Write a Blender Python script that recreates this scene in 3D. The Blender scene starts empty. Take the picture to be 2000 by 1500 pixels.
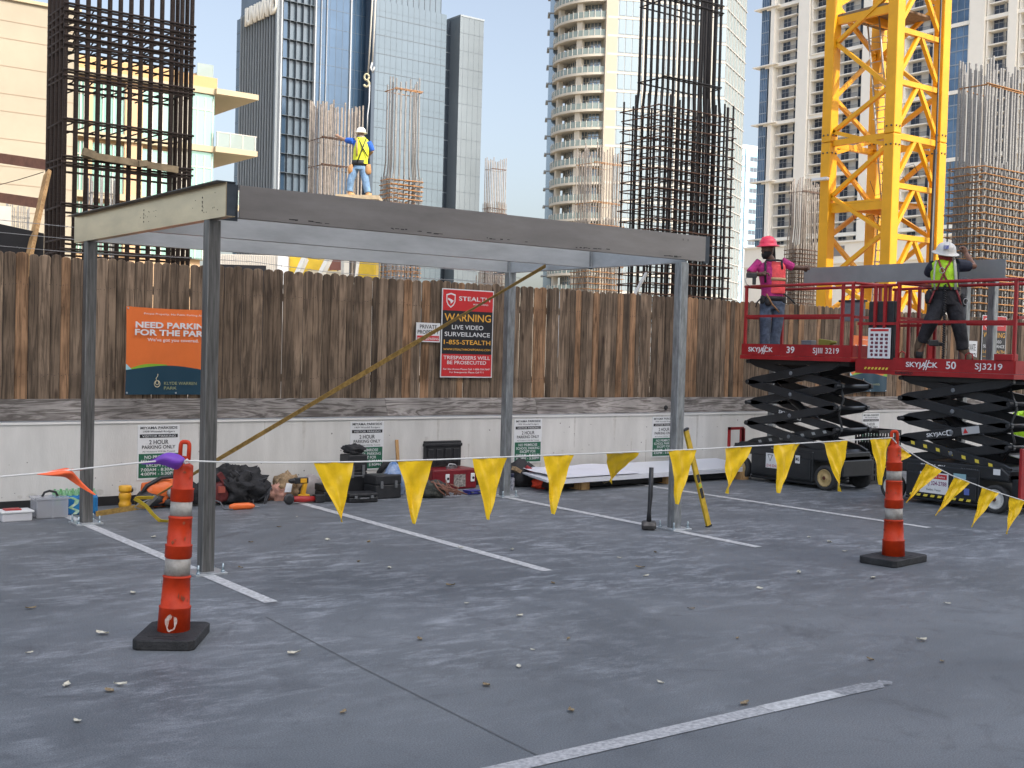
import bpy, math, random
import numpy as np
from mathutils import Vector, Matrix, noise as mnoise
R_ = math.radians
random.seed(7)
S = bpy.context.scene
COL = S.collection

# ---------------------------------------------------------------- camera, sky, sun, exposure
CAMH = 1.8
FPX, YAW, PITCH, ROLL = 2355.35, 0.644274, -0.0283719, 0.0269215   # focal length in photo pixels (2000 wide)
FW = Vector((math.sin(YAW)*math.cos(PITCH), math.cos(YAW)*math.cos(PITCH), math.sin(PITCH)))
_r0 = Vector((math.cos(YAW), -math.sin(YAW), 0)); _u0 = _r0.cross(FW)
RT = math.cos(ROLL)*_r0 + math.sin(ROLL)*_u0
UP = -math.sin(ROLL)*_r0 + math.cos(ROLL)*_u0
cam_d = bpy.data.cameras.new('camera'); cam = bpy.data.objects.new('camera', cam_d); COL.objects.link(cam)
cam_d.sensor_width = 36; cam_d.lens = FPX/2000*36; cam_d.clip_end = 3000; cam_d.clip_start = 0.05
m = Matrix.Identity(4)
for i in range(3):
    m[i][0], m[i][1], m[i][2] = RT[i], UP[i], -FW[i]
m[2][3] = CAMH
cam.matrix_world = m
S.camera = cam
SUN_EL = R_(42); SUN_DIR = Vector((0.20, -0.98, 0)).normalized()
W = bpy.data.worlds.new('World'); S.world = W; W.use_nodes = True
nt = W.node_tree; bg = nt.nodes['Background']
sky = nt.nodes.new('ShaderNodeTexSky'); sky.sky_type = 'NISHITA'; sky.sun_disc = False
sky.sun_elevation = SUN_EL; sky.sun_rotation = math.atan2(SUN_DIR.x, SUN_DIR.y)
sky.air_density = 1.0; sky.dust_density = 4.0; sky.ozone_density = 1.0
# sky brightness shaped by direction: added gain overhead and sunward, dimmed to the north
def wn(kind, **kw):
    n = nt.nodes.new(kind)
    for k, v in kw.items(): setattr(n, k, v)
    return n
wtc = wn('ShaderNodeTexCoord'); wsep = wn('ShaderNodeSeparateXYZ'); nt.links.new(wtc.outputs['Generated'], wsep.inputs[0])
wmr = wn('ShaderNodeMapRange', interpolation_type='SMOOTHSTEP'); wmr.inputs['From Min'].default_value = .15; wmr.inputs['From Max'].default_value = .62; wmr.inputs['To Min'].default_value = 1.25; wmr.inputs['To Max'].default_value = .72
nt.links.new(wsep.outputs['Y'], wmr.inputs['Value'])
wmx = wn('ShaderNodeMix', data_type='RGBA', blend_type='MULTIPLY'); wmx.inputs[0].default_value = 1
wti = wn('ShaderNodeMix', data_type='RGBA', blend_type='MULTIPLY'); wti.inputs[0].default_value = 1; wti.inputs['B'].default_value = (1.0, .985, .97, 1)
nt.links.new(sky.outputs[0], wmx.inputs['A']); nt.links.new(wmr.outputs[0], wmx.inputs['B']); nt.links.new(wmx.outputs['Result'], wti.inputs['A'])
whs = wn('ShaderNodeHueSaturation'); whs.inputs['Saturation'].default_value = .70
nt.links.new(wti.outputs['Result'], whs.inputs['Color']); nt.links.new(whs.outputs[0], bg.inputs[0]); bg.inputs[1].default_value = 0.15
sl = bpy.data.lights.new('sun', 'SUN'); sl.energy = 2.0; sl.angle = R_(0.5); sl.color = (1, 0.94, 0.84)
so = bpy.data.objects.new('sun', sl); COL.objects.link(so)
sd = Vector((SUN_DIR.x*math.cos(SUN_EL), SUN_DIR.y*math.cos(SUN_EL), math.sin(SUN_EL)))
so.rotation_euler = sd.to_track_quat('Z', 'Y').to_euler(); so.location = (0, -40, 60)
S.view_settings.view_transform = 'Standard'; S.view_settings.look = 'None'
S.view_settings.exposure = 1.22; S.view_settings.gamma = 1
S.cycles.max_bounces = 8

def ray(px, py): return FW + RT*((px-1000)/FPX) - UP*((py-750)/FPX)
def on(px, py, **k):
    """the world point where the sight line through a photo pixel meets a plane x=, y=, z= or depth Z="""
    d = ray(px, py); (a, v), = k.items(); o = Vector((0, 0, CAMH))
    if a == 'Z': return o + d*v
    i = 'xyz'.index(a); return o + d*((v-o[i])/d[i])
def inframe(P):
    d = Vector(P)-Vector((0, 0, CAMH)); z = d.dot(FW)
    if z <= 0: return False
    return abs(FPX*d.dot(RT)/z) < 1000 and abs(FPX*d.dot(UP)/z) < 750

# ---------------------------------------------------------------- materials
MATS = {}
def mat(name, col, rough=0.6, metal=0.0, var=0.0, vscale=8.0, stretch=(1,1,1), bump=0.0, bscale=None, col2=None, spec=0.5, coat=0, alpha=1.0, trans=0.0, obj=True):
    if name in MATS: return MATS[name]
    M = bpy.data.materials.new(name); M.use_nodes = True; t = M.node_tree; b = t.nodes['Principled BSDF']
    b.inputs['Base Color'].default_value = (*col, 1); b.inputs['Roughness'].default_value = rough
    b.inputs['Metallic'].default_value = metal; b.inputs['Specular IOR Level'].default_value = spec
    b.inputs['Coat Weight'].default_value = coat; b.inputs['Alpha'].default_value = alpha
    b.inputs['Transmission Weight'].default_value = trans
    if var or bump or col2:
        tc = t.nodes.new('ShaderNodeTexCoord'); mp = t.nodes.new('ShaderNodeMapping')
        mp.inputs['Scale'].default_value = stretch
        t.links.new(tc.outputs['Object'], mp.inputs[0])
        n = t.nodes.new('ShaderNodeTexNoise'); n.inputs['Scale'].default_value = vscale; n.inputs['Detail'].default_value = 6; n.inputs['Roughness'].default_value = .62
        t.links.new(mp.outputs[0], n.inputs['Vector'])
        cr = t.nodes.new('ShaderNodeValToRGB'); cr.color_ramp.elements[0].position = .32; cr.color_ramp.elements[1].position = .68
        c2 = col2 if col2 else tuple(min(1, c*(1+var)) for c in col)
        c1 = col if col2 else tuple(c*(1-var) for c in col)
        cr.color_ramp.elements[0].color = (*c1, 1); cr.color_ramp.elements[1].color = (*c2, 1)
        t.links.new(n.outputs[0], cr.inputs[0]); t.links.new(cr.outputs[0], b.inputs['Base Color'])
        if bump:
            n2 = t.nodes.new('ShaderNodeTexNoise'); n2.inputs['Scale'].default_value = bscale or vscale*4; n2.inputs['Detail'].default_value = 5
            t.links.new(mp.outputs[0], n2.inputs['Vector'])
            bp = t.nodes.new('ShaderNodeBump'); bp.inputs['Strength'].default_value = bump; bp.inputs['Distance'].default_value = .02
            t.links.new(n2.outputs[0], bp.inputs['Height']); t.links.new(bp.outputs[0], b.inputs['Normal'])
    MATS[name] = M
    return M

# ---------------------------------------------------------------- mesh helpers
ORG = {}
class MB:
    def __init__(s): s.v = []; s.f = []; s.sm = []; s.tint = None
    def add(s, vs, fs, smooth=False):
        o = len(s.v); s.v += [tuple(v) for v in vs]; s.f += [tuple(i+o for i in f) for f in fs]; s.sm += [smooth]*len(fs); return s
    def box(s, x0, x1, y0, y1, z0, z1):
        return s.add([(x, y, z) for z in (z0, z1) for y in (y0, y1) for x in (x0, x1)],
                     [(0,2,3,1),(4,5,7,6),(0,1,5,4),(2,6,7,3),(0,4,6,2),(1,3,7,5)])
    def fbox(s, fr, a0, a1, z0, z1, d0, d1):
        O, t, n = fr
        if t.cross(n).z < 0: a0, a1, t, O = -a1, -a0, -t, O
        return s.add([O+t*a+n*d+Vector((0,0,z)) for z in (z0,z1) for d in (d0,d1) for a in (a0,a1)],
                     [(0,2,3,1),(4,5,7,6),(0,1,5,4),(2,6,7,3),(0,4,6,2),(1,3,7,5)])
    def obox(s, c, ax, ay, az, sx, sy, sz):
        c = Vector(c); ax, ay, az = Vector(ax)*sx/2, Vector(ay)*sy/2, Vector(az)*sz/2
        return s.add([c+ax*i+ay*j+az*k for k in (-1,1) for j in (-1,1) for i in (-1,1)],
                     [(0,2,3,1),(4,5,7,6),(0,1,5,4),(2,6,7,3),(0,4,6,2),(1,3,7,5)])
    def rbox(s, cx, cy, cz, sx, sy, sz, rz=0, rx=0, ry=0):
        M = Matrix.Rotation(rz,3,'Z') @ Matrix.Rotation(ry,3,'Y') @ Matrix.Rotation(rx,3,'X')
        return s.obox((cx,cy,cz), M.col[0], M.col[1], M.col[2], sx, sy, sz)
    def bar(s, p0, p1, w, h, up=(0,0,1)):
        p0, p1 = Vector(p0), Vector(p1); d = (p1-p0); L = d.length; d.normalize(); u = Vector(up)
        if abs(d.dot(u)) > .99: u = Vector((0,1,0))
        sd = d.cross(u).normalized(); u = sd.cross(d)
        return s.obox((p0+p1)/2, sd, d, u, w, L, h)
    def tube(s, pts, r, n=8, cap=True, smooth=True):
        pts = [Vector(p) for p in pts]; k = len(pts); rs = r if isinstance(r, (list, tuple)) else [r]*k
        vs = []; prev = None
        for i, p in enumerate(pts):
            d = (pts[min(i+1,k-1)]-pts[max(i-1,0)]).normalized()
            if prev is None:
                a = Vector((1,0,0)) if abs(d.x) < .9 else Vector((0,1,0)); a = (a-d*a.dot(d)).normalized()
            else:
                a = (prev-d*prev.dot(d)).normalized()
            prev = a; b = d.cross(a)
            vs += [p+(a*math.cos(2*math.pi*j/n)+b*math.sin(2*math.pi*j/n))*rs[i] for j in range(n)]
        fs = [(i*n+j, i*n+(j+1)%n, (i+1)*n+(j+1)%n, (i+1)*n+j) for i in range(k-1) for j in range(n)]
        o = len(s.v); s.add(vs, fs, smooth)
        if cap:
            s.f += [tuple(o+j for j in reversed(range(n))), tuple(o+(k-1)*n+j for j in range(n))]; s.sm += [False, False]
        return s
    def cyl(s, p0, p1, r, n=16, r2=None): return s.tube([p0, p1], [r, r if r2 is None else r2], n)
    def lathe(s, c, prof, n=24, ax=None, smooth=True):
        """profile of (radius, height) around c, axis ax"""
        c = Vector(c); az = Vector(ax or (0,0,1)).normalized(); a = Vector((1,0,0)) if abs(az.x) < .9 else Vector((0,1,0))
        a = (a-az*a.dot(az)).normalized(); b = az.cross(a); vs = []
        for r, z in prof: vs += [c+az*z+(a*math.cos(2*math.pi*j/n)+b*math.sin(2*math.pi*j/n))*r for j in range(n)]
        fs = [(i*n+j, i*n+(j+1)%n, (i+1)*n+(j+1)%n, (i+1)*n+j) for i in range(len(prof)-1) for j in range(n)]
        o = len(s.v); s.add(vs, fs, smooth); k = len(prof)
        s.f += [tuple(o+j for j in reversed(range(n))), tuple(o+(k-1)*n+j for j in range(n))]; s.sm += [False, False]
        return s
    def blob(s, c, rx, ry, rz, amp=.15, seed=0, freq=2.0, nu=24, nv=14, rotz=0, flat=True):
        c = Vector(c); vs = []
        for i in range(nv+1):
            th = math.pi*i/nv
            for j in range(nu):
                ph = 2*math.pi*j/nu; d = Vector((math.sin(th)*math.cos(ph), math.sin(th)*math.sin(ph), math.cos(th)))
                k = 1+amp*mnoise.fractal(d*freq+Vector((seed*7.3, seed, 0)), 1.0, 2.0, 4)
                p = Vector((d.x*rx*k, d.y*ry*k, d.z*rz*k))
                if flat and p.z < -rz*.75: p.z = -rz*.75
                p = Matrix.Rotation(rotz,3,'Z') @ p; vs.append(c+p)
        return s.add(vs, [(i*nu+j, (i+1)*nu+j, (i+1)*nu+(j+1)%nu, i*nu+(j+1)%nu) for i in range(nv) for j in range(nu)], True)
    def prism(s, pts, ext):
        ext = Vector(ext); n = len(pts); p = [Vector(q) for q in pts]
        return s.add(p+[q+ext for q in p], [tuple(reversed(range(n))), tuple(range(n, 2*n))]+[(i, (i+1)%n, n+(i+1)%n, n+i) for i in range(n)])
    def quad(s, a, b, c, d): return s.add([a, b, c, d], [(0,1,2,3)])
    def grid(s, fn, nu, nv, smooth=True):
        vs = [fn(i/nu, j/nv) for j in range(nv+1) for i in range(nu+1)]
        return s.add(vs, [(j*(nu+1)+i, j*(nu+1)+i+1, (j+1)*(nu+1)+i+1, (j+1)*(nu+1)+i) for j in range(nv) for i in range(nu)], smooth)
    def mesh(s, name, m, org=(0,0,0)):
        me = bpy.data.meshes.new(name); o = Vector(org)
        me.from_pydata([tuple(Vector(v)-o) for v in s.v], [], s.f)
        me.polygons.foreach_set('use_smooth', s.sm)
        if m: me.materials.append(m)
        if s.tint is not None:
            at = me.attributes.new('tint', 'FLOAT', 'FACE'); at.data.foreach_set('value', s.tint)
        me.update(); return me
    def build(s, name, m, parent=None, org=None, bevel=0.0):
        if parent is not None: org = ORG[parent.name]
        elif org is None: org = Vector((0,0,0))
        o = bpy.data.objects.new(name, s.mesh(name, m, org)); COL.objects.link(o)
        if parent is not None: o.parent = parent
        else: o.location = org
        ORG[o.name] = Vector(org)
        if bevel:
            b = o.modifiers.new('bevel', 'BEVEL'); b.width = bevel; b.segments = 2; b.limit_method = 'ANGLE'; b.angle_limit = R_(40)
        return o
def tag(o, label=None, cat=None, group=None, kind=None):
    if label: o['label'] = label
    if cat: o['category'] = cat
    if group: o['group'] = group
    if kind: o['kind'] = kind
    return o
def thing(name, label, cat, loc=(0,0,0), group=None):
    o = bpy.data.objects.new(name, None); COL.objects.link(o); o.location = loc; o.empty_display_size = .2
    ORG[o.name] = Vector(loc); return tag(o, label, cat, group)
def copy_tree(o, parent=None):
    c = o.copy(); COL.objects.link(c); c.parent = parent
    for ch in list(o.children): copy_tree(ch, c)
    return c
WALLF = (Vector((1,0,0)), Vector((0,0,1)), Vector((0,-1,0)))     # lettering on a face that looks towards -Y
SIDEF = (Vector((0,-1,0)), Vector((0,0,1)), Vector((-1,0,0)))    # lettering on a face that looks towards -X
def text(name, s, at, h, m, parent, fr=WALLF, w=None, align='CENTER', bold=0.0, off=.002, lines=1.0):
    """lettering: cap height h, squeezed or stretched to width w"""
    cu = bpy.data.curves.new(name, 'FONT'); cu.body = s; cu.size = 1; cu.align_x = align; cu.space_line = lines; cu.offset = bold; cu.resolution_u = 3
    o = bpy.data.objects.new(name, cu); COL.objects.link(o)
    dg = bpy.context.evaluated_depsgraph_get(); me = bpy.data.meshes.new_from_object(o.evaluated_get(dg))
    bpy.data.objects.remove(o); bpy.data.curves.remove(cu)
    xs = [v.co.x for v in me.vertices]; ys = [v.co.y for v in me.vertices]
    k = h/.70; kx = k
    if w: kx = w/max(1e-6, max(xs)-min(xs))
    ox = (max(xs)+min(xs))/2 if align == 'CENTER' else (min(xs) if align == 'LEFT' else max(xs))
    org = ORG[parent.name]; at = Vector(at)
    for v in me.vertices:
        x, y = (v.co.x-ox)*kx, (v.co.y)*k
        v.co = at + fr[0]*x + fr[1]*y + fr[2]*off - org
    me.materials.clear(); me.materials.append(m); me.update()
    ob = bpy.data.objects.new(name, me); COL.objects.link(ob); ob.parent = parent; ORG[ob.name] = org
    return ob
def many(name, proto, m, spots, parent, limit=100, label=None):
    """many equal parts of one thing: up to 100 as parts of their own, the rest as one 'stuff' part"""
    org = ORG[parent.name]; me = proto.mesh(name, m); spots = sorted(spots, key=lambda p: (not inframe(p), Vector(p).length))
    vis = [p for p in spots if inframe(p)][:limit]; rest = spots[len(vis):]
    for p in vis:
        o = bpy.data.objects.new(name, me); COL.objects.link(o); o.parent = parent; o.location = Vector(p)-org; ORG[o.name] = org
    if rest:
        b = MB()
        for p in rest: b.add([Vector(v)+Vector(p) for v in proto.v], proto.f)
        o = b.build(name, m, parent); o['kind'] = 'stuff'
# ---------------------------------------------------------------- special materials of the deck and the fence
def nd(t, kind, **kw):
    n = t.nodes.new(kind)
    for k, v in kw.items():
        if k in n.inputs: n.inputs[k].default_value = v
        else: setattr(n, k, v)
    return n
def deck_material():
    M = bpy.data.materials.new('deck_coating'); M.use_nodes = True; t = M.node_tree; b = t.nodes['Principled BSDF']; L = t.links.new
    tc = nd(t, 'ShaderNodeTexCoord')
    mp = nd(t, 'ShaderNodeMapping'); mp.inputs['Rotation'].default_value = (0,0,R_(37)); mp.inputs['Scale'].default_value = (1.0, 2.6, 1); L(tc.outputs['Object'], mp.inputs[0])
    big = nd(t, 'ShaderNodeTexNoise', Scale=.45, Detail=5.0, Roughness=.6, Distortion=.6); L(tc.outputs['Object'], big.inputs['Vector'])
    smear = nd(t, 'ShaderNodeTexNoise', Scale=2.6, Detail=10.0, Roughness=.78, Distortion=.35); L(mp.outputs[0], smear.inputs['Vector'])
    swirl = nd(t, 'ShaderNodeTexNoise', Scale=1.1, Detail=9.0, Roughness=.72, Distortion=2.6); L(tc.outputs['Object'], swirl.inputs['Vector'])
    grit = nd(t, 'ShaderNodeTexNoise', Scale=130.0, Detail=3.0); L(tc.outputs['Object'], grit.inputs['Vector'])
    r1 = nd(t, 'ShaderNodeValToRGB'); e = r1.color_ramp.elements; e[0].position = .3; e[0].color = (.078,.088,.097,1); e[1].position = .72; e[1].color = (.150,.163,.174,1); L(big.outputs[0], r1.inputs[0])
    r2 = nd(t, 'ShaderNodeValToRGB'); e = r2.color_ramp.elements; e[0].position = .47; e[0].color = (0,0,0,1); e[1].position = .64; e[1].color = (1,1,1,1); L(smear.outputs[0], r2.inputs[0])
    r3 = nd(t, 'ShaderNodeValToRGB'); e = r3.color_ramp.elements; e[0].position = .25; e[0].color = (1,1,1,1); e[1].position = .46; e[1].color = (0,0,0,1); L(swirl.outputs[0], r3.inputs[0])
    # pale smears grow stronger with Y, leaving the deck darker towards the camera
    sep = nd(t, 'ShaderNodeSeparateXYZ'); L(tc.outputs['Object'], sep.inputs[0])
    far_pale = nd(t, 'ShaderNodeMapRange'); far_pale.inputs['From Min'].default_value = 5.0; far_pale.inputs['From Max'].default_value = 9.0; far_pale.inputs['To Min'].default_value = .05; far_pale.inputs['To Max'].default_value = .72
    wn = nd(t, 'ShaderNodeMath', operation='MULTIPLY_ADD'); wn.inputs[1].default_value = 3.0; L(swirl.outputs[0], wn.inputs[0]); L(sep.outputs['Y'], wn.inputs[2]); L(wn.outputs[0], far_pale.inputs['Value'])
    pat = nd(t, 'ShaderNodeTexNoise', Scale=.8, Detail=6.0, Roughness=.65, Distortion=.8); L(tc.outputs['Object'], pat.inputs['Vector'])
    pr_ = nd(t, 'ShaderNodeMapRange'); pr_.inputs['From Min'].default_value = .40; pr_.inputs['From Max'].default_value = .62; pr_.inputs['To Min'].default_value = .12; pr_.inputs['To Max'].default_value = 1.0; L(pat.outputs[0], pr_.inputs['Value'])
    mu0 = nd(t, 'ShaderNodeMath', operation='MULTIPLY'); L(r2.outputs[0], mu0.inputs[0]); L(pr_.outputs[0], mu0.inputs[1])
    mu = nd(t, 'ShaderNodeMath', operation='MULTIPLY'); L(mu0.outputs[0], mu.inputs[0]); L(far_pale.outputs[0], mu.inputs[1])
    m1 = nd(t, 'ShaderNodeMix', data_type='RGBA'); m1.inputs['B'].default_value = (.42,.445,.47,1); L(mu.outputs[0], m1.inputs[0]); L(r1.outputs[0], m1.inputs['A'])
    m2 = nd(t, 'ShaderNodeMix', data_type='RGBA'); m2.inputs['B'].default_value = (.05,.052,.058,1)
    mu2 = nd(t, 'ShaderNodeMath', operation='MULTIPLY'); mu2.inputs[1].default_value = .75; L(r3.outputs[0], mu2.inputs[0]); L(mu2.outputs[0], m2.inputs[0]); L(m1.outputs['Result'], m2.inputs['A'])
    g = nd(t, 'ShaderNodeMapRange'); g.inputs['From Min'].default_value = .3; g.inputs['From Max'].default_value = .7; g.inputs['To Min'].default_value = .60; g.inputs['To Max'].default_value = 1.40; L(grit.outputs[0], g.inputs['Value'])
    m3 = nd(t, 'ShaderNodeMix', data_type='RGBA', blend_type='MULTIPLY'); m3.inputs[0].default_value = 1; L(m2.outputs['Result'], m3.inputs['A']); L(g.outputs[0], m3.inputs['B'])
    L(m3.outputs['Result'], b.inputs['Base Color'])
    rr = nd(t, 'ShaderNodeMapRange'); rr.inputs['To Min'].default_value = .42; rr.inputs['To Max'].default_value = .7; L(smear.outputs[0], rr.inputs['Value']); L(rr.outputs[0], b.inputs['Roughness'])
    bp = nd(t, 'ShaderNodeBump', Strength=.18, Distance=.004); L(grit.outputs[0], bp.inputs['Height']); L(bp.outputs[0], b.inputs['Normal'])
    return M
def wood_material(name, dark, light, grain=(14,14,.9), tintamt=.55, knots=True, rough=.85, rings=13):
    M = bpy.data.materials.new(name); M.use_nodes = True; t = M.node_tree; b = t.nodes['Principled BSDF']; L = t.links.new
    tc = nd(t, 'ShaderNodeTexCoord'); at = nd(t, 'ShaderNodeAttribute', attribute_name='tint')
    off = nd(t, 'ShaderNodeVectorMath', operation='SCALE'); off.inputs[0].default_value = (37.0, 11.0, 53.0); L(at.outputs['Fac'], off.inputs['Scale'])
    ad = nd(t, 'ShaderNodeVectorMath', operation='ADD'); L(tc.outputs['Object'], ad.inputs[0]); L(off.outputs[0], ad.inputs[1])
    mp = nd(t, 'ShaderNodeMapping'); mp.inputs['Scale'].default_value = grain; L(ad.outputs[0], mp.inputs[0])
    n = nd(t, 'ShaderNodeTexNoise', Scale=1.6, Detail=5.0, Roughness=.6, Distortion=1.2); L(mp.outputs[0], n.inputs['Vector'])
    ring = nd(t, 'ShaderNodeMath', operation='MULTIPLY'); ring.inputs[1].default_value = rings; L(n.outputs[0], ring.inputs[0])
    sn = nd(t, 'ShaderNodeMath', operation='SINE'); L(ring.outputs[0], sn.inputs[0])
    mr = nd(t, 'ShaderNodeMapRange'); mr.inputs['From Min'].default_value = -1; L(sn.outputs[0], mr.inputs['Value'])
    mix = nd(t, 'ShaderNodeMix', data_type='RGBA'); mix.inputs['A'].default_value = (*dark,1); mix.inputs['B'].default_value = (*light,1); L(mr.outputs[0], mix.inputs[0])
    # weather stains
    st = nd(t, 'ShaderNodeTexNoise', Scale=2.2, Detail=4.0); L(ad.outputs[0], st.inputs['Vector'])
    s2 = nd(t, 'ShaderNodeMapRange'); s2.inputs['From Min'].default_value = .3; s2.inputs['From Max'].default_value = .7; s2.inputs['To Min'].default_value = .62; s2.inputs['To Max'].default_value = 1.3; L(st.outputs[0], s2.inputs['Value'])
    tm = nd(t, 'ShaderNodeMapRange'); tm.inputs['To Min'].default_value = 1-tintamt; tm.inputs['To Max'].default_value = 1+tintamt; L(at.outputs['Fac'], tm.inputs['Value'])
    k = nd(t, 'ShaderNodeMath', operation='MULTIPLY'); L(s2.outputs[0], k.inputs[0]); L(tm.outputs[0], k.inputs[1])
    m3 = nd(t, 'ShaderNodeMix', data_type='RGBA', blend_type='MULTIPLY'); m3.inputs[0].default_value = 1; L(mix.outputs['Result'], m3.inputs['A']); L(k.outputs[0], m3.inputs['B'])
    out = m3.outputs['Result']
    if knots:
        vm = nd(t, 'ShaderNodeMapping'); vm.inputs['Scale'].default_value = (4.2, 1, 1.5); L(ad.outputs[0], vm.inputs[0])
        v = nd(t, 'ShaderNodeTexVoronoi', Scale=1.0); L(vm.outputs[0], v.inputs['Vector'])
        kr = nd(t, 'ShaderNodeMapRange'); kr.inputs['From Min'].default_value = .05; kr.inputs['From Max'].default_value = .13; kr.inputs['To Min'].default_value = .75; kr.inputs['To Max'].default_value = 0; L(v.outputs['Distance'], kr.inputs['Value'])
        m4 = nd(t, 'ShaderNodeMix', data_type='RGBA'); m4.inputs['B'].default_value = (.03,.018,.012,1); L(kr.outputs[0], m4.inputs[0]); L(out, m4.inputs['A']); out = m4.outputs['Result']
    # warm planks among the grey ones
    hu = nd(t, 'ShaderNodeMix', data_type='RGBA', blend_type='MULTIPLY'); hu.inputs['B'].default_value = (1.15,.94,.76,1)
    h2 = nd(t, 'ShaderNodeMath', operation='GREATER_THAN'); h2.inputs[1].default_value = .86; L(at.outputs['Fac'], h2.inputs[0]); L(h2.outputs[0], hu.inputs[0]); L(out, hu.inputs['A'])
    L(hu.outputs['Result'], b.inputs['Base Color']); b.inputs['Roughness'].default_value = rough; b.inputs['Specular IOR Level'].default_value = .25
    bp = nd(t, 'ShaderNodeBump', Strength=.35, Distance=.004); L(mr.outputs[0], bp.inputs['Height']); L(bp.outputs[0], b.inputs['Normal'])
    return M
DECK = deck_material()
PICKET = wood_material('weathered_picket', (.088,.064,.045), (.205,.148,.102), tintamt=.42)
PLYW = wood_material('weathered_plywood', (.155,.138,.125), (.40,.37,.345), grain=(.6,2,6.5), tintamt=.25, knots=False, rings=30)
LUMBER = wood_material('new_lumber', (.36,.20,.08), (.50,.31,.14), grain=(14,14,1.0), tintamt=.2, knots=False)
WHITEP = mat('white_wall_paint', (.57,.56,.53), .75, var=.11, vscale=2.4, stretch=(1.6,1,.35), bump=.12, bscale=60)
BLACKB = mat('black_waterproofing', (.012,.012,.013), .6, var=.3, vscale=6)
LINEP = mat('white_line_paint', (.46,.465,.46), .7, var=.30, vscale=26, bump=.2, bscale=200)
LINEW = mat('worn_line_paint', (.24,.245,.25), .7, col2=(.50,.50,.50), vscale=42, bump=.2, bscale=200)
GALV = mat('galvanised_steel', (.30,.315,.32), .42, .75, var=.34, vscale=9, stretch=(3,3,.6), bump=.04, bscale=60)
TUBEST = mat('mill_steel_tube', (.14,.138,.132), .46, .6, var=.40, vscale=9, stretch=(6,6,.35), bump=.05, bscale=40)
PRIMER = mat('grey_steel_beam', (.43,.445,.45), .34, .35, var=.14, vscale=3.5, stretch=(.5,1,2), bump=.03, bscale=30)
DARKST = mat('dark_steel', (.05,.062,.075), .45, .4, var=.3, vscale=6)  # one dark tone for end plates, top flange and bolts
TANST = mat('bare_steel_tan_reflection', (.56,.46,.31), .30, .75, var=.12, vscale=3, stretch=(.6,.6,2), bump=.03, bscale=40)  # tan base colour carries the warm reflection of the sunlit beige building
ZINC = mat('zinc_plate', (.55,.58,.60), .35, .7, var=.15, vscale=12)
MARK = mat('black_marker', (.02,.02,.02), .7)
WHITE = mat('sign_white', (.66,.67,.67), .45)
INK = mat('sign_black', (.012,.013,.016), .45)
GREEN = mat('sign_green', (.015,.11,.06), .45)
RED = mat('sign_red', (.52,.022,.025), .42)
ORANGE = mat('banner_orange', (.72,.16,.03), .5, var=.06, vscale=3)
NAVY = mat('banner_navy', (.008,.045,.075), .5)
LIME = mat('banner_lime', (.22,.42,.03), .5)
GOLD = mat('sign_amber', (.72,.38,.05), .45)
PALEB = mat('banner_pale_blue', (.35,.62,.68), .5)

# ---------------------------------------------------------------- the setting: ground, deck, markings
g = MB(); g.quad((-1500,-1500,-.35), (1500,-1500,-.35), (1500,1500,-.35), (-1500,1500,-.35))
tag(g.build('ground', mat('site_earth', (.30,.25,.19), .9, var=.3, vscale=.3)), kind='structure')
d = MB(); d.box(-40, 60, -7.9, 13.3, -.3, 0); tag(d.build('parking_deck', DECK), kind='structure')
def ground_sheet(name, pts, m, z=.004):
    b = MB(); b.add([(x, y, z) for x, y in pts], [tuple(range(len(pts)))]); return tag(b.build(name, m), kind='structure')
for x, xf in ((3.70, 3.72), (6.16, 6.30), (8.70, 8.79), (11.42, 11.30)):
    w = .052; ground_sheet('parking_line', [(x-w,7.64), (x+w,7.64), (xf+w,12.62), (xf-w,12.62)], LINEP)
ground_sheet('parking_line', [(1.2,4.17), (1.2,4.06), (4.74,4.02), (4.74,4.13)], LINEW)
ground_sheet('parking_line', [(4.745,4.135), (4.745,4.02), (5.3,4.01), (5.3,4.125)], LINEP)
LINEF = mat('nearly_gone_line_paint', (.135,.142,.15), .75, col2=(.34,.345,.35), vscale=34, bump=.2, bscale=200)
ground_sheet('parking_line', [(5.302,4.124), (5.302,4.012), (5.62,4.0), (5.66,4.04), (5.70,4.01), (5.76,4.05), (5.72,4.11), (5.66,4.09), (5.58,4.12)], LINEF)
sl_ = MB()
p = on(520,1205,z=.003); q = on(700,1300,z=.003); r = on(1075,1487,z=.003)
for a, b_ in ((p,q),(q,r)):
    n = (b_-a).cross(Vector((0,0,1))).normalized()*.0045
    sl_.add([a-n, a+n, b_+n, b_-n], [(0,1,2,3)])
tag(sl_.build('deck_joint', mat('joint_sealant', (.105,.11,.113), .8)), kind='structure')

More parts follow.
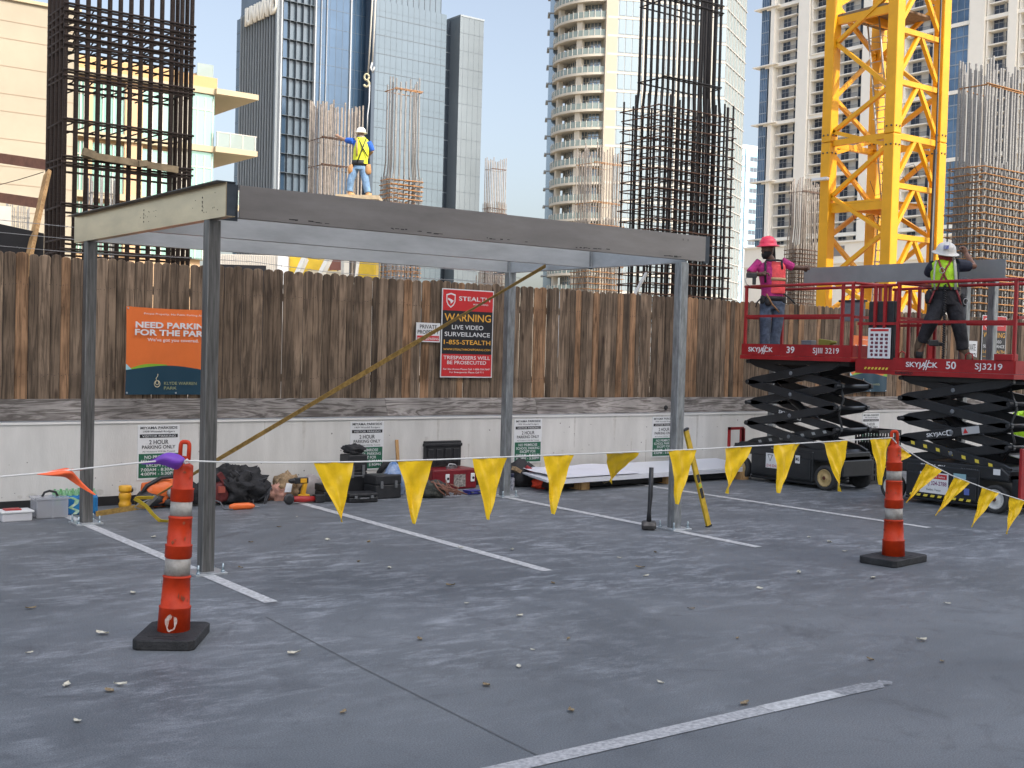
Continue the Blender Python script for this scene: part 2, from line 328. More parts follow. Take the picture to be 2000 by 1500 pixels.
# ---------------------------------------------------------------- wall and fence
t = thing('parapet_wall', 'low white painted concrete wall with black base strip under the fence', 'wall', (10,13,0))
b = MB(); b.box(-6, 40, 13.0, 13.22, .10, .885); b.build('wall', WHITEP, t)
b = MB(); b.box(-6, 40, 12.985, 13.235, .885, .915); b.build('coping', mat('coping_paint', (.72,.71,.68), .6), t, bevel=.006)
b = MB(); b.box(-6, 40, 12.975, 13.235, 0, .10); b.build('base_strip', BLACKB, t)
b = MB()
for i in range(70):
    x, z, s_ = random.uniform(2.6,15), random.uniform(.14,.8), random.uniform(.004,.011)
    b.lathe((x,12.9995,z), [(s_,0),(s_*.8,.0015)], 7, (0,-1,0))
o = b.build('chip', mat('chipped_paint', (.22,.21,.20), .9), t); tag(o, kind='stuff')
b = MB(); random.seed(31)
for i in range(34):
    x, z1s, L, w = random.uniform(2.8,16), random.choice([.884,.884,random.uniform(.3,.8)]), random.uniform(.06,.5), random.uniform(.006,.03)
    zb_s = max(.105, z1s-L); b.add([(x-w,12.9992,z1s),(x-w*.3,12.9992,zb_s),(x+w*.3,12.9992,zb_s),(x+w,12.9992,z1s)], [(0,1,2,3)])
for i in range(60):
    x = random.uniform(2.8,16); r = random.uniform(.01,.06); b.add([(x+r*1.6*math.cos(a)*random.uniform(.6,1),12.999,.125+r*.5+r*.7*math.sin(a)) for a in [k*.785 for k in range(8)]], [tuple(range(8))])
o = b.build('stain', mat('dirt_stain', (.50,.485,.45), .9, var=.15, vscale=14), t); tag(o, kind='stuff')
t = thing('wooden_fence', 'tall brown weathered dog-ear picket fence standing on the white wall', 'fence', (10,13.1,0))
b = MB(); tint = []; x = -5.5; k = 0; random.seed(21)
while x < 36:
    w = random.uniform(.092,.142); top = 2.665+random.uniform(-.014,.014); y = 13.02+(.0 if k % 2 else .007)+random.uniform(0,.006)
    lean = random.uniform(-.002,.002); c = w*.26; g_ = random.uniform(.0003,.0012)
    pts = [(x+g_,y,1.10), (x+w-g_,y,1.10), (x+w-g_+lean,y,top-c*.9), (x+w-c*.55+lean,y,top-.008), (x+w*.5+lean,y,top+.002), (x+c*.55+lean,y,top-.008), (x+g_+lean,y,top-c*.9)]
    n0 = len(b.f); b.prism([(px,py,pz) for px,py,pz in reversed(pts)], (0,.018,0)); tint += [random.random()]*(len(b.f)-n0)
    x += w; k += 1
nails = MB()
random.seed(5); xx = -5.5
for i in range(560):
    for z in (1.40, 2.345): nails.lathe((2.4+i*.036+random.uniform(-.006,.006),13.0185,z+random.uniform(-.02,.02)), [(.0045,0),(.0045,.004)], 6, (0,-1,0))
nails.build('nail', mat('rusty_nail', (.05,.035,.03), .7), t)['kind'] = 'stuff'
b.tint = tint; b.build('picket', PICKET, t, bevel=.0085)['kind'] = 'stuff'
b = MB(); b.box(-5.5,36,13.05,13.09,1.35,1.44); b.box(-5.5,36,13.05,13.09,2.3,2.39); b.tint = [.4]*len(b.f); b.build('rail', PICKET, t)
xs = [-5.5, 2.35, 7.82, 10.2, 15.5, 20.3, 36]
for i in range(len(xs)-1):
    b = MB(); a0, a1 = xs[i]+.002, xs[i+1]-.002
    b.add([(a0,12.975,.925), (a1,12.975,.925), (a1-.05,12.975,1.155), (a0-.05,12.975,1.155), (a0,13.0,.925), (a1,13.0,.925), (a1-.05,13.0,1.155), (a0-.05,13.0,1.155)], [(0,1,2,3),(5,4,7,6),(3,2,6,7),(1,0,4,5),(0,3,7,4),(2,1,5,6)])
    b.tint = [random.random()*.7]*6; b.build('base_board', PLYW, t)
for x, z in ((4.10,.985),(12.62,1.0)):
    b = MB(); b.lathe((x,12.974,z), [(.036,0),(.036,.012),(.02,.03)], 14, (0,-1,0)); b.build('rubber_bung', BLACKB, t)
for z, y in ((2.72,13.12),(2.86,13.14),(2.99,13.16)):
    pts = [(-3+1.0*i, y+.01*math.sin(i*2.1), z+.015*math.sin(i*1.7)+(.02 if i%3==0 else 0)-.02*max(0,i-9)) for i in range(14)]
    b = MB(); b.tube(pts, .0035, 5)
    for i in range(60):
        f = random.uniform(0,12); i0 = int(f); P = Vector(pts[i0]).lerp(Vector(pts[i0+1]), f-i0); q = Vector((random.uniform(-1,1),random.uniform(-1,1),random.uniform(-1,1)))*.018; b.tube([P-q,P+q], .002, 4)
    tag(b.build('barbed_wire', mat('wire_steel', (.30,.30,.30), .5, .6)), {2.72:'lowest strand of barbed wire above the fence top', 2.86:'middle strand of barbed wire above the fence top', 2.99:'topmost strand of barbed wire above the fence top'}[z], 'wire', 'strands of barbed wire above the fence')

# ---------------------------------------------------------------- steel canopy frame
CX, CY, CW, CD, CH = 3.73, 8.867, 5.064, 2.93, 2.735
t = thing('steel_canopy_frame', 'bare steel canopy frame on four square columns over the parking bays', 'canopy frame', (CX,CY,0))
canopy = t
for cx, cy in ((CX,CY),(CX+CW,CY),(CX,CY+CD),(CX+CW,CY+CD)):
    s_ = .052; b = MB(); r = .010
    pts = [(cx+sx*(s_-(r if q else 0)), cy+sy*(s_-(0 if q else r)), .02) for sx, sy, qs in ((-1,-1,(1,0)),) for q in qs]
    ring = []
    for sx, sy in ((1,1),(-1,1),(-1,-1),(1,-1)):
        for a in range(4):
            an = math.atan2(sy,sx)-math.pi/4+a*math.pi/6
            ring.append((cx+sx*(s_-r)+r*math.cos(an), cy+sy*(s_-r)+r*math.sin(an), .018))
    b.prism(ring, (0,0,CH-.018))
    o = b.build('column', GALV if cx > CX+1 else TUBEST, t)
    b = MB(); b.rbox(cx, cy, .009, .26, .26, .018, rz=0); b.build('base_plate', ZINC, o, bevel=.003)
    for bx in (-.10,.10):
        for by in (-.10,.10):
            b = MB(); b.cyl((cx+bx,cy+by,.018), (cx+bx,cy+by,.085), .008, 8); b.lathe((cx+bx,cy+by,.018), [(.018,0),(.018,.014)], 6)
            b.build('bolt', mat('zinc_bolt', (.35,.42,.45), .3, .9), o)
BZ0, BZ1 = CH, CH+.254
b = MB()   # front channel: web to the camera, lips at the back
b.box(3.92,9.06,8.80,8.808,BZ0+.03,BZ1+.03); b.box(3.92,9.06,8.808,8.868,BZ0+.03,BZ0+.036); b.box(3.92,9.06,8.808,8.868,BZ1+.024,BZ1+.03)
fb = b.build('front_beam', mat('brown_grey_steel', (.25,.235,.225), .34, .45, var=.16, vscale=2.2, stretch=(.6,1,2.5), bump=.03, bscale=30), t)
b = MB()
for i in range(90):
    x = random.uniform(4.2,8.8); x = min(8.8, x); L = random.uniform(.008,.05); z = BZ0+.052+.006*math.sin(x*5)+random.uniform(-.004,.004)
    if math.sin(x*6.0) > -.1: b.box(x, x+L, 8.7982, 8.7995, z, z+random.uniform(.004,.009))
for x in (8.73,8.80): b.box(x,x+.006,8.7982,8.7995,BZ1-.035,BZ1-.015)
b.build('mill_mark', MARK, fb)['kind'] = 'stuff'
b = MB(); b.box(3.70,3.918,8.825,8.831,BZ0+.005,BZ1+.034); b.build('end_plate', DARKST, t)
b = MB(); b.box(9.065,9.15,8.83,8.836,BZ0+.01,BZ1+.04); b.build('end_plate', DARKST, t)
b = MB()   # left channel: web outward
b.box(3.672,3.68,8.49,12.12,BZ0,BZ1); b.box(3.68,3.75,8.49,12.12,BZ0,BZ0+.006)
lb = b.build('side_beam', TANST, t)
b = MB(); b.box(3.60,3.75,8.49,12.12,BZ1,BZ1+.007); b.build('top_flange', DARKST, lb)
b = MB(); b.box(3.682,3.752,8.50,8.506,BZ0+.007,BZ1-.002); b.build('end_plate', DARKST, lb)
b = MB()
for y in (10.2,8.93):
    for i in range(4): b.lathe((3.6715,y,BZ0+.075+i*.033), [(.008,0),(.006,.002)], 8, (-1,0,0))
    for i in range(10): yy = y+random.uniform(-.3,.2); zz = random.uniform(.05,.2); b.box(3.6705,3.6718,yy,yy+.008,BZ0+zz,BZ0+zz+.006)
b.build('bolt_hole', MARK, lb)['kind'] = 'stuff'
b = MB(); b.box(8.83,8.838,8.84,12.12,BZ0,BZ1); b.box(8.765,8.83,8.84,12.12,BZ0,BZ0+.006); b.box(8.838,8.92,8.84,12.12,BZ1-.007,BZ1); b.build('side_beam', PRIMER, t)
for nm, y in (('middle_beam',10.32),('back_beam',11.86)):
    b = MB(); b.box(3.76,8.825,y,y+.008,BZ0+.008,BZ1); b.box(3.76,8.763,y+.008,y+.075,BZ0+.008,BZ0+.014); b.box(3.76,8.825,y+.008,y+.075,BZ1-.006,BZ1); b.build(nm, PRIMER, t)
    b = MB(); b.bar((8.80,y-.006,BZ0+.02),(8.80,y-.006,BZ1-.02),.02,.008,(0,1,0)); b.build('clip_angle', GALV, t)
    b = MB(); b.cyl((8.80,y-.03,BZ0-.012),(8.80,y-.03,BZ0+.0),.012,8); b.cyl((8.77,y-.03,BZ0-.012),(8.77,y-.03,BZ0),.012,8); b.build('bolt', DARKST, t)

# ratchet strap
STRAP = mat('yellow_strap', (.33,.205,.055), .85, var=.35, vscale=25, stretch=(1,1,1), bump=.2, bscale=200)
STRAPY = mat('yellow_webbing', (.62,.44,.03), .75, var=.15, vscale=20)
t = thing('ratchet_strap', 'long dirty yellow ratchet strap pulled diagonally across the canopy frame', 'strap', (3.78,11.74,0))
A = Vector((3.80,11.72,.10)); B = on(300,985,y=11.66); Cc = Vector(on(1066,519,x=8.79)); 
def ribbon(pts, w, upv, th=.003, twist=None):
    b = MB(); n = len(pts); vs = []
    for i, p in enumerate(pts):
        d = (Vector(pts[min(i+1,n-1)])-Vector(pts[max(i-1,0)])).normalized(); u = Vector(upv[i] if isinstance(upv, list) else upv); u = (u-d*u.dot(d)).normalized(); nn = d.cross(u)
        ww = w[i] if isinstance(w, list) else w
        vs += [Vector(p)-u*ww/2-nn*th/2, Vector(p)+u*ww/2-nn*th/2, Vector(p)+u*ww/2+nn*th/2, Vector(p)-u*ww/2+nn*th/2]
    fs = [(i*4+j, i*4+(j+1)%4, i*4+4+(j+1)%4, i*4+4+j) for i in range(n-1) for j in range(4)]+[(3,2,1,0),(n*4-4,n*4-3,n*4-2,n*4-1)]
    return b.add(vs, fs, False)
R0 = on(285,988,y=11.6); R1 = on(306,968,y=11.6)
ribbon([A, A.lerp(R0,.5), R0], .055, (0,-.3,1)).build('webbing', STRAP, t)
n = 40; pts = [R1.lerp(Cc, i/n) for i in range(n+1)]; ups = []
for i in range(n+1):
    a = .95*abs(math.sin(i/n*2.6+1.9))*(.7+.3*math.cos(i*.4)); ups.append((0, -.25*math.cos(a)-math.sin(a), math.cos(a)))
ribbon(pts, .06, ups).build('webbing', STRAP, t)
b = MB()
b.obox((R0+R1)/2, (R1-R0).normalized(), (0,1,0), Vector((0,1,0)).cross(R1-R0).normalized(), .13,.05,.03); b.tube([(R0+R1)/2+Vector((-.02,-.03,.02)), R0+Vector((-.10,-.05,.03)), R0+Vector((-.13,-.05,.0)), R0+Vector((-.04,-.05,-.03))], .007, 6)
b.build('ratchet', mat('ratchet_steel', (.25,.25,.25), .4, .8), t)
tail = [on(x,y,y=11.5-.01*i) for i,(x,y) in enumerate(((300,972),(268,972),(262,974),(270,978),(285,988),(298,1004),(312,1017),(328,1018),(345,1003)))]
ribbon(tail, .05, (0,-.75,.65)).build('strap_tail', STRAPY, t)

# ---------------------------------------------------------------- signs
def parking_sign(x0, label, z0=.26, z1=.865, w=.475):
    x1 = x0+w; xc = (x0+x1)/2; y = 12.992
    t = thing('parking_sign', label, 'sign', (xc,12.995,z0), 'visitor parking signs along the white wall')
    H = z1-z0; Z = lambda f: z1-H*f
    b = MB(); b.box(x0,x1,y,12.999,z0,z1); b.build('panel', WHITE, t)
    b = MB(); b.box(x0+.022,x1-.022,y-.0015,y,Z(.235),Z(.17)); b.build('black_band', INK, t)
    b = MB(); b.box(x0+.014,x1-.014,y-.0015,y,z0+.02,Z(.525)); b.build('green_field', GREEN, t)
    ink = [('MIYAMA PARKSIDE',.06,.029,.42,.016),('1909 Woodall Rodgers',.125,.021,.36,.004),('2 HOUR',.325,.046,.22,.016),('PARKING ONLY',.415,.038,.38,.016),('All Violators Will Be Towed',.49,.017,.37,.003)]
    for s_, f, h, ww, bo in ink: text('lettering', s_, (xc,y,Z(f)-h*.35), h, INK, t, w=ww, bold=bo)
    text('lettering', 'VISITOR PARKING', (xc,y-.0015,Z(.205)-.011), .024, WHITE, t, w=.38)
    for s_, f, h, ww in (('NO PRIMROSE',.59,.034,.32),('SCHOOL PARKING',.665,.034,.40),('EXCEPT FOR',.74,.034,.27),('7:00AM - 8:30AM',.82,.033,.40),('4:00PM - 5:30PM',.895,.033,.40)):
        text('lettering', s_, (xc,y-.0015,Z(f)-h*.45), h, WHITE, t, w=ww, bold=.012)
parking_sign(4.655, 'visitor parking sign on the wall behind the nearer traffic post and purple flag')
parking_sign(7.30, 'visitor parking sign half hidden by the tall black tool case')
parking_sign(9.82, 'visitor parking sign just right of the back right canopy column')
parking_sign(12.38, 'visitor parking sign cut off by the front right canopy column')
parking_sign(17.35, 'visitor parking sign between the two scissor lifts')
def warning_sign(x0, z0, w, h, label, y=13.0, full=True):
    x1 = x0+w; xc = x0+w/2; t = thing('warning_sign', label, 'sign', (xc,y,z0), 'red and black surveillance warning signs on the fence'); Z = lambda f: z0+h*(1-f)
    b = MB(); b.box(x0,x1,y-.006,y+.004,z0,z0+h); b.build('panel', WHITE, t)
    e = .013
    for f0, f1, m_ in ((.012,.245,RED),(.245,.735,INK),(.735,.988,RED)):
        b = MB(); b.box(x0+e,x1-e,y-.0075,y-.006,Z(f1),Z(f0)); b.build('colour_band', m_, t)
    yy = y-.0075
    sx, sz = x0+.135, Z(.13); prof = [(-.072,.075),(0,.095),(.072,.075),(.07,-.02),(.045,-.065),(0,-.10),(-.045,-.065),(-.07,-.02)]
    b = MB(); b.prism([(sx+a,yy-.001,sz+c) for a,c in prof], (0,.001,0)); sh = b.build('shield_emblem', WHITE, t)
    b = MB(); b.prism([(sx+a*.8,yy-.002,sz+c*.8) for a,c in prof], (0,.001,0)); b.build('shield_field', RED, sh)
    b = MB(); b.prism([(sx+a,yy-.003,sz+c) for a,c in ((-.045,.03),(.045,-.005),(.03,-.02),(.0,-.045),(-.01,-.012),(-.045,.005))], (0,.001,0)); b.build('shield_bird', WHITE, sh)
    T = lambda s_, f, hh, ww, m_, dx=0: text('lettering', s_, (xc+dx,yy,Z(f)-hh*.5), hh, m_, t, w=ww, bold=.01)
    T('STEALTH',.105,.055,.50,WHITE,.10); T('MONITORING',.165,.020,.24,WHITE,.20); T('WARNING',.32,.095,.74,GOLD); T('LIVE VIDEO',.43,.056,.50,WHITE); T('SURVEILLANCE',.51,.056,.72,WHITE)
    T('1-855-STEALTH',.60,.058,.74,GOLD); T('WWW.STEALTHMONITORING.COM',.682,.026,.75,GOLD); T('TRESPASSERS WILL',.775,.045,.74,WHITE); T('BE PROSECUTED',.83,.045,.62,WHITE)
    T('For Site Access Please Call: 1-888-758-7647',.905,.022,.74,WHITE); T('For Emergencies Please Call 911',.94,.022,.54,WHITE)
warning_sign(8.60,1.42,.82,1.15,'tall red and black surveillance warning sign behind the diagonal yellow strap')
def private_sign(x0, z0, w, h, label):
    y = 13.0; x1 = x0+w; xc = x0+w/2; t = thing('private_property_sign', label, 'sign', (xc,y,z0), 'small white private property signs on the fence')
    b = MB(); b.box(x0,x1,y-.006,y+.004,z0,z0+h); b.build('panel', WHITE, t)
    b = MB(); b.box(x0+.012,x1-.012,y-.0075,y-.006,z0+.015,z0+h*.33); b.build('red_band', RED, t)
    text('lettering','PRIVATE',(xc,y-.006,z0+h*.70),h*.20,INK,t,w=w*.72,bold=.012); text('lettering','PROPERTY',(xc,y-.006,z0+h*.42),h*.20,INK,t,w=w*.9,bold=.012); text('lettering','NO TRESPASSING',(xc,y-.0075,z0+h*.11),h*.13,WHITE,t,w=w*.88,bold=.01)
private_sign(8.22,1.87,.36,.245,'small white private property sign left of the strapped warning sign')
warning_sign(20.9,1.55,.82,1.15,'red and black surveillance warning sign behind the right scissor lift rail')
private_sign(20.35,1.60,.40,.60,'white private property sign behind the right end of the nearer lift')
def banner(x0, z0, w, h, label):
    y = 12.985; t = thing('vinyl_banner', label, 'banner', (x0+w/2,y,z0), 'orange and navy parking banners on the fence'); xc = x0+w/2
    def surf(u, v, dy=0): return Vector((x0+w*u+.012*math.sin(v*3)*(.5-u), y-dy-.018*math.sin(u*math.pi)*math.sin(v*3.1)-.006*math.sin(u*17+v*3), z0+h*v-.012*math.sin(u*math.pi)*v))
    nav = lambda u: .30+.035*math.sin((u-.15)*5.0)-.02*u*0
    b = MB(); b.grid(lambda u,v: surf(u,v), 30, 30); b.build('sheet', ORANGE, t)
    b = MB(); b.grid(lambda u,v: surf(u, (nav(u)+.005)*v+.000, .003), 30, 10); b.build('navy_wave', NAVY, t)
    b = MB(); b.grid(lambda u,v: surf(u*.42+.02, nav(u*.42+.02)+.005+v*.065*math.sin(min(1,u*1.6)*math.pi/2)*(1-.85*u), .003), 20, 4); b.grid(lambda u,v: surf(.86+u*.14, nav(.86+u*.14)+.005+v*.07*u, .003), 8, 4); b.build('lime_swoosh', LIME, t)
    b = MB(); b.grid(lambda u,v: surf(u*.06, nav(u*.06)+.005+v*.07*(1-u), .0035), 6, 4); b.build('pale_corner', PALEB, t)
    yy = y-.032
    text('lettering','Private Property, No Public Parking Allowed.',(xc+.05,yy,z0+h*.915),.020,WHITE,t,w=w*.74)
    text('lettering','NEED PARKING',(x0+w*.09,yy,z0+h*.765),.062,WHITE,t,w=w*.84,bold=.035,align='LEFT'); text('lettering','FOR THE PARK?',(x0+w*.085,yy,z0+h*.680),.062,WHITE,t,w=w*.86,bold=.035,align='LEFT')
    text('lettering',"We've got you covered.",(xc-.0,yy,z0+h*.612),.034,WHITE,t,w=w*.56,bold=.008)
    text('lettering','KLYDE WARREN',(x0+w*.41,y-.026,z0+h*.115),.034,mat('banner_gold',(.30,.32,.16),.5),t,w=w*.36,align='LEFT'); text('lettering','PARK',(x0+w*.41,y-.024,z0+h*.06),.034,MATS['banner_gold'],t,w=w*.14,align='LEFT')
    b = MB(); cx, cz = x0+w*.335, z0+h*.125
    for r_, dz in ((.032,0),(.019,.012)):
        b.tube([(cx+r_*math.sin(a*.5236), y-.028, cz+dz+r_*1.15*math.cos(a*.5236)) for a in range(13)], .004, 5)
    b.tube([(cx-.006,y-.028,cz+.035),(cx-.014,y-.028,cz+.06),(cx+.004,y-.028,cz+.085),(cx+.006,y-.028,cz+.11)], .004, 5)
    b.build('flame_emblem', mat('emblem_cream',(.62,.55,.36),.5), t)
    for u, v in ((.02,.98),(.02,.02),(.55,.02),(.98,.02),(.98,.98)):
        P = surf(u,v,.003); b = MB(); b.lathe(P, [(.011,0),(.009,.004)], 10, (0,-1,0)); b.build('grommet', ZINC, t)
banner(4.50,1.20,1.04,.96,'orange and navy parking banner beside the front left canopy column')
banner(16.94,1.24,1.05,.97,'orange and navy parking banner behind and between the two scissor lifts')
# ---------------------------------------------------------------- traffic posts and pennant string
POST = mat('orange_plastic', (.47,.034,.005), .5, var=.22, spec=.3, vscale=7, bump=.05, bscale=80)
POSTD = mat('scuffed_orange_plastic', (.26,.05,.015), .7, var=.4, vscale=9)
RUBBER = mat('black_rubber', (.018,.018,.019), .7, var=.6, vscale=9, bump=.3, bscale=70)
BAND = mat('grubby_reflective_band', (.40,.385,.35), .5, col2=(.22,.20,.175), vscale=13)
def traffic_post(base, top, label, rot, sx, sy, sc=1.0, seed=0, bo=(0,0)):
    base = Vector(base); top = Vector(top); t = thing('traffic_post', label, 'traffic post', (base.x,base.y,0))
    ax = (top-base).normalized(); H = (top-base).length
    M = Matrix.Rotation(rot,3,'Z')
    b = MB(); hx, hy = sx/2, sy/2; c = .03; bb = base+M@Vector((bo[0],bo[1],0)); prof = [(-hx,-hy+c),(-hx+c,-hy),(hx-c,-hy),(hx,-hy+c),(hx,hy-c),(hx-c,hy),(-hx+c,hy),(-hx,hy-c)]
    b.prism([bb+M@Vector((x,y,-.0)) for x,y in prof], (0,0,.062)); bs = b.build('rubber_base', RUBBER, t, bevel=.008)
    for k in (1,-1):
        b = MB(); b.obox(bb+M@Vector((0,-k*hy*.80,.0625)), M.col[0], M.col[1], M.col[2], sx*.35,.035,.004); b.build('hand_slot', BLACKB, bs)
    b = MB(); b.obox(bb+M@Vector((-sx*.05,-hy*.62,.0625)), M.col[0], M.col[1], M.col[2], sx*.5,.008,.004); b.build('groove', BLACKB, bs)
    k = H/1.14; o = base
    def seg(nm, prof, m_): b = MB(); b.lathe(o, [(r*sc*.93, z*k) for r, z in prof], 28, ax); return b.build(nm, m_, t)
    seg('shaft', [(.104,.03),(.100,.195),(.102,.197),(.102,.205),(.092,.208),(.086,.375),(.090,.377),(.090,.385),(.080,.388),(.080,.498),(.086,.50),(.085,.565),(.087,.567),(.087,.573),(.077,.576),(.0745,.73),(.077,.732),(.077,.740),(.068,.744),(.068,.835),(.074,.838),(.073,.905),(.075,.907),(.075,.913),(.064,.916),(.061,1.035),(.060,1.05),(.040,1.062),(.035,1.075)], POST)
    seg('reflective_band', [(.0815,.392),(.0808,.492)], BAND); seg('reflective_band', [(.0695,.748),(.0692,.832)], BAND)
    # looped handle
    rr = (Vector((RT.x,RT.y,0))).normalized(); rr = (rr-ax*rr.dot(ax)).normalized()
    pts = [o+ax*(1.04*k)+rr*-.026*sc]+[o+ax*(1.155+.035*abs(math.sin(a))**.6)*k+rr*-.026*sc*(abs(math.cos(a))**.6*(1 if math.cos(a)>0 else -1)) for a in [i*math.pi/10 for i in range(11)]]+[o+ax*(1.04*k)+rr*.026*sc]
    b = MB(); b.tube(pts, .0135*sc, 8); b.obox(o+ax*1.07*k, rr, ax.cross(rr), ax, .056*sc,.026*sc,.07); b.build('handle', POST, t)
    random.seed(seed); b = MB()
    for i in range(26):
        z = random.choice([random.uniform(.22,.37),random.uniform(.59,.72),random.uniform(.93,1.02)]); an = random.uniform(0,6.28); r = .935*(.0935 if z<.4 else .0785 if z<.8 else .065)*sc
        u = rr*math.cos(an)+ax.cross(rr)*math.sin(an); P = o+ax*z*k+u*(r+.0012); tt = ax.cross(u); s1, s2 = random.uniform(.004,.014), random.uniform(.004,.02)
        b.add([P-tt*s1, P-ax*s2, P+tt*s1, P+ax*s2], [(0,1,2,3)])
    o2 = b.build('scuff', POSTD, t); o2['kind'] = 'stuff'
    return t, o, ax, k
bl = on(338,1240,z=.03); tl = on(362,862,Z=(bl-Vector((0,0,CAMH))).dot(FW)+.02); bl.z = 0
tp = tl.copy(); HL = (tl-bl)
t, o, ax, k = traffic_post(bl, bl+HL*.955, 'leaning orange traffic post with the purple flag tied to its handle', R_(-34), .36, .50, bo=(.0,-.02))
b = MB(); P0 = o+ax*.12*k; vw = Vector((-.55,-.83,0)).normalized(); sd_ = vw.cross(ax).normalized()
vs = []; rr_ = .0965
for j in range(18):
    a = j/18*6.283; dx, dz = .036*math.cos(a)*(1+.15*math.sin(3*a)), .05*math.sin(a)*(1+.12*math.cos(5*a))
    an = dx/rr_; vs.append(P0+vw*rr_*math.cos(an)+sd_*rr_*math.sin(an)+ax*dz)
b.add(vs, [tuple(range(18))]); b.build('worn_sticker', mat('torn_sticker', (.55,.50,.46), .8, col2=(.38,.16,.10), vscale=60), t)
br = on(1745,1091,z=.03); tr = on(1747,842,Z=(br-Vector((0,0,CAMH))).dot(FW)); br.z = 0
t, o2_, ax2, k2 = traffic_post(br, br+(tr-br)*.955, 'upright orange traffic post standing in front of the scissor lifts', R_(7), .60, .36, seed=4, sc=1.03)
def rope_pt(px, py):
    y = 6.8
    for _ in range(4):
        P = on(px, py, y=y); y = 7.0-.078*(P.x-2.8)-.10
    return P
FLAG = mat('yellow_pennant', (.84,.54,.008), .42, var=.10, vscale=9, bump=.5, bscale=11)
CORD = mat('white_cord', (.62,.62,.60), .6)
t = thing('pennant_string', 'white cord of yellow triangular pennants strung between the two traffic posts', 'pennants', (5,6.8,0))
pts = [rope_pt(*p) for p in ((-60,936),(0,931),(60,926),(150,917),(250,906),(335,898),(366,900),(450,903),(560,903.5),(700,902),(860,897.5),(1000,892),(1180,885),(1360,877.5),(1550,866.5),(1742,855))]
b = MB(); b.tube(pts, .0055, 6); b.build('cord', CORD, t)
def pnt_r(px, py, f): return on(px, py, Z=(br-Vector((0,0,CAMH))).dot(FW)*(1-f)+11.2*f)
b = MB(); b.tube([rope_pt(1742,855), pnt_r(1752,867,.03), pnt_r(1800,898,.2), pnt_r(1860,929,.4), pnt_r(1930,956,.68), pnt_r(2000,978,.95), pnt_r(2060,992,1.1)], .0055, 6); b.build('cord', CORD, t)
b = MB(); b.tube([rope_pt(356,897), rope_pt(362,905), rope_pt(372,903), rope_pt(366,897), rope_pt(357,904)], .006, 6); b.build('knot', CORD, t)
def pennant(A, B, C, wob, m=FLAG, nm='pennant', curl=.02):
    n = (B-A).cross(C-A).normalized()
    def fn(u, v):
        P = (A*(1-u)+B*u)*(1-v)+C*v
        return P+n*(wob*math.sin(v*5+u*4)*.5*(v+.15)*1.0+curl*math.sin(u*math.pi)*math.sin(v*math.pi)+.004*math.sin(u*23)*(1-v)**3+.006*math.sin(v*15+u*7+A.x*9)*(1-v)+.005*math.sin(v*9-u*13+A.x*5))
    b = MB(); b.grid(fn, 12, 16); b.build(nm, m, t)
for i,(x0,y0,x1,y1,cx,cy) in enumerate(((612,903,690,903,668,1020),(777,901,847,899,808,1023),(921,896,989,894,953,1015),(1061,891,1121,888,1080,1004),(1184,886,1247,883,1193,943),(1307,880,1362,877,1322,985),(1417,875,1469,871,1420,964),(1511,869,1562,866,1520,963),(1608,863,1654,860,1640,960),(1699,858,1739,855,1719,947))):
    A, B, C = rope_pt(x0,y0), rope_pt(x1,y1), rope_pt(cx,cy)
    if i == 4: C = C+Vector((0,.18,0)); C = on(cx,cy,y=C.y)
    pennant(A, B, C, random.uniform(.02,.045)*random.choice((-1,1)), curl=random.uniform(-.012,.02))
for x0,y0,x1,y1,cx,cy,f0,f1 in ((1752,869,1781,890,1728,914,.03,.1),(1808,905,1839,919,1770,982,.2,.3),(1864,932,1894,943,1827,1007,.42,.5),(1918,953,1950,963,1898,1030,.62,.74),(1972,970,2003,979,1966,1043,.85,.95)):
    pennant(pnt_r(x0,y0,f0), pnt_r(x1,y1,f1), pnt_r(cx,cy,f0), .015)
# flapping flags at the left
mat('purple_pennant', (.16,.045,.40), .45, var=.15, vscale=12)
b = MB(); P = lambda x,y,d=0: rope_pt(x,y)+Vector((0,d,0))
def strip(rows, m_, nm):
    b = MB(); n = len(rows[0])
    b.add([p for r in rows for p in r], [(j*n+i, j*n+i+1, (j+1)*n+i+1, (j+1)*n+i) for j in range(len(rows)-1) for i in range(n-1)], True); o = b.build(nm, m_, t)
    s = o.modifiers.new('subdivision', 'SUBSURF'); s.levels = s.render_levels = 2; return o
strip([[P(362,896),P(361,898),P(360,900),P(360,903)],[P(352,888),P(352,897,-.05),P(351,908,-.03),P(349,921,.02)],[P(338,884,.02),P(337,895,-.04),P(335,905,-.06),P(334,914,-.02)],[P(320,883,-.02),P(318,891,-.06),P(316,899,-.02),P(314,906,.02)],[P(303,895),P(301,899,.03),P(299,903),P(298,907)],[P(278,904),P(277,905),P(276,906),P(275,907)]], MATS['purple_pennant'], 'purple_flag')
strip([[P(66,925),P(66.5,925.5),P(67,926),P(68,926.5)],[P(100,920),P(100,925,-.02),P(100,928,-.03),P(100,929.5,-.02)],[P(128,914,.02),P(127,920,-.03),P(127,927,-.02),P(126,931,.01)],[P(140,915,.03),P(143,922,-.02),P(142,930,.02),P(136,936,.04)],[P(152,930,.02),P(152,936,.0),P(150,940,.02),P(146,943,.04)],[P(167,948,.02),P(166,950),P(164,952),P(160,954)],[P(188,966),P(187,966.5),P(186,967),P(185,967.5)]], mat('orange_pennant', (.85,.13,.035), .5, var=.1, vscale=9), 'orange_flag')
strip([[P(138,915),P(139,917),P(140,919)],[P(150,916.5),P(150,918),P(150,920)],[P(175,912.5),P(175,914),P(175,915.5)]], MATS['orange_pennant'], 'orange_flag')

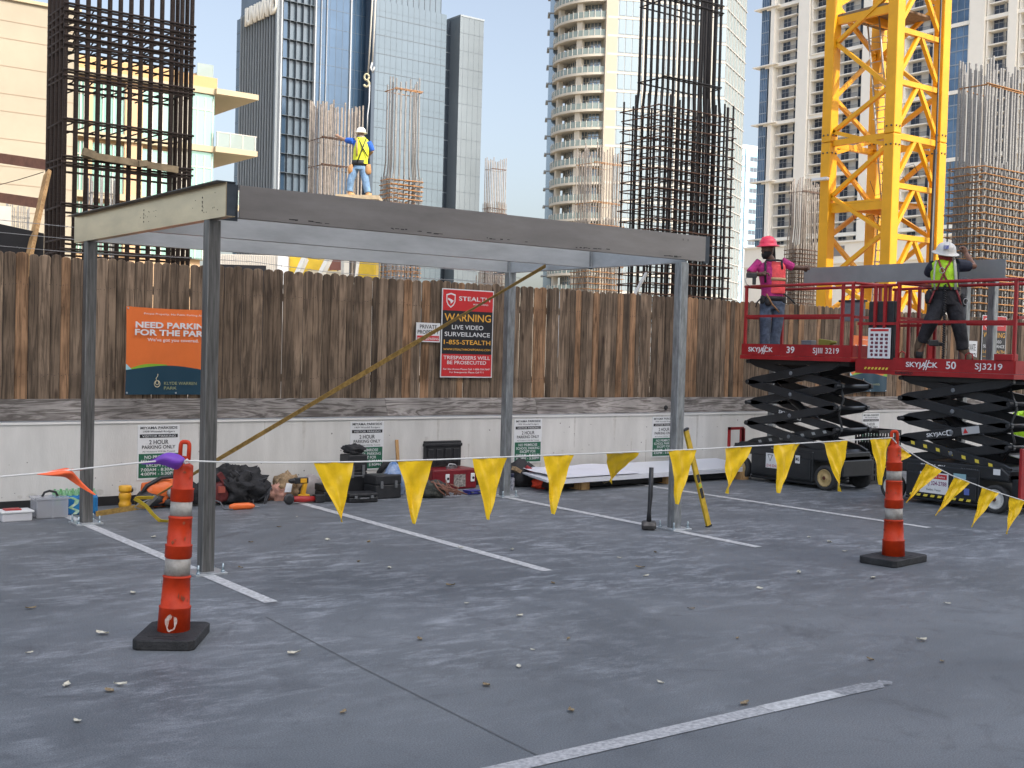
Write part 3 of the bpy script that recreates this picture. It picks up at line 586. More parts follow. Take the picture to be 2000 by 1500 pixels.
# ---------------------------------------------------------------- tools and bags along the wall
BLK = mat('black_nylon', (.016,.016,.018), .75, var=.5, vscale=12, bump=.5, bscale=30)
BLKP = mat('black_plastic', (.018,.019,.021), .45, var=.3, vscale=14)
REDP = mat('red_tool_plastic', (.36,.022,.02), .4, var=.15, vscale=10)
ORGP = mat('orange_tool_plastic', (.75,.15,.03), .4)
YELP = mat('yellow_plastic', (.70,.36,.02), .45, var=.1, vscale=10)
GREYP = mat('grey_plastic', (.12,.125,.13), .5)
CLEARP = mat('clear_plastic', (.50,.51,.54), .25, alpha=.5)
SILV = mat('tool_metal', (.42,.42,.42), .35, .8)
BROWNC = mat('tan_cloth', (.30,.21,.12), .85, var=.35, vscale=18, bump=.4)
def gp(x, y): p = on(x, y, z=0); return p
def on_floor(px, py, dy=0):
    p = gp(px, py); p.y = min(p.y+dy, 12.9); return p
# small white bin, clear storage box, pack of water bottles
p = Vector((3.20,12.30,0)); t = thing('plastic_bin', 'small low white plastic bin at the far left by the wall', 'bin', p)
b = MB(); b.box(p.x-.14,p.x+.14,p.y-.1,p.y+.1,0,.085); b.build('body', mat('grey_white_plastic',(.50,.50,.52),.4), t, bevel=.012); b = MB(); b.box(p.x-.155,p.x+.155,p.y-.112,p.y+.112,.085,.105); b.build('lid', WHITE, t, bevel=.006)
b = MB(); b.box(p.x-.1,p.x+.05,p.y-.05,p.y+.06,.105,.118); b.build('folded_glove', REDP, t)
p = Vector((3.55,12.38,0)); t = thing('storage_box', 'clear plastic storage box with a black handle beside the white bin', 'storage box', p)
b = MB(); b.box(p.x-.155,p.x+.155,p.y-.12,p.y+.12,0,.19); b.build('body', CLEARP, t, bevel=.015); b = MB(); b.box(p.x-.165,p.x+.165,p.y-.13,p.y+.13,.19,.21); b.box(p.x-.006,p.x+.006,p.y-.125,p.y-.121,.0,.19); b.build('lid', CLEARP, t, bevel=.004)
b = MB(); b.tube([(p.x-.07+.0,p.y,.21),(p.x-.05,p.y,.25),(p.x,p.y,.265),(p.x+.06,p.y,.25),(p.x+.08,p.y,.21)], .012, 8); b.build('handle', BLKP, t)
b = MB(); b.rbox(p.x-.06,p.y,.05,.11,.15,.08); b.rbox(p.x+.07,p.y,.06,.10,.15,.1); b.build('contents', GREYP, t)
p = Vector((3.80,12.52,0)); t = thing('water_bottle_pack', 'shrink wrapped blue and green pack of water bottles behind the back left column', 'bottle pack', p)
b = MB(); b.box(p.x-.19,p.x+.25,p.y-.12,p.y+.12,0,.20); b.build('wrap', mat('blue_shrink_wrap',(.012,.10,.30),.25,col2=(.03,.22,.45),vscale=9), t, bevel=.03)
GB = mat('green_label',(.06,.26,.05),.3,col2=(.30,.50,.34),vscale=22)
for i in range(7):
    for j in range(2):
        x = p.x-.15+i*.06; y = p.y-.07+j*.1; b = MB(); b.lathe((x,y,.17), [(.028,0),(.028,.04),(.012,.075),(.013,.09)], 10); b.build('bottle', GB, t)
b = MB(); b.add([(p.x-.02+.045*(math.sin(v*2.2)+u),p.y-.123,.01+v*.036) for v in range(6) for u in (0,1)], [(i*2,i*2+1,i*2+3,i*2+2) for i in range(5)]); b.add([(p.x-.19,p.y-.123,.02),(p.x-.13,p.y-.123,.02),(p.x-.14,p.y-.123,.18),(p.x-.18,p.y-.123,.19)], [(0,1,2,3)]); b.build('printed_swirl', mat('green_print',(.16,.42,.14),.3,col2=(.55,.68,.62),vscale=16), t)
# yellow canister
p = on_floor(247,992,.05); t = thing('yellow_canister', 'stacked yellow plastic canister on the floor beside the ratchet', 'canister', p)
b = MB(); b.lathe(p, [(.058,0),(.066,.02),(.066,.045),(.056,.06),(.056,.085),(.064,.1),(.064,.15),(.05,.17)], 20); b.build('body', YELP, t); b = MB(); b.lathe(p, [(.066,.17),(.068,.19),(.068,.225),(.06,.235)], 16); b.build('cap', YELP, t)
# cut-off saw
p = on(304,988,z=0); p.y = min(p.y,12.62); t = thing('cutoff_saw', 'orange and black power cutoff saw lying against the wall behind the leaning post', 'power saw', p)
b = MB(); b.blob((p.x,p.y,.16), .22,.12,.15,.28,3,2.5,flat=False); b.build('engine_body', ORGP, t); b = MB(); b.blob((p.x-.14,p.y-.06,.10), .16,.08,.10,.2,5); b.blob((p.x+.14,p.y-.05,.07), .18,.08,.07,.25,8); b.build('guard', BLKP, t)
b = MB(); b.tube([(p.x-.26,p.y-.04,.1),(p.x-.18,p.y-.08,.25),(p.x-.02,p.y-.08,.33),(p.x+.12,p.y-.08,.34)], .022, 8); b.tube([(p.x+.20,p.y-.10,.34),(p.x+.24,p.y-.10,.26),(p.x+.24,p.y-.10,.14),(p.x+.18,p.y-.1,.05)], .013, 8); b.build('handle', BLKP, t)
b = MB(); b.lathe((p.x+.09,p.y-.115,.17), [(.065,0),(.062,.02),(.04,.035),(.025,.045)], 18, (0,-1,0)); b.build('starter_cover', mat('dull_alloy',(.32,.31,.29),.5,.5,var=.3), t); b = MB(); b.lathe((p.x+.09,p.y-.16,.17), [(.022,0),(.018,.012)], 12, (0,-1,0)); b.build('starter_cap', REDP, t)
# big black duffel with red pouch
p = on_floor(470,985,.12); t = thing('tool_bag', 'heaped black tool bag with straps and a dark red pouch near the front left column', 'tool bag', p)
b = MB(); b.blob((p.x+.03,p.y,.17), .30,.19,.22,.55,2,2.8,32,20); b.blob((p.x-.08,p.y,.30), .12,.10,.13,.5,6,3); b.blob((p.x+.22,p.y-.06,.12), .14,.1,.13,.5,9,3); b.build('bag', BLK, t)
b = MB(); b.blob((p.x-.24,p.y-.08,.13), .10,.07,.13,.3,4); b.rbox(p.x-.2,p.y-.10,.27,.06,.05,.20,ry=-.6); b.build('red_pouch', mat('dark_red_canvas',(.12,.018,.018),.7,var=.3,vscale=14), t); b = MB(); b.rbox(p.x-.24,p.y-.15,.18,.075,.03,.07,rz=.2); b.build('red_case', mat('faded_red_plastic',(.42,.09,.06),.5), t)
b = MB()
for i in range(16):
    a = random.uniform(0,6.28); x, z = p.x+.03+.25*math.cos(a), .17+.16*math.sin(a); b.tube([(x,p.y-.17,z),(x+.06*math.cos(a+1),p.y-.235,z+.05),(x+.1*math.cos(a+2),p.y-.2,z-.03+.1*math.sin(a))], .007, 6)
b.build('strap', mat('grey_webbing',(.06,.06,.065),.6), t)
b = MB(); b.blob((p.x-.46,p.y+.02,.11), .17,.11,.12,.45,12,2.6); tag(b.build('black_bag', BLK), 'low black bag squeezed between the column and the heaped tool bag', 'bag')
b = MB(); b.tube([gp(405,990)+Vector((0,0,.1)), gp(430,990)+Vector((0,0,.05)), gp(438,996)+Vector((0,0,.01)), gp(455,997)+Vector((0,0,.01))], .008, 6); tag(b.build('air_hose', GREYP), 'grey hose end lying in front of the low black bag', 'hose')
# orange float
p = gp(475,995); t = thing('hand_float', 'bright orange capsule shaped hand tool lying on the deck before the tool bag', 'hand tool', p)
a = Vector((1,-.06,0)).normalized(); b = MB(); b.tube([p-a*.16+Vector((0,0,.035)), p-a*.15+Vector((0,0,.035)), p-a*.1+Vector((0,0,.037)), p+a*.06+Vector((0,0,.037)), p+a*.11+Vector((0,0,.032)), p+a*.13+Vector((0,0,.03))], [.008,.025,.036,.036,.026,.01], 14); b.build('handle', ORGP, t); b = MB(); b.tube([p+a*.13+Vector((0,0,.03)), p+a*.2+Vector((0,0,.01))], [.006,.002], 8); b.build('tip', SILV, t)
# rags, drill
p = on_floor(572,978,.18); t = thing('work_rag_pile', 'crumpled tan and pink rags heaped against the wall', 'rags', p)
b = MB(); b.blob((p.x,p.y,.13), .16,.12,.15,.6,3,3,28,18); b.build('tan_cloth', BROWNC, t); b = MB(); b.blob((p.x-.13,p.y-.05,.06), .13,.1,.1,.6,8,3); b.build('pink_cloth', mat('pink_rag',(.48,.26,.20),.85,var=.3,vscale=15), t)
b = MB(); b.add([(p.x-.10,p.y-.16,.10),(p.x-.02,p.y-.17,.10),(p.x+.02,p.y-.12,.19),(p.x-.05,p.y-.11,.20)], [(0,1,2,3)]); b.build('white_cloth', WHITE, t)
p = on_floor(598,980,.10); t = thing('cordless_drill', 'yellow and black cordless drill standing on its battery in front of the rags', 'drill', p)
b = MB(); b.rbox(p.x-.02,p.y,.235,.17,.055,.07); b.lathe((p.x-.1,p.y,.235), [(.03,0),(.027,.05),(.012,.08)], 12, (-1,0,0)); b.build('motor_housing', BLKP, t, bevel=.01); b = MB(); b.rbox(p.x-.0,p.y-.029,.235,.08,.006,.05); b.rbox(p.x+.02,p.y,.14,.045,.045,.14,ry=.2); b.build('grip', YELP, t, bevel=.008); b = MB(); b.rbox(p.x+.02,p.y,.045,.12,.08,.06); b.build('battery', YELP, t, bevel=.01)
p = on_floor(582,983,-.04); t = thing('angle_grinder', 'red angle grinder with a black disc lying by the drill', 'grinder', p)
b = MB(); b.tube([(p.x-.12,p.y,.06),(p.x+.02,p.y,.05),(p.x+.2,p.y,.045)], [.03,.038,.03], 12); b.build('motor_housing', REDP, t); b = MB(); b.lathe((p.x-.15,p.y-.03,.065), [(.062,0),(.062,.012),(.03,.02)], 20, (0,-1,.1)); b.build('disc', BLKP, t); b = MB(); b.rbox(p.x+.24,p.y,.05,.12,.09,.09); b.build('battery', BLKP, t, bevel=.01)
# cardboard tube / bucket and cases
p = on_floor(622,975,.2); b = MB(); b.blob((p.x,p.y,.12), .15,.1,.14,.2,4,1.5); tag(b.build('canvas_pouch', mat('pale_canvas',(.30,.27,.26),.8,var=.2)), 'pale grey canvas pouch leaning on the wall right of the drill', 'pouch')
def case(px, py, w, d, h, label, rz=0, dy=0, nm='tool_case', m_=None, handle=True):
    p = on_floor(px, py, dy); t = thing(nm, label, 'tool case', p); M = Matrix.Rotation(rz,3,'Z'); ux, uy = M.col[0], M.col[1]
    b = MB(); b.obox(p+Vector((0,0,h*.3)), ux, uy, (0,0,1), w, d, h*.6-.004); b.build('base_shell', m_ or BLKP, t, bevel=.014)
    b = MB(); b.obox(p+Vector((0,0,h*.8)), ux, uy, (0,0,1), w*1.01, d*1.01, h*.4); b.build('lid', m_ or BLKP, t, bevel=.014)
    for k in (-.28,.28):
        b = MB(); b.obox(p+ux*w*k-uy*d*.515+Vector((0,0,h*.6)), ux, uy, (0,0,1), .035,.02,h*.3); b.build('latch', GREYP, t, bevel=.003)
    if handle:
        b = MB(); q = p-uy*(d*.52+.012)+Vector((0,0,h*.5)); b.tube([q-ux*.06+uy*.012, q-ux*.05-uy*.01, q+ux*.05-uy*.01, q+ux*.06+uy*.012], .008, 6); b.build('handle', GREYP, t)
    return p, t
case(652,978,.34,.22,.20,'black tool case partly behind the first full yellow pennant',.05,.05)
case(704,980,.36,.24,.11,'low flat black tool case lying in front of the tall case',-.1,.02)
p, _ = case(707,972,.26,.22,.50,'tall black tool case standing under a parking sign',.0,.22)
b = MB(); b.blob((p.x,p.y,.555), .14,.1,.06,.4,3); tag(b.build('black_jacket', BLK), 'black cloth bundle lying on top of the tall tool case', 'cloth')
case(757,974,.36,.26,.28,'square black tool case right of the tall case',.05,.12,handle=False)
p = on_floor(782,972,.14); b = MB(); b.blob((p.x,p.y,.18), .14,.12,.22,.35,6,2.2); tag(b.build('plastic_sack', mat('blue_white_plastic',(.02,.13,.36),.3,col2=(.55,.60,.68),vscale=6)), 'blue and white plastic sack slumped beside the square black case', 'sack')
p = on_floor(765,960,.28); b = MB(); b.tube([(p.x-.15,p.y,.22),(p.x-.05,p.y,.34),(p.x+.10,p.y,.34),(p.x+.18,p.y,.2),(p.x+.19,p.y,.05)], [.03,.045,.05,.05,.05], 10); tag(b.build('rolled_hose', BLK), 'black rolled hose arched behind the blue sack', 'hose')
p = on_floor(797,962,.2); b = MB(); b.bar((p.x,p.y,.0),(p.x+.01,12.96,.63),.04,.02,(0,1,0)); b.tint = [.5]*6; tag(b.build('wooden_stake', LUMBER), 'thin wooden stake leaning upright against the white wall', 'stake')
# red tool box with raised black lid
p = on_floor(884,955,.12); t = thing('tool_box', 'dark red tool box with its ribbed black lid raised', 'tool box', p)
b = MB(); b.box(p.x-.34,p.x+.34,p.y-.17,p.y+.17,0,.26); b.build('body', mat('dark_red_plastic',(.16,.008,.014),.4,var=.15,vscale=8), t, bevel=.02)
b = MB(); b.box(p.x-.29,p.x+.27,p.y+.1,p.y+.16,.27,.60); 
for i in range(4): b.box(p.x-.25+i*.13,p.x-.16+i*.13,p.y+.085,p.y+.1,.31,.50)
b.box(p.x-.30,p.x+.28,p.y+.085,p.y+.165,.53,.57); b.build('lid', BLKP, t, bevel=.012)
for dx in (-.12,.27):
    b = MB(); b.box(p.x+dx-.03,p.x+dx+.03,p.y-.182,p.y-.168,.09,.20); lt = b.build('latch', WHITE, t, bevel=.012); b = MB(); b.lathe((p.x+dx+.005,p.y-.183,.14), [(.018,0),(.016,.003)], 12, (0,-1,0)); b.build('latch_eye', BLKP, lt)
b = MB(); b.box(p.x-.02,p.x+.16,p.y-.175,p.y-.17,.03,.19); b.build('sticker', mat('busy_sticker',(.02,.02,.02),.4,col2=(.45,.42,.38),vscale=34), t)
b = MB(); b.tube([(p.x-.08,p.y-.1,.27),(p.x-.05,p.y-.1,.32),(p.x+.04,p.y-.1,.31),(p.x+.08,p.y-.1,.27)], .01, 6); b.rbox(p.x,p.y-.08,.275,.16,.06,.03,rz=.4); b.build('loose_wrench', SILV, t)
p = on_floor(845,972,.06); t = thing('work_bag', 'grey green work bag with tangled red cords in front of the red tool box', 'bag', p)
b = MB(); b.blob((p.x,p.y,.09), .24,.14,.12,.35,7,2.5); b.build('bag', mat('grey_green_canvas',(.05,.053,.045),.8,var=.4,vscale=14,bump=.5), t)
b = MB()
for i in range(9): b.tube([(p.x+random.uniform(-.1,.3),p.y-.1,.12+random.uniform(0,.1)),(p.x+random.uniform(0,.3),p.y-.16,.12),(p.x+random.uniform(.1,.45),p.y-.15,.03)], .01, 6)
b.build('cord', mat('brown_red_cord',(.20,.09,.06),.7), t)
case(922,965,.20,.14,.055,'small flat blue case lying in front of the red tool box',.1,.0,'hand_case',mat('blue_plastic',(.02,.025,.20),.4),False)
p = on_floor(1004,958,.05); t = thing('spray_can', 'spray can with a pale label standing just right of the back right column', 'spray can', p)
b = MB(); b.lathe(p, [(.032,0),(.033,.005),(.033,.15),(.022,.17)], 16); b.build('can', mat('can_label',(.45,.46,.50),.35,col2=(.03,.03,.05),vscale=30), t); b = MB(); b.lathe(p, [(.026,.168),(.026,.21),(.02,.215)], 14); b.build('cap', mat('navy_cap',(.02,.025,.06),.4), t)
p = on_floor(1030,952,.14); t = thing('duffel_bag', 'black and red duffel bag slumped right of the spray can', 'bag', p)
b = MB(); b.blob((p.x,p.y,.15), .27,.15,.19,.35,9,2.2); b.build('bag', BLK, t); b = MB(); b.tube([(p.x-.02,p.y-.13,.27),(p.x+.12,p.y-.17,.18),(p.x+.24,p.y-.17,.05)], .028, 8); b.build('red_trim', mat('red_canvas',(.28,.02,.025),.7), t); b = MB(); b.rbox(p.x-.16,p.y-.12,.23,.18,.06,.05,rz=.3,ry=.4); b.build('tan_glove', BROWNC, t)
p = on_floor(1058,954,.0); b = MB(); b.blob((p.x,p.y,.06), .13,.09,.08,.5,5,3); b.rbox(p.x+.14,p.y,.04,.14,.06,.06); tag(b.build('work_gloves', mat('hot_orange_cloth',(.80,.06,.02),.7,var=.4,vscale=20)), 'bright orange gloves lying at the end of the duffel bag', 'gloves')
# white panels on blocks
t = thing('panel_stack', 'stack of white metal roof panels lying on wood blocks along the wall', 'panels', (11.4,12.3,0))
for i in range(3):
    b = MB(); dx = -.05*i; vs = []; z = .115+i*.022
    b.add([(9.55+dx,11.80,z-.005*i),(13.6,12.02,z),(13.6,12.85,z+.05),(9.75+dx,12.80,z+.04)]+[(9.55+dx,11.80,z+.018),(13.6,12.02,z+.018),(13.6,12.85,z+.068),(9.75+dx,12.80,z+.058)], [(3,2,1,0),(4,5,6,7),(0,1,5,4),(1,2,6,5),(2,3,7,6),(3,0,4,7)]); b.build('panel', mat('white_panel',(.62,.64,.68),.35,var=.04,vscale=2), t)
b = MB(); vs = []
b.grid(lambda u,v: Vector((9.62+u*1.5,11.80+.08*u+v*.75,.186+.055*v+.012*math.sin(u*9+v*4)*math.sin(v*5)+.006)), 24, 12); b.build('plastic_film', mat('white_film',(.66,.67,.74),.3), t)
for x in (10.15,11.75,13.2):
    b = MB(); b.box(x,x+.14,11.95,12.9,.0,.112); b.tint = [.5]*6; b.build('wood_block', LUMBER, t)
b = MB(); b.box(9.72,13.55,12.1,12.8,.02,.108); b.build('dark_pallet', BLKP, t)
b = MB(); b.tube([gp(1165,948)+Vector((0,0,.10)), gp(1180,952)+Vector((0,0,.06)), gp(1215,945)+Vector((0,0,.1)), gp(1250,935)+Vector((0,0,.14))], .006, 6); b.build('cream_cord', mat('cream_cord',(.62,.52,.30),.6), t)
# sledgehammer, level
p = Vector((8.50,8.93,0)); t = thing('sledgehammer', 'black handled sledgehammer standing on its head beside the front right column', 'hammer', p)
a = Vector((RT.x,RT.y,0)).normalized(); b = MB(); b.tube([p+a*-.072+Vector((0,0,.05)), p+a*-.06+Vector((0,0,.05)), p+a*-.055+Vector((0,0,.05)), p+a*.055+Vector((0,0,.05)), p+a*.06+Vector((0,0,.05)), p+a*.072+Vector((0,0,.05))], [.038,.046,.05,.05,.046,.038], 8, smooth=False); b.build('head', mat('worn_iron',(.09,.085,.08),.5,.5,var=.5,vscale=20), t)
b = MB(); b.tube([p+Vector((0,0,.09)), p+Vector((0,0,.2)), p+Vector((.01,.0,.35)), p+Vector((.012,0,.64))], [.027,.020,.024,.024], 10); b.build('handle', BLKP, t)
f_ = Vector((9.24,8.80,0.0)); h_ = Vector(on(1339,838,y=8.86)); t = thing('spirit_level', 'long yellow spirit level leaning against the front right column', 'level', f_)
b = MB(); b.bar(f_, h_, .028, .06, (1,0,0)); b.build('body', mat('yellow_paint',(.50,.33,.02),.4,var=.2,vscale=15), t, bevel=.003)
for f in (.0,.985): b = MB(); b.bar(f_.lerp(h_,f)+Vector((0,0,.001)), f_.lerp(h_,f+.02), .034, .068, (1,0,0)); b.build('end_cap', BLKP, t)
for f0, f1 in ((.30,.40),(.46,.54)):
    b = MB(); b.bar(f_.lerp(h_,f0)+Vector((-.0,-.002,0)), f_.lerp(h_,f1)+Vector((0,-.002,0)), .031, .04, (1,0,0)); b.build('black_window', BLKP, t)
b = MB(); q = f_.lerp(h_,.43)+Vector((0,-.016,0)); b.lathe(q, [(.02,0),(.018,.004)], 12, (0,-1,0)); b.build('vial', mat('vial_green',(.35,.55,.1),.2), t)
# crates behind the nearer end of the left lift
p = Vector((15.5,12.3,0)); 
for nm, px, py, w, d, h, lab in (('plastic_crate',1697,908,.55,.42,.75,'tall open black plastic crate stack right of the left scissor lift'),('plastic_bucket_box',1672,945,.5,.35,.40,'low black tool box on the floor behind the left lift wheel')):
    q = Vector((on(px,py,z=0 if nm!='plastic_crate' else .35))) if nm != 'plastic_crate' else Vector((15.35,11.2,0)); 
    if nm != 'plastic_crate': q = Vector((14.55,10.9,0))
    t = thing('plastic_crate', lab, 'crate', q)
    b = MB(); th = .02
    for z0, z1 in ((0,.05),(h*.3,h*.36),(h*.5,h*.56),(h*.78,h*.84),(h*.94,h)):
        b.box(q.x-w/2,q.x+w/2,q.y-d/2,q.y-d/2+th,z0,z1); b.box(q.x-w/2,q.x-w/2+th,q.y-d/2+th,q.y+d/2,z0,z1); b.box(q.x-w/2+th,q.x+w/2,q.y+d/2-th,q.y+d/2,z0,z1); b.box(q.x+w/2-th,q.x+w/2,q.y-d/2+th,q.y+d/2-th,z0,z1)
    b.build('rim', BLKP, t); b = MB()
    for i in range(9):
        x = q.x-w/2+i*(w-th)/8; b.box(x,x+.028,q.y-d/2+.003,q.y-d/2+.016,.0,h*.97); y = q.y-d/2+i*(d-th)/8; b.box(q.x-w/2+.003,q.x-w/2+.016,y,y+.025,0,h*.97)
    b.box(q.x-w/2+.03,q.x+w/2-.03,q.y-d/2+.03,q.y+d/2-.03,.02,h*.74); b.build('slat', BLKP, t)
# leaves and litter on the deck
LEAF = mat('dry_leaf', (.30,.24,.15), .8, col2=(.16,.11,.06), vscale=90); LEAF2 = mat('pale_leaf', (.52,.49,.40), .8, var=.2, vscale=50)
spots = [(57,1277),(130,1341),(235,1340),(214,1351),(574,1279),(1013,1303),(670,1394),(1015,1205),(1262,1126),(1440,1248),(1454,1376),(1800,1252),(1290,1335),(1484,1150),(1850,1180),(1040,1270),(1115,1390),(912,1180),(470,1110),(700,1098),(760,1110),(880,1145),(640,1055),(720,1060),(900,1070),(1000,1075),(1080,1140),(1210,1090),(1250,1110),(1280,1080),(1580,1050),(1650,1078),(1620,1060),(1560,1120),(1705,1130),(150,1410),(260,1160),(200,1240),(60,1190),(300,1050),(350,1045),(490,1060),(545,1030),(580,1010),(1110,1250),(1700,1290),(1840,1294),(1350,1190),(820,1250),(950,1340)]
random.seed(3)
for i, (x, y) in enumerate(spots):
    p = gp(x, y); L = random.uniform(.020,.042); a = random.uniform(0,6.28); u = Vector((math.cos(a),math.sin(a),0)); v = Vector((-u.y,u.x,0)); cu = random.uniform(.15,.5); b = MB()
    jit = [random.uniform(.55,1.35) for _ in range(9)]; tw_ = random.uniform(-.5,.5)
    def lf(s_, q): 
        w_ = jit[int(round(s_*8))]*L*.55*math.sin(math.pi*min(1,s_*.97+.015))**.8; return p+u*(s_-.5)*L*2+v*(q-.5)*2*w_+Vector((0,0,.004+cu*L*(abs(q-.5)*1.6)**2*.8+cu*L*1.6*(s_-.4)**2+L*tw_*(q-.5)*(s_-.5)+L*abs(tw_)*.25))
    b.grid(lf, 8, 4); dark = random.random() < .4
    tag(b.build('dry_leaf', LEAF if dark else LEAF2, org=p), 'small dry brown curled leaf lying on the grey parking deck' if dark else 'small pale dry curled leaf lying on the grey parking deck', 'leaf', 'brown leaves scattered on the deck' if dark else 'pale leaves scattered on the deck')
# ---------------------------------------------------------------- scissor lifts
LRED = mat('lift_red_paint', (.30,.014,.016), .42, var=.18, vscale=6, bump=.04, bscale=50, spec=.4)
LBLK = mat('lift_dark_paint', (.016,.018,.020), .38, var=.25, vscale=5, bump=.04, bscale=40)
LGRY = mat('lift_worn_grey', (.16,.17,.18), .5, var=.2)
TYRE = mat('solid_tyre', (.03,.03,.03), .8, var=.2)
YEL = mat('hazard_yellow', (.70,.55,.06), .5); DECAL = mat('decal_white', (.70,.70,.69), .5)
def lift(label, wy0, wy1, py0, py1, zb, rail, rim, number, model, ext=None, seed=0, deco=0):
    X0, X1 = 13.25, 14.10; t = thing('scissor_lift', label, 'scissor lift', (X0+.42,(wy0+wy1)/2,0), 'scissor lifts parked end to end'); random.seed(seed)
    b = MB(); b.box(X0+.02,X1-.02,wy0+.21,wy1-.21,.09,.50); b.box(X0+.06,X1-.06,wy0-.16,wy1+.16,.38,.52); b.box(X0-.0,X1,wy0+.24,wy1-.24,.11,.40); b.prism([(X0+.03,wy0-.16,.40),(X0+.03,wy0-.16,.47),(X0+.03,wy0-.05,.55),(X0+.03,wy1+.02,.55),(X0+.03,wy1+.16,.47),(X0+.03,wy1+.16,.40)],(X1-X0-.06,0,0))
    b.box(X0+.1,X1-.1,wy0-.24,wy0-.16,.20,.42); b.box(X0+.03,X1-.03,wy0+.2,wy1-.2,.05,.085)
    ch = b.build('chassis', LBLK, t, bevel=.012)
    for xx, dr in ((X0+.005,-1),(X1-.005,1)):
        for yy in (wy0, wy1):
            b = MB(); b.lathe((xx-dr*.10,yy,.17), [(.11,0),(.158,.0),(.17,.012),(.17,.088),(.158,.10),(.122,.10),(.120,.085)], 30, (dr,0,0)); w = b.build('wheel', TYRE, t)
            b = MB(); b.lathe((xx-dr*.10,yy,.17), [(.121,.06),(.121,.094),(.108,.098),(.100,.086),(.040,.086),(.036,.100),(.0,.100)], 28, (dr,0,0)); r_ = b.build('rim', rim, w)
            b = MB(); b.lathe((xx+dr*.002,yy,.17), [(.03,0),(.024,.004)], 6, (dr,0,0)); b.build('hub_cap', mat('rusty_hub',(.10,.03,.015),.8), w)
    # scissor arms
    z0, z1 = .53, zb-.04; n = 4; hz = (z1-z0)/n; ya, yb = wy0-.10, wy1-.04
    pin = MB()
    for i in range(n):
        za, zc = z0+i*hz, z0+(i+1)*hz
        for side in (0,1):
            xo = X0+.08 if side == 0 else X1-.14
            for k in (0,1):
                x = xo+(.0 if (k+i)%2 == 0 else .062)*(1 if side == 0 else 1)
                A, B = (Vector((x,ya,za)), Vector((x,yb,zc))) if k == 0 else (Vector((x,ya,zc)), Vector((x,yb,za)))
                d = (B-A).normalized(); nn = Vector((0,-d.z,d.y)); e = .056
                pr = [A-nn*e*.45-d*.04, A-nn*e+d*.10, B-nn*e-d*.10, B-nn*e*.45+d*.04, B+nn*e*.45+d*.04, B+nn*e-d*.10, A+nn*e+d*.10, A+nn*e*.45-d*.04]
                b = MB(); b.prism(pr, (.055,0,0)); arm = b.build('scissor_arm', LBLK, t, bevel=.006)
                if side == 0 and i == 1 and k == (1 if deco else 0):
                    mid = A.lerp(B,.62 if deco else .55)+Vector((-.001,0,0)); fr = (-d, nn*(1 if nn.z>0 else -1), Vector((-1,0,0)))
                    text('lettering', 'SKYJACK', mid-fr[1]*.022, .045, DECAL, arm, fr=fr, w=.34, bold=.02)
                if side == 0 and i == 0 and k == (0 if deco else 1):
                    for q in range(7):
                        c = A.lerp(B,.14+q*.12)+Vector((-.0015,0,0)); b = MB(); b.add([c-d*.035-nn*.02, c+d*.02-nn*.02, c+d*.035+nn*.02, c-d*.02+nn*.02], [(3,2,1,0)])
                        b.build('hazard_stripe', YEL if deco else mat('grey_decal',(.32,.33,.32),.5), arm)
                if side == 0 and deco and i == 1 and k == 1:
                    c = A.lerp(B,.34); fr = (-d, nn*(1 if nn.z>0 else -1), Vector((-1,0,0))); O = c+Vector((-.0015,0,0)); b = MB(); b.add([O-d*.14-nn*.045, O+d*.10-nn*.045, O+d*.10+nn*.045, O-d*.14+nn*.045],[(3,2,1,0)]); lab = b.build('warning_label', mat('label_grey',(.42,.42,.42),.5), arm)
                    b = MB(); O2 = c+d*.05+Vector((-.003,0,0)); b.add([O2-d*.035-nn*.03, O2+d*.035-nn*.03, O2+nn*.035],[(2,1,0)]); b.build('warning_triangle', RED, lab)
                if side == 0 and i == 1 and k == (1 if deco else 0):
                    c = A.lerp(B,.42 if not deco else .52)+Vector((-.0015,0,0)); b = MB(); b.add([c-d*.035-nn*.035, c+d*.035-nn*.035, c+d*.035+nn*.035, c-d*.035+nn*.035],[(3,2,1,0)]); q = b.build('pinch_label', DECAL, arm); b = MB(); b.lathe(c,[(.026,.001),(.026,.002)],16,(-1,0,0)); b.lathe(c,[(.015,.0),(.015,.003)],12,(-1,0,0)); b.build('pinch_mark', INK, q)
        ym, zm = (ya+yb)/2, (za+zc)/2
        b = MB(); b.cyl((X0+.072,ym,zm),(X1-.07,ym,zm),.020,12); b.lathe((X0+.08,ym,zm),[(.03,0),(.026,.008),(.012,.010)],14,(-1,0,0)); b.build('pivot_pin', LGRY, t)
        for yy in (ya,yb):
            b = MB(); b.cyl((X0+.06,yy,zc),(X1-.06,yy,zc),.028,10); b.build('cross_tube', LBLK, t)
    b = MB(); b.cyl((X0+.42,ya+.25,.7),(X0+.42,yb-.35,zb-.45),.055,14); b.cyl((X0+.42,yb-.55,zb-.62),(X0+.42,yb-.25,zb-.36),.038,12); b.build('hydraulic_ram', LBLK, t)
    b = MB(); b.tube([(X0+.25,ya+.15,.62),(X0+.2,ya-.02,.85),(X0+.22,ya+.06,1.05),(X0+.2,ya-.03,1.25),(X0+.25,ya+.1,1.5)], .016, 8); b.build('hose', BLKP, t)
    # platform
    b = MB(); b.box(X0+.02,X1-.02,py0+.02,py1-.02,zb+.02,zb+.05); b.box(X0+.09,X1-.09,py0+.1,py1-.08,zb-.07,zb+.02); dk = b.build('deck', LBLK, t)
    tb = .215; b = MB(); b.box(X0-.012,X0,py0,py1,zb+.055,zb+tb); b.box(X0-.03,X0+.03,py0-.01,py1+.01,zb-.005,zb+.052); b.box(X1,X1+.012,py0,py1,zb+.055,zb+tb); b.box(X1-.03,X1+.03,py0-.01,py1+.01,zb-.005,zb+.052)
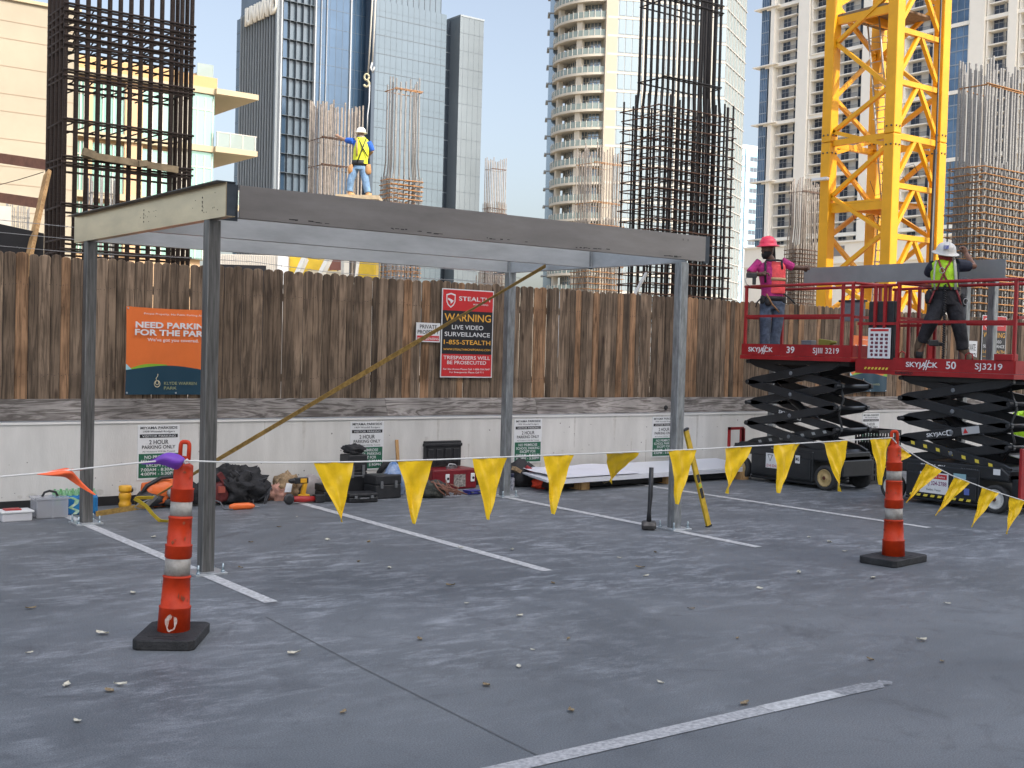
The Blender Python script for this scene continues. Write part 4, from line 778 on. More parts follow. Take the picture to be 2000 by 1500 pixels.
    b.box(X0+.0,X1,py0-.011,py0,zb+.055,zb+tb); b.box(X0+.03,X1-.03,py0-.01,py0+.02,zb-.004,zb+.05); b.box(X0,X1,py1,py1+.011,zb+.055,zb+tb); tbd = b.build('toe_board', LRED, t)
    text('lettering','SKYJACK',(X0-.012,py1-.36 if not deco else py1-.42,zb+.105),.062,DECAL,t,fr=SIDEF,w=.46,bold=.02)
    b = MB()
    yl = (py1-.36 if not deco else py1-.42)-.02
    for k in (0,.035): b.add([(X0-.0145,yl-k,zb+.07),(X0-.0145,yl-k-.014,zb+.07),(X0-.0145,yl-k-.06,zb+.195),(X0-.0145,yl-k-.046,zb+.195)],[(0,1,2,3)])
    b.build('logo_stroke', DECAL, t)
    text('lettering',number,(X0-.012,(py0+py1)/2+(.06 if not deco else .0),zb+.095),.09,DECAL,t,fr=SIDEF,w=.14,bold=.015)
    text('lettering',model,(X0-.012,py0+(.42 if not deco else .33),zb+.10),.075,DECAL,t,fr=SIDEF,w=(.44 if not deco else .36),bold=.006)
    rw = .019
    def post(x, y, z=rail): b = MB(); b.box(x-rw,x+rw,y-rw,y+rw,zb+tb-.12,z); return b.build('rail_post', LRED, t, bevel=.004)
    for x in (X0+.024, X1-.024):
        for y in ((py0+.03, py1-.03) if deco else (py0+.03, py0+.19, py1-.03)): post(x, y)
        b = MB(); b.tube([(x,py0-.0,rail),(x,(py0+py1)/2,rail),(x,py1+.0,rail)], .021, 10); b.build('top_rail', LRED, t)
        zm = rail-(.43 if not deco else .50); b = MB(); b.bar((x,py0+.05,zm),(x,py1-.05,zm),.022,.036); b.build('middle_rail', LRED, t)
    for y in (py0+.01, py1-.01):
        b = MB(); b.tube([(X0+.024,y,rail),(X1-.024,y,rail)], .021, 10); b.bar((X0+.045,y,rail-.45),(X1-.045,y,rail-.45),.022,.036); b.build('end_rail', LRED, t)
    if ext:
        e0, e1, zr = ext; b = MB(); b.box(X0+.05,X1-.05,e0,e1,zb+.06,zb+.085); b.box(X0+.03,X0+.045,e0+.012,e1,zb+.05,zb+.19); b.box(X1-.045,X1-.03,e0+.012,e1,zb+.05,zb+.19); b.box(X0+.045,X1-.045,e1-.012,e1,zb+.05,zb+.19); b.box(X0+.035,X0+.07,e0+.012,e1,zb+.0,zb+.05); b.build('extension_deck', LRED, t)
        for q in range(7):
            y = e1-.14-q*.055; b = MB(); b.add([(X0+.0285,y,zb+.055),(X0+.0285,y-.030,zb+.055),(X0+.0285,y-.048,zb+.085),(X0+.0285,y-.018,zb+.085)],[(0,1,2,3)])
            b.build('hazard_stripe', YEL, t)
        for y in (e1-.05, e1-.27, e1-.42):
            for x in (X0+.055, X1-.055): post(x, y, rail-.03 if y > e1-.4 else rail)
        for x in (X0+.055, X1-.055):
            b = MB(); b.tube([(x,e0,rail-.02),(x,e1,rail-.03)], .019, 10); b.build('top_rail', LRED, t)
            b = MB(); b.bar((x,e0,rail-.52),(x,e1-.0,rail-.52),.022,.036); b.build('middle_rail', LRED, t)
        b = MB(); b.box(X0+.035,X0+.05,e1-.53,e1-.18,zb+.20,zb+.60); q = b.build('placard', DECAL, t, bevel=.01)
        b = MB()
        for i in range(4):
            for j in range(6):
                y = e1-.50+i*.075; z = zb+.23+j*.052; c = (X0+.0345,y+.025,z+.018)
                if (i+j) % 3: b.box(X0+.0335,X0+.0349,y+.008,y+.055,z,z+.034)
                else: b.lathe(c,[(.02,0),(.02,.0012)],10,(-1,0,0))
        b.build('placard_symbol', mat('placard_ink',(.14,.025,.045),.5), q); b = MB(); b.box(X0+.0335,X0+.0349,e1-.50,e1-.22,zb+.555,zb+.585); b.build('placard_heading', RED, q)
        b = MB(); b.box(X0+.07,X0+.17,e1-.55,e1-.15,zb+.14,zb+.95); b.build('control_box', BLKP, t, bevel=.015)
        b = MB(); b.box(X0+.022,X0+.030,e0-.33,e0-.02,zb+.0,zb+.05); o = b.build('name_plate', mat('plate_grey',(.50,.50,.48),.5), t)
        text('lettering','RAPIDFOLD',(X0-.032,e0-.18,zb+.008),.03,INK,t,fr=SIDEF,w=.26,bold=.03)
    # notices on the chassis
    def notice(y0, y1, z0_, z1_, m_, nm='notice', x=None):
        b = MB(); b.box((X0 if x is None else x)-.004,(X0 if x is None else x)-.0,y0,y1,z0_,z1_); return b.build(nm, m_, t)
    if not deco:
        q = notice(wy0+.73,wy0+1.03,.22,.43,DECAL); text('lettering','(214) 324-2788',(X0-.004,wy0+.88,.235),.04,mat('notice_red',(.45,.03,.04),.5),t,fr=SIDEF,w=.27,bold=.01)
        b = MB(); b.add([(X0-.006,wy0+1.0,.41),(X0-.006,wy0+.90,.41),(X0-.006,wy0+.95,.31)],[(0,1,2)]); b.build('notice_triangle', INK, q); b = MB(); b.add([(X0-.008,wy0+.985,.402),(X0-.008,wy0+.915,.402),(X0-.008,wy0+.95,.325)],[(0,1,2)]); b.build('notice_inside', DECAL, q)
        q = notice(wy0+.42,wy0+.50,.33,.44,DECAL); text('lettering','MG',(X0-.004,wy0+.46,.365),.045,INK,t,fr=SIDEF,w=.06,bold=.03)
        text('lettering','SKYJACK',(X0+.03,wy0+.80,.455),.05,DECAL,t,fr=SIDEF,w=.34,bold=.02)
        text('lettering','1',(X0+.03,wy0+.22,.45),.055,DECAL,t,fr=SIDEF,bold=.02)
    else:
        q = notice(wy0+.62,wy0+1.02,.15,.41,DECAL); b = MB(); b.box(X0-.0055,X0-.004,wy0+.64,wy0+1.0,.335,.395); b.build('notice_red_band', RED, q)
        text('lettering','Equipment Sales',(X0-.0055,wy0+.82,.352),.028,DECAL,t,fr=SIDEF,w=.31); text('lettering','(214) 324-2788',(X0-.004,wy0+.82,.255),.05,mat('notice_purple',(.20,.03,.12),.5),t,fr=SIDEF,w=.36,bold=.012); text('lettering','Dallas, Texas',(X0-.004,wy0+.82,.185),.025,INK,t,fr=SIDEF,w=.2)
        q = notice(wy0+.38,wy0+.55,.34,.43,mat('blue_grey_notice',(.25,.42,.46),.5)); notice(wy0+.33,wy0+.40,.18,.26,mat('small_blue_notice',(.10,.14,.40),.5)); 
        text('lettering','SKYJACK',(X0+.03,wy0+.86,.455),.055,DECAL,t,fr=SIDEF,w=.36,bold=.02); text('lettering','SN 233088',(X0+.03,wy0+.36,.47),.03,DECAL,t,fr=SIDEF,w=.24,bold=.02)
        b = MB(); b.box(X0+.026,X0+.03,wy0-.05,wy0+.04,.46,.53); b.build('notice', DECAL, t)
        for q in range(9):
            y = wy1-.28-q*.10; b = MB(); b.add([(X0-.0015,y,.10),(X0-.0015,y-.055,.10),(X0-.0015,y-.07,.13),(X0-.0015,y-.015,.13)],[(0,1,2,3)])
            b.build('hazard_stripe', YEL, t)
        b = MB(); b.box(X0-.025,X0+.10,py0+.02,py0+.26,zb+tb,zb+tb+.075); b.build('manual_box', LRED, t, bevel=.006)
        b = MB(); b.box(X0+.0,X0+.55,wy0-.335,wy0-.30,.20,.80); b.build('entry_ladder', LRED, t, bevel=.006)
        for y in (py1-.10, py0+.62):
            b = MB(); b.tube([(X0+.03,y-.05,zb+tb-.02),(X0+.03,y-.045,zb+tb+.06),(X0+.03,y,zb+tb+.085),(X0+.03,y+.045,zb+tb+.06),(X0+.03,y+.05,zb+tb-.02)], .008, 6); b.build('tie_loop', LRED, t)
    return t
lift1 = lift('black and red scissor lift with tan wheel rims, carrying the worker in pink', 10.52, 12.06, 10.13, 12.07, 1.765, 2.81, mat('tan_rim',(.42,.30,.13),.5,var=.2,vscale=20), '39', 'SJIII 3219')
lift2 = lift('black and red scissor lift with white wheel rims, carrying the worker in yellow vest', 8.00, 9.45, 7.80, 9.47, 1.615, 2.79, mat('white_rim',(.55,.54,.50),.5,var=.15,vscale=20), '50', 'SJ3219', ext=(9.47,10.09,2.76), seed=2, deco=1)
b = MB(); b.box(13.55,13.65,12.32,12.34,.35,.72); b.box(13.30,13.34,12.32,12.35,.28,.74); b.box(13.30,13.62,12.32,12.35,.70,.74); b.box(13.58,13.62,12.32,12.35,.28,.70); b.build('entry_ladder', LRED, lift1)
# tools on the left lift deck
zd = 1.765+.05
t = thing('steel_angle_box', 'small grey metal box hung on the far rail of the left lift', 'box', (14.05,10.75,2.35)); b = MB(); b.box(14.02,14.07,10.55,10.95,2.33,2.60); b.build('box_body', LGRY, t, bevel=.01); b = MB(); b.box(14.01,14.08,10.53,10.97,2.60,2.63); b.build('lid', BLKP, t)
t = thing('impact_wrench', 'yellow and black impact wrench lying on the left lift deck', 'power tool', (13.6,10.85,zd)); b = MB(); b.rbox(13.6,10.85,zd+.20,.07,.2,.09,rx=.1); b.lathe((13.6,10.75,zd+.2),[(.03,0),(.025,.06),(.01,.1)],10,(0,-1,.1)); b.build('motor_housing', mat('olive_tool',(.22,.20,.03),.5), t, bevel=.01); b = MB(); b.rbox(13.6,10.93,zd+.10,.05,.05,.18,rx=.2); b.rbox(13.6,10.95,zd+.03,.07,.11,.06); b.build('grip', BLKP, t, bevel=.006)
t = thing('tool_battery', 'dark battery box on the left lift deck beside the boots', 'battery', (13.55,11.1,zd)); b = MB(); b.box(13.5,13.62,11.02,11.20,zd,zd+.23); b.build('body', GREYP, t, bevel=.01); b = MB(); b.box(13.495,13.50,11.04,11.18,zd+.17,zd+.20); b.build('label', LGRY, t)
# ---------------------------------------------------------------- second frame being put up: posts and the beam in the workers' hands
for i,(x, y, lab) in enumerate(((14.62,8.95,'grey steel post right of the worker in yellow vest, the farther right of two'),(14.22,9.10,'grey steel post directly beside the right leg of the worker in yellow vest'),(14.50,12.55,'grey steel post behind the worker in pink'))):
    t = thing('steel_post', lab, 'steel post', (x,y,0), 'bare steel posts of the unfinished frame'); b = MB(); b.box(x-.05,x+.05,y-.05,y+.05,.018,2.90); b.build('tube', GALV, t, bevel=.01); b = MB(); b.rbox(x,y,.009,.26,.26,.018); b.build('base_plate', ZINC, t)
    for bx in (-.1,.1):
        b = MB(); b.cyl((x+bx,y-.1,.018),(x+bx,y-.1,.08),.008,8); b.build('bolt', MATS['zinc_bolt'], t)
t = thing('steel_beam', 'loose grey steel channel held up above the lift rails by two workers', 'beam', (14.30,10.1,2.91))
b = MB(); b.box(14.30,14.308,8.60,11.85,2.89,3.135); b.box(14.308,14.38,8.60,11.85,2.89,2.897); b.box(14.308,14.38,8.60,11.85,3.128,3.135); b.build('web', mat('dull_grey_steel',(.25,.255,.255),.45,.4,var=.1,vscale=3), t)
# ---------------------------------------------------------------- people
SKIN1 = mat('dark_brown_skin', (.10,.048,.028), .55); SKIN2 = mat('brown_skin', (.22,.11,.07), .55); SKIN3 = mat('tanned_skin', (.30,.18,.12), .55)
def fuse(b, name, m, parent, voxel=.010, smooth=3):
    me = b.mesh('tmp', None, ORG[parent.name]); o = bpy.data.objects.new('tmp', me); COL.objects.link(o)
    r = o.modifiers.new('r', 'REMESH'); r.mode = 'VOXEL'; r.voxel_size = voxel; r.use_smooth_shade = True
    s = o.modifiers.new('s', 'SMOOTH'); s.iterations = smooth; s.factor = .5
    dg = bpy.context.evaluated_depsgraph_get(); m2 = bpy.data.meshes.new_from_object(o.evaluated_get(dg)); bpy.data.objects.remove(o); bpy.data.meshes.remove(me)
    m2.name = name; m2.materials.clear(); m2.materials.append(m); ob = bpy.data.objects.new(name, m2); COL.objects.link(ob); ob.parent = parent; ORG[ob.name] = ORG[parent.name]; return ob
RH = Vector((RT.x,RT.y,0)).normalized(); FH = Vector((FW.x,FW.y,0)).normalized()
def loft(b, rings, n=20, a=RH, c=FH):
    vs = []
    for ctr, rx, ry in rings:
        vs += [Vector(ctr)+a*rx*math.cos(2*math.pi*j/n)+c*ry*math.sin(2*math.pi*j/n) for j in range(n)]
    k = len(rings); b.add(vs, [(i*n+j,(i*n+(j+1)%n),(i+1)*n+(j+1)%n,(i+1)*n+j) for i in range(k-1) for j in range(n)]+[tuple(reversed(range(n))), tuple((k-1)*n+j for j in range(n))], True)
def hand(b, wrist, dirv, palm_n, s=1.0, curl=.9):
    """palm, four fingers of different length bent at the knuckles, thumb from the side of the palm"""
    d = Vector(dirv).normalized(); nrm = Vector(palm_n); nrm = (nrm-d*nrm.dot(d)).normalized(); sd = d.cross(nrm); w = Vector(wrist)
    b.tube([w-d*.01, w+d*.03*s, w+d*.075*s], [.026*s,.034*s,.036*s], 10)
    for i, (o_, L) in enumerate(((-.030,.070),(-.010,.080),(.010,.076),(.029,.060))):
        p = w+d*.082*s+sd*o_*s; q = p+(d*math.cos(curl*.5)+nrm*math.sin(curl*.5))*L*.45*s; r = q+(d*math.cos(curl*1.4)+nrm*math.sin(curl*1.4))*L*.32*s; e = r+(d*math.cos(curl*2.1)+nrm*math.sin(curl*2.1))*L*.25*s
        b.tube([w+d*.05*s+sd*o_*s*.9, p, q, r, e], [.012*s,.012*s,.0105*s,.0095*s,.008*s], 7)
    p = w+d*.025*s-sd*.03*s; b.tube([p, p+(d*.6-sd*.6+nrm*.4).normalized()*.035*s, p+(d*.9-sd*.25+nrm*.55).normalized()*.068*s], [.014*s,.012*s,.009*s], 7)
def head(b, c, face, s=1.0):
    f = Vector(face).normalized(); u = Vector((0,0,1)); r = f.cross(u).normalized(); c = Vector(c)
    loft(b, [(c-u*.115*s+f*.02*s,.035*s,.045*s),(c-u*.09*s+f*.015*s,.055*s,.07*s),(c-u*.05*s,.068*s,.088*s),(c,.075*s,.095*s),(c+u*.05*s-f*.005*s,.075*s,.097*s),(c+u*.09*s-f*.008*s,.06*s,.08*s),(c+u*.115*s-f*.008*s,.025*s,.035*s)], 18, r, f)
    b.tube([c+f*.088*s+u*.02*s, c+f*.105*s-u*.01*s, c+f*.115*s-u*.03*s, c+f*.09*s-u*.042*s], [.010*s,.013*s,.017*s,.012*s], 8)
    for k in (-1,1):
        b.blob(c+r*k*.076*s-f*.005*s-u*.005*s, .012*s,.022*s,.032*s,.1,1,1,10,8,math.atan2(f.y,f.x),False)
        b.blob(c+f*.088*s+r*k*.032*s+u*.022*s, .02*s,.02*s,.008*s,.0,1,1,8,6,0,False)
    b.tube([c+f*.09*s-u*.062*s-r*.025*s, c+f*.101*s-u*.062*s, c+f*.09*s-u*.062*s+r*.025*s], [.006*s,.010*s,.006*s], 6)
def hard_hat(parent, c, m_, ax=(0,0,1), s=1.0, full=True, face=None):
    b = MB(); ax = Vector(ax).normalized(); b.lathe(c, [(.165*s,-.018*s),(.172*s,-.010*s),(.165*s,-.004*s),(.128*s,.008*s),(.125*s,.04*s),(.112*s,.082*s),(.085*s,.112*s),(.045*s,.130*s),(.0,.134*s)], 30, ax); o = b.build('hard_hat', m_, parent)
    f = Vector(face or -FH); f = (f-ax*f.dot(ax)).normalized(); b = MB()
    for k in (-.03,0,.03):
        r = ax.cross(f)*k*s; b.tube([Vector(c)+f*.122*s+ax*.04*s+r, Vector(c)+f*.08*s+ax*.116*s+r, Vector(c)+ax*.137*s+r, Vector(c)-f*.08*s+ax*.116*s+r, Vector(c)-f*.122*s+ax*.04*s+r], .007*s, 6)
    b.build('crown_ridge', m_, o); return o
VESTP = mat('orange_pink_vest', (.85,.085,.09), .65, var=.16, vscale=10, bump=.9, bscale=13); PINK = mat('magenta_shirt', (.42,.025,.17), .8, var=.2, vscale=9, bump=.9, bscale=18); HATP = mat('pink_hard_hat', (.80,.045,.10), .35)
JEAN = mat('worn_blue_jeans', (.065,.085,.125), .85, var=.5, vscale=11, bump=1.0, bscale=15); BLKC = mat('black_work_trousers', (.018,.018,.022), .85, var=.5, vscale=9, bump=1.0, bscale=14)
VESTY = mat('lime_yellow_vest', (.42,.72,.02), .6, var=.18, vscale=12, bump=.9, bscale=15); REFL = mat('silver_tape', (.42,.42,.36), .4); TAN_T = mat('tan_tape', (.42,.28,.15), .6)
HARN = mat('harness_webbing', (.016,.016,.018), .7); HARNR = mat('red_harness_webbing', (.22,.03,.035), .7); LEATHER = mat('tan_leather', (.30,.15,.06), .7, var=.3, vscale=20); BOOT = mat('brown_boot', (.11,.075,.045), .75, var=.3, vscale=14); SOLE = mat('boot_sole', (.02,.02,.02), .8)
HATW = mat('white_hard_hat', (.62,.60,.55), .35); NAVYC = mat('navy_shirt', (.012,.016,.032), .8, var=.3, vscale=9); BLUEC = mat('blue_shirt', (.015,.10,.48), .75, var=.15, vscale=9)
def strap(parent, pts, m_, r=.012, nm='harness_strap'):
    b = MB(); b.tube(pts, r, 6); return b.build(nm, m_, parent)
def boot(parent, heel, toe, up_h=.16, m_=None):
    heel, toe = Vector(heel), Vector(toe); d = (toe-heel).normalized(); b = MB(); b.tube([heel+Vector((0,0,up_h)), heel+Vector((0,0,.09)), heel+Vector((0,0,.05))], [.052,.052,.05], 12); b.tube([heel-d*.05+Vector((0,0,.045)), heel+Vector((0,0,.055)), heel+d*.1+Vector((0,0,.05)), toe-d*.03+Vector((0,0,.042)), toe+Vector((0,0,.032))], [.035,.05,.05,.046,.026], 12)
    o = fuse(b, 'boot', m_ or BOOT, parent, .010, 2); b = MB(); sd = d.cross(Vector((0,0,1))); b.obox((heel+toe)/2-d*.02+Vector((0,0,.010)), d, sd, (0,0,1), (toe-heel).length+.09, .095, .022); b.build('sole', SOLE, o, bevel=.008); return o
# --- worker in pink on the left lift
base = Vector(on(1505,703,x=13.66)); Zb = (base-Vector((0,0,CAMH))).dot(FW)
t = thing('person', 'worker in pink hard hat and pink orange vest facing left, standing on the left lift', 'person', (base.x,base.y,zd)); w1 = t
Q = lambda x, y, d=0: on(x, y, Z=Zb+d)
fc = (-RH*.86-FH*.5).normalized()
b = MB(); hd = Q(1500,487); head(b, hd, fc, 1.02)
b.tube([hd-Vector((0,0,.08)), Q(1506,508,.01), Q(1507,520,.01)], [.058,.062,.085], 14)
loft(b, [(Q(1507,516),.10,.07),(Q(1506,524),.17,.10),(Q(1507,545),.16,.11),(Q(1508,568),.135,.10),(Q(1508,582),.15,.11),(Q(1508,592),.15,.11)])
for pts, rs in (((Q(1498,585),Q(1496,622,-.05),Q(1494,664,-.02),Q(1493,700)),(.085,.06,.045,.04)),((Q(1520,585),Q(1519,624,.0),Q(1515,664,.02),Q(1514,700,.03)),(.085,.06,.045,.04)),((Q(1483,510),Q(1463,535,-.05),Q(1486,536,-.22)),(.055,.042,.033)),((Q(1529,508),Q(1548,522,.02),Q(1568,524,.0)),(.055,.042,.034))): b.tube(pts, list(rs), 12)
hand(b, Q(1486,536,-.22), RH*.9-FH*.3+Vector((0,0,.25)), Vector((0,0,-1)), 1.0, 1.0); hand(b, Q(1567,524,.0), RH+Vector((0,0,.15)), FH, 1.0, 1.1)
body = fuse(b, 'body', SKIN1, t, .009, 2)
for k in (-.032,.032):
    r_ = fc.cross(Vector((0,0,1))); b = MB(); b.blob(hd+fc*.089+r_*k+Vector((0,0,.006)), .010,.010,.007,0,1,1,8,6,0,False); b.build('eye', mat('eye_dark',(.05,.04,.04),.3), body)
b = MB(); loft(b, [(hd+Vector((0,0,-.145))+fc*.05,.028,.03),(hd+Vector((0,0,-.11))+fc*.035,.058,.066),(hd+Vector((0,0,-.07))+fc*.022,.070,.082),(hd+Vector((0,0,-.035))+fc*.006,.073,.088)], 16, fc.cross(Vector((0,0,1))), fc); b.build('beard', mat('black_hair',(.008,.007,.007),.8), t)
b = MB(); b.tube([hd-fc*.075+Vector((0,0,.03)), hd-fc*.10+Vector((0,0,-.06)), hd-fc*.12+Vector((0,0,-.15)), hd-fc*.16+Vector((0,0,-.22))], [.05,.038,.03,.014], 10); b.build('ponytail', MATS['black_hair'], t)
hard_hat(t, hd+Vector((0,0,.055)), HATP, Vector((0,0,1))+fc*.05, 1.0, face=fc)
b = MB(); loft(b, [(Q(1506,511),.085,.07),(Q(1505,517),.17,.10),(Q(1505,524),.195,.118),(Q(1507,545),.182,.13),(Q(1508,568),.158,.122),(Q(1508,581),.165,.125)]); b.tube([Q(1484,513),Q(1473,524,-.02),Q(1464,533,-.05)], [.075,.066,.062], 12); b.tube([Q(1527,511),Q(1538,517,.01),Q(1549,522,.02)], [.075,.066,.060], 12); fuse(b, 'shirt', PINK, t, .011, 2)
b = MB(); loft(b, [(Q(1515,512),.115,.10),(Q(1515,520),.145,.135),(Q(1514,545),.150,.150),(Q(1514,562),.148,.145),(Q(1513,574),.150,.140)]); v = fuse(b, 'vest', VESTP, t, .010, 2)
b = MB(); loft(b, [(Q(1514,543),.1535,.1535),(Q(1514,549),.1535,.1535)], 28); b.build('reflective_tape', TAN_T, v)
strap(t, [Q(1496,510,.0),Q(1495,514,-.12),Q(1495,530,-.145),Q(1495,552,-.15)], HARN, .017); strap(t, [Q(1527,510,.0),Q(1527,514,-.12),Q(1528,526,-.13)], HARN, .016); strap(t, [Q(1497,508,-.10),Q(1505,509,-.135),Q(1518,508,-.135),Q(1527,509,-.11)], HARN, .017)
b = MB(); loft(b, [(Q(1508,579),.17,.13),(Q(1508,588),.168,.128)], 24); bl_ = b.build('tool_belt', HARN, t)
for x, y, d in ((1490,586,-.06),(1530,588,-.02),(1500,590,-.14)): b = MB(); b.blob(Q(x,y,d), .05,.04,.07,.2,int(x),2,16,10); b.build('belt_pouch', BLK, bl_)
strap(t, [Q(1497,574,-.17),Q(1508,594,-.17),Q(1522,610,-.16)], LEATHER, .012, 'hammer_handle'); strap(t, [Q(1531,574,-.1),Q(1545,585,-.1),Q(1553,593,-.1)], HARN, .012, 'lanyard'); strap(t, [Q(1491,578,-.12),Q(1479,590,-.1),Q(1476,600,-.08)], HARN, .010, 'lanyard')
b = MB(); loft(b, [(Q(1508,578),.158,.12),(Q(1508,592),.162,.125),(Q(1508,604),.150,.115)]); b.tube([Q(1497,592),Q(1495,622,-.05),Q(1494,660,-.02),Q(1493,697)], [.098,.086,.075,.078], 14); b.tube([Q(1521,592),Q(1519,624),Q(1514,660,.02),Q(1513,697,.03)], [.098,.086,.074,.076], 14); fuse(b, 'trousers', JEAN, t, .011, 2)
for x, d in ((1493,0),(1514,.03)):
    h = Q(x,703,d); h.z = zd; boot(t, h, h-RH*.16-FH*.10, .12, BLK)
tg = thing('drill_gun', 'black and silver screw gun held at the chest by the worker in pink', 'power tool', Q(1470,540,-.25)); b = MB(); b.obox(Q(1468,538,-.25), RH, FH, (0,0,1), .15,.06,.07); b.obox(Q(1473,548,-.25), RH, FH, (0,0,1), .05,.05,.12); b.build('motor_housing', BLKP, tg, bevel=.01); b = MB(); b.tube([Q(1462,540,-.25),Q(1455,545,-.25),Q(1458,555,-.25),Q(1466,560,-.24)], .007, 6); b.build('hook', SILV, tg)
# --- worker in the lime vest on the right lift, seen from behind
zd2 = 1.615+.05; base = Vector(on(1840,728,x=13.72)); Zb = (base-Vector((0,0,CAMH))).dot(FW)
t = thing('person', 'worker in white hard hat and lime vest seen from behind on the right lift', 'person', (base.x,base.y,zd2))
Q2 = lambda x, y, d=0: on(x, y, Z=Zb+d); fc = (FH*.9+RH*.3).normalized(); hd = Q2(1847,500)
b = MB(); head(b, hd, fc, .98); b.tube([hd-Vector((0,0,.06)), Q2(1846,513), Q2(1846,522)], [.06,.066,.085], 14)
loft(b, [(Q2(1846,516),.12,.08),(Q2(1846,524),.17,.10),(Q2(1846,545),.155,.11),(Q2(1847,562),.14,.105),(Q2(1847,580),.15,.115),(Q2(1847,590),.14,.11)])
for pts, rs in (((Q2(1836,588),Q2(1816,632,-.03),Q2(1800,672,.08),Q2(1796,690,.1)),(.09,.065,.05,.045)),((Q2(1861,588),Q2(1873,638,-.02),Q2(1881,685,.0),Q2(1883,722,.0)),(.09,.065,.05,.045)),((Q2(1868,517),Q2(1902,520,.10),Q2(1887,496,.26)),(.055,.043,.032)),((Q2(1824,518),Q2(1813,535,.15),Q2(1822,538,.36)),(.055,.045,.034))): b.tube(pts, list(rs), 12)
hand(b, Q2(1887,496,.26), Vector((0,0,1))*.8-RH*.35, -FH*.2-RH, 1.0, 1.2); hand(b, Q2(1822,538,.36), RH*.6+FH*.5, Vector((0,0,1)), 1.0, 1.0)
body = fuse(b, 'body', SKIN2, t, .009, 2)
b = MB(); loft(b, [(hd+Vector((0,0,-.09))-fc*.02,.07,.06),(hd+Vector((0,0,-.03))-fc*.02,.082,.085),(hd+Vector((0,0,.03))-fc*.015,.083,.09)], 18, fc.cross(Vector((0,0,1))), fc); b.build('bandana', mat('red_bandana',(.20,.02,.02),.8,var=.4,vscale=20), t)
hax = (Vector((0,0,1))-FH*.30+RH*.05).normalized(); hh = hard_hat(t, hd+Vector((0,0,.045)), HATW, hax, 1.0, face=fc)
q = hd+Vector((0,0,.10))-FH*.135-RH*.045; b = MB(); b.obox(q, RH, (0,0,1), FH, .05,.045,.05); b.build('blue_sticker', mat('blue_sticker',(.03,.05,.30),.4,col2=(.4,.42,.55),vscale=45), hh)
b = MB(); loft(b, [(Q2(1846,511),.09,.075),(Q2(1846,517),.17,.105),(Q2(1846,526),.185,.12),(Q2(1846,548),.17,.125),(Q2(1847,566),.155,.118)]); b.tube([Q2(1866,518),Q2(1880,519,.03),Q2(1893,520,.07)], [.09,.082,.07], 12); b.tube([Q2(1826,519),Q2(1818,528,.08),Q2(1814,535,.14)], [.088,.08,.07], 12); fuse(b, 'shirt', NAVYC, t, .011, 2)
b = MB(); loft(b, [(Q2(1843,508),.10,.075),(Q2(1844,515),.158,.122),(Q2(1844,530),.178,.138),(Q2(1845,550),.168,.138),(Q2(1846,568),.162,.130)]); v = fuse(b, 'vest', VESTY, t, .010, 2)
strap(v, [Q2(1863,507,-.07),Q2(1865,518,-.125),Q2(1867,545,-.135),Q2(1866,566,-.13)], REFL, .02, 'reflective_tape'); strap(v, [Q2(1829,509,-.06),Q2(1826,520,-.12),Q2(1824,545,-.12),Q2(1826,566,-.12)], REFL, .012, 'reflective_tape')
strap(t, [Q2(1833,508,-.09),Q2(1839,524,-.150),Q2(1846,541,-.155),Q2(1858,566,-.14)], HARNR, .013); strap(t, [Q2(1858,508,-.09),Q2(1848,524,-.150),Q2(1840,541,-.155),Q2(1829,566,-.13)], HARNR, .013); strap(t, [Q2(1826,566,-.10),Q2(1820,580,-.11),Q2(1815,592,-.10)], HARNR, .012); strap(t, [Q2(1866,562,-.12),Q2(1873,580,-.11),Q2(1877,596,-.08)], HARNR, .013)
b = MB(); c = Q2(1840,528,-.165); b.tube([c+RH*.032*math.cos(a)+Vector((0,0,.036*math.sin(a))) for a in [i*.524 for i in range(13)]], .006, 6); b.build('dorsal_ring', SILV, t)
b = MB(); loft(b, [(Q2(1847,560),.160,.125),(Q2(1847,575),.170,.135),(Q2(1848,596),.165,.13)]); b.tube([Q2(1835,594),Q2(1817,630,-.03),Q2(1806,655,.04),Q2(1802,668,.07)], [.115,.092,.078,.076], 14); b.tube([Q2(1862,594),Q2(1873,636,-.02),Q2(1879,668),Q2(1880,684)], [.115,.092,.078,.076], 14); fuse(b, 'trousers', BLKC, t, .011, 2)
b = MB(); loft(b, [(Q2(1847,561),.172,.138),(Q2(1847,568),.172,.140)], 26); bl_ = b.build('tool_belt', HARN, t)
for x, y, d in ((1814,582,-.02),(1880,588,.0)): b = MB(); b.blob(Q2(x,y,d), .05,.05,.10,.2,int(x),2,16,10); b.build('belt_pouch', BLK, bl_)
b = MB(); c = Q2(1886,589,-.06); b.tube([c+RH*.028*math.cos(a)+Vector((0,0,.04*math.sin(a))) for a in [i*.524 for i in range(13)]], .006, 6); b.build('snap_hook', SILV, t)
def bootw(p, top, toe):
    b = MB(); b.tube([top, p+Vector((0,0,.09)), p+Vector((0,0,.05))], [.066,.058,.052], 12); b.tube([p+Vector((0,0,.05)), p+(toe-p)*.5+Vector((0,0,.048)), toe+Vector((0,0,.04))], [.052,.052,.035], 12); return fuse(b, 'boot', BOOT, t, .010, 2)
p = Q2(1794,690,.1); o = bootw(p, Q2(1801,660,.07), p+Vector((0,0,-.10))+FH*.06); b = MB(); b.tube([p+Vector((0,0,.02))-FH*.045, p+Vector((0,0,-.08))-FH*.03], [.05,.045], 10); b.build('sole', SOLE, o)
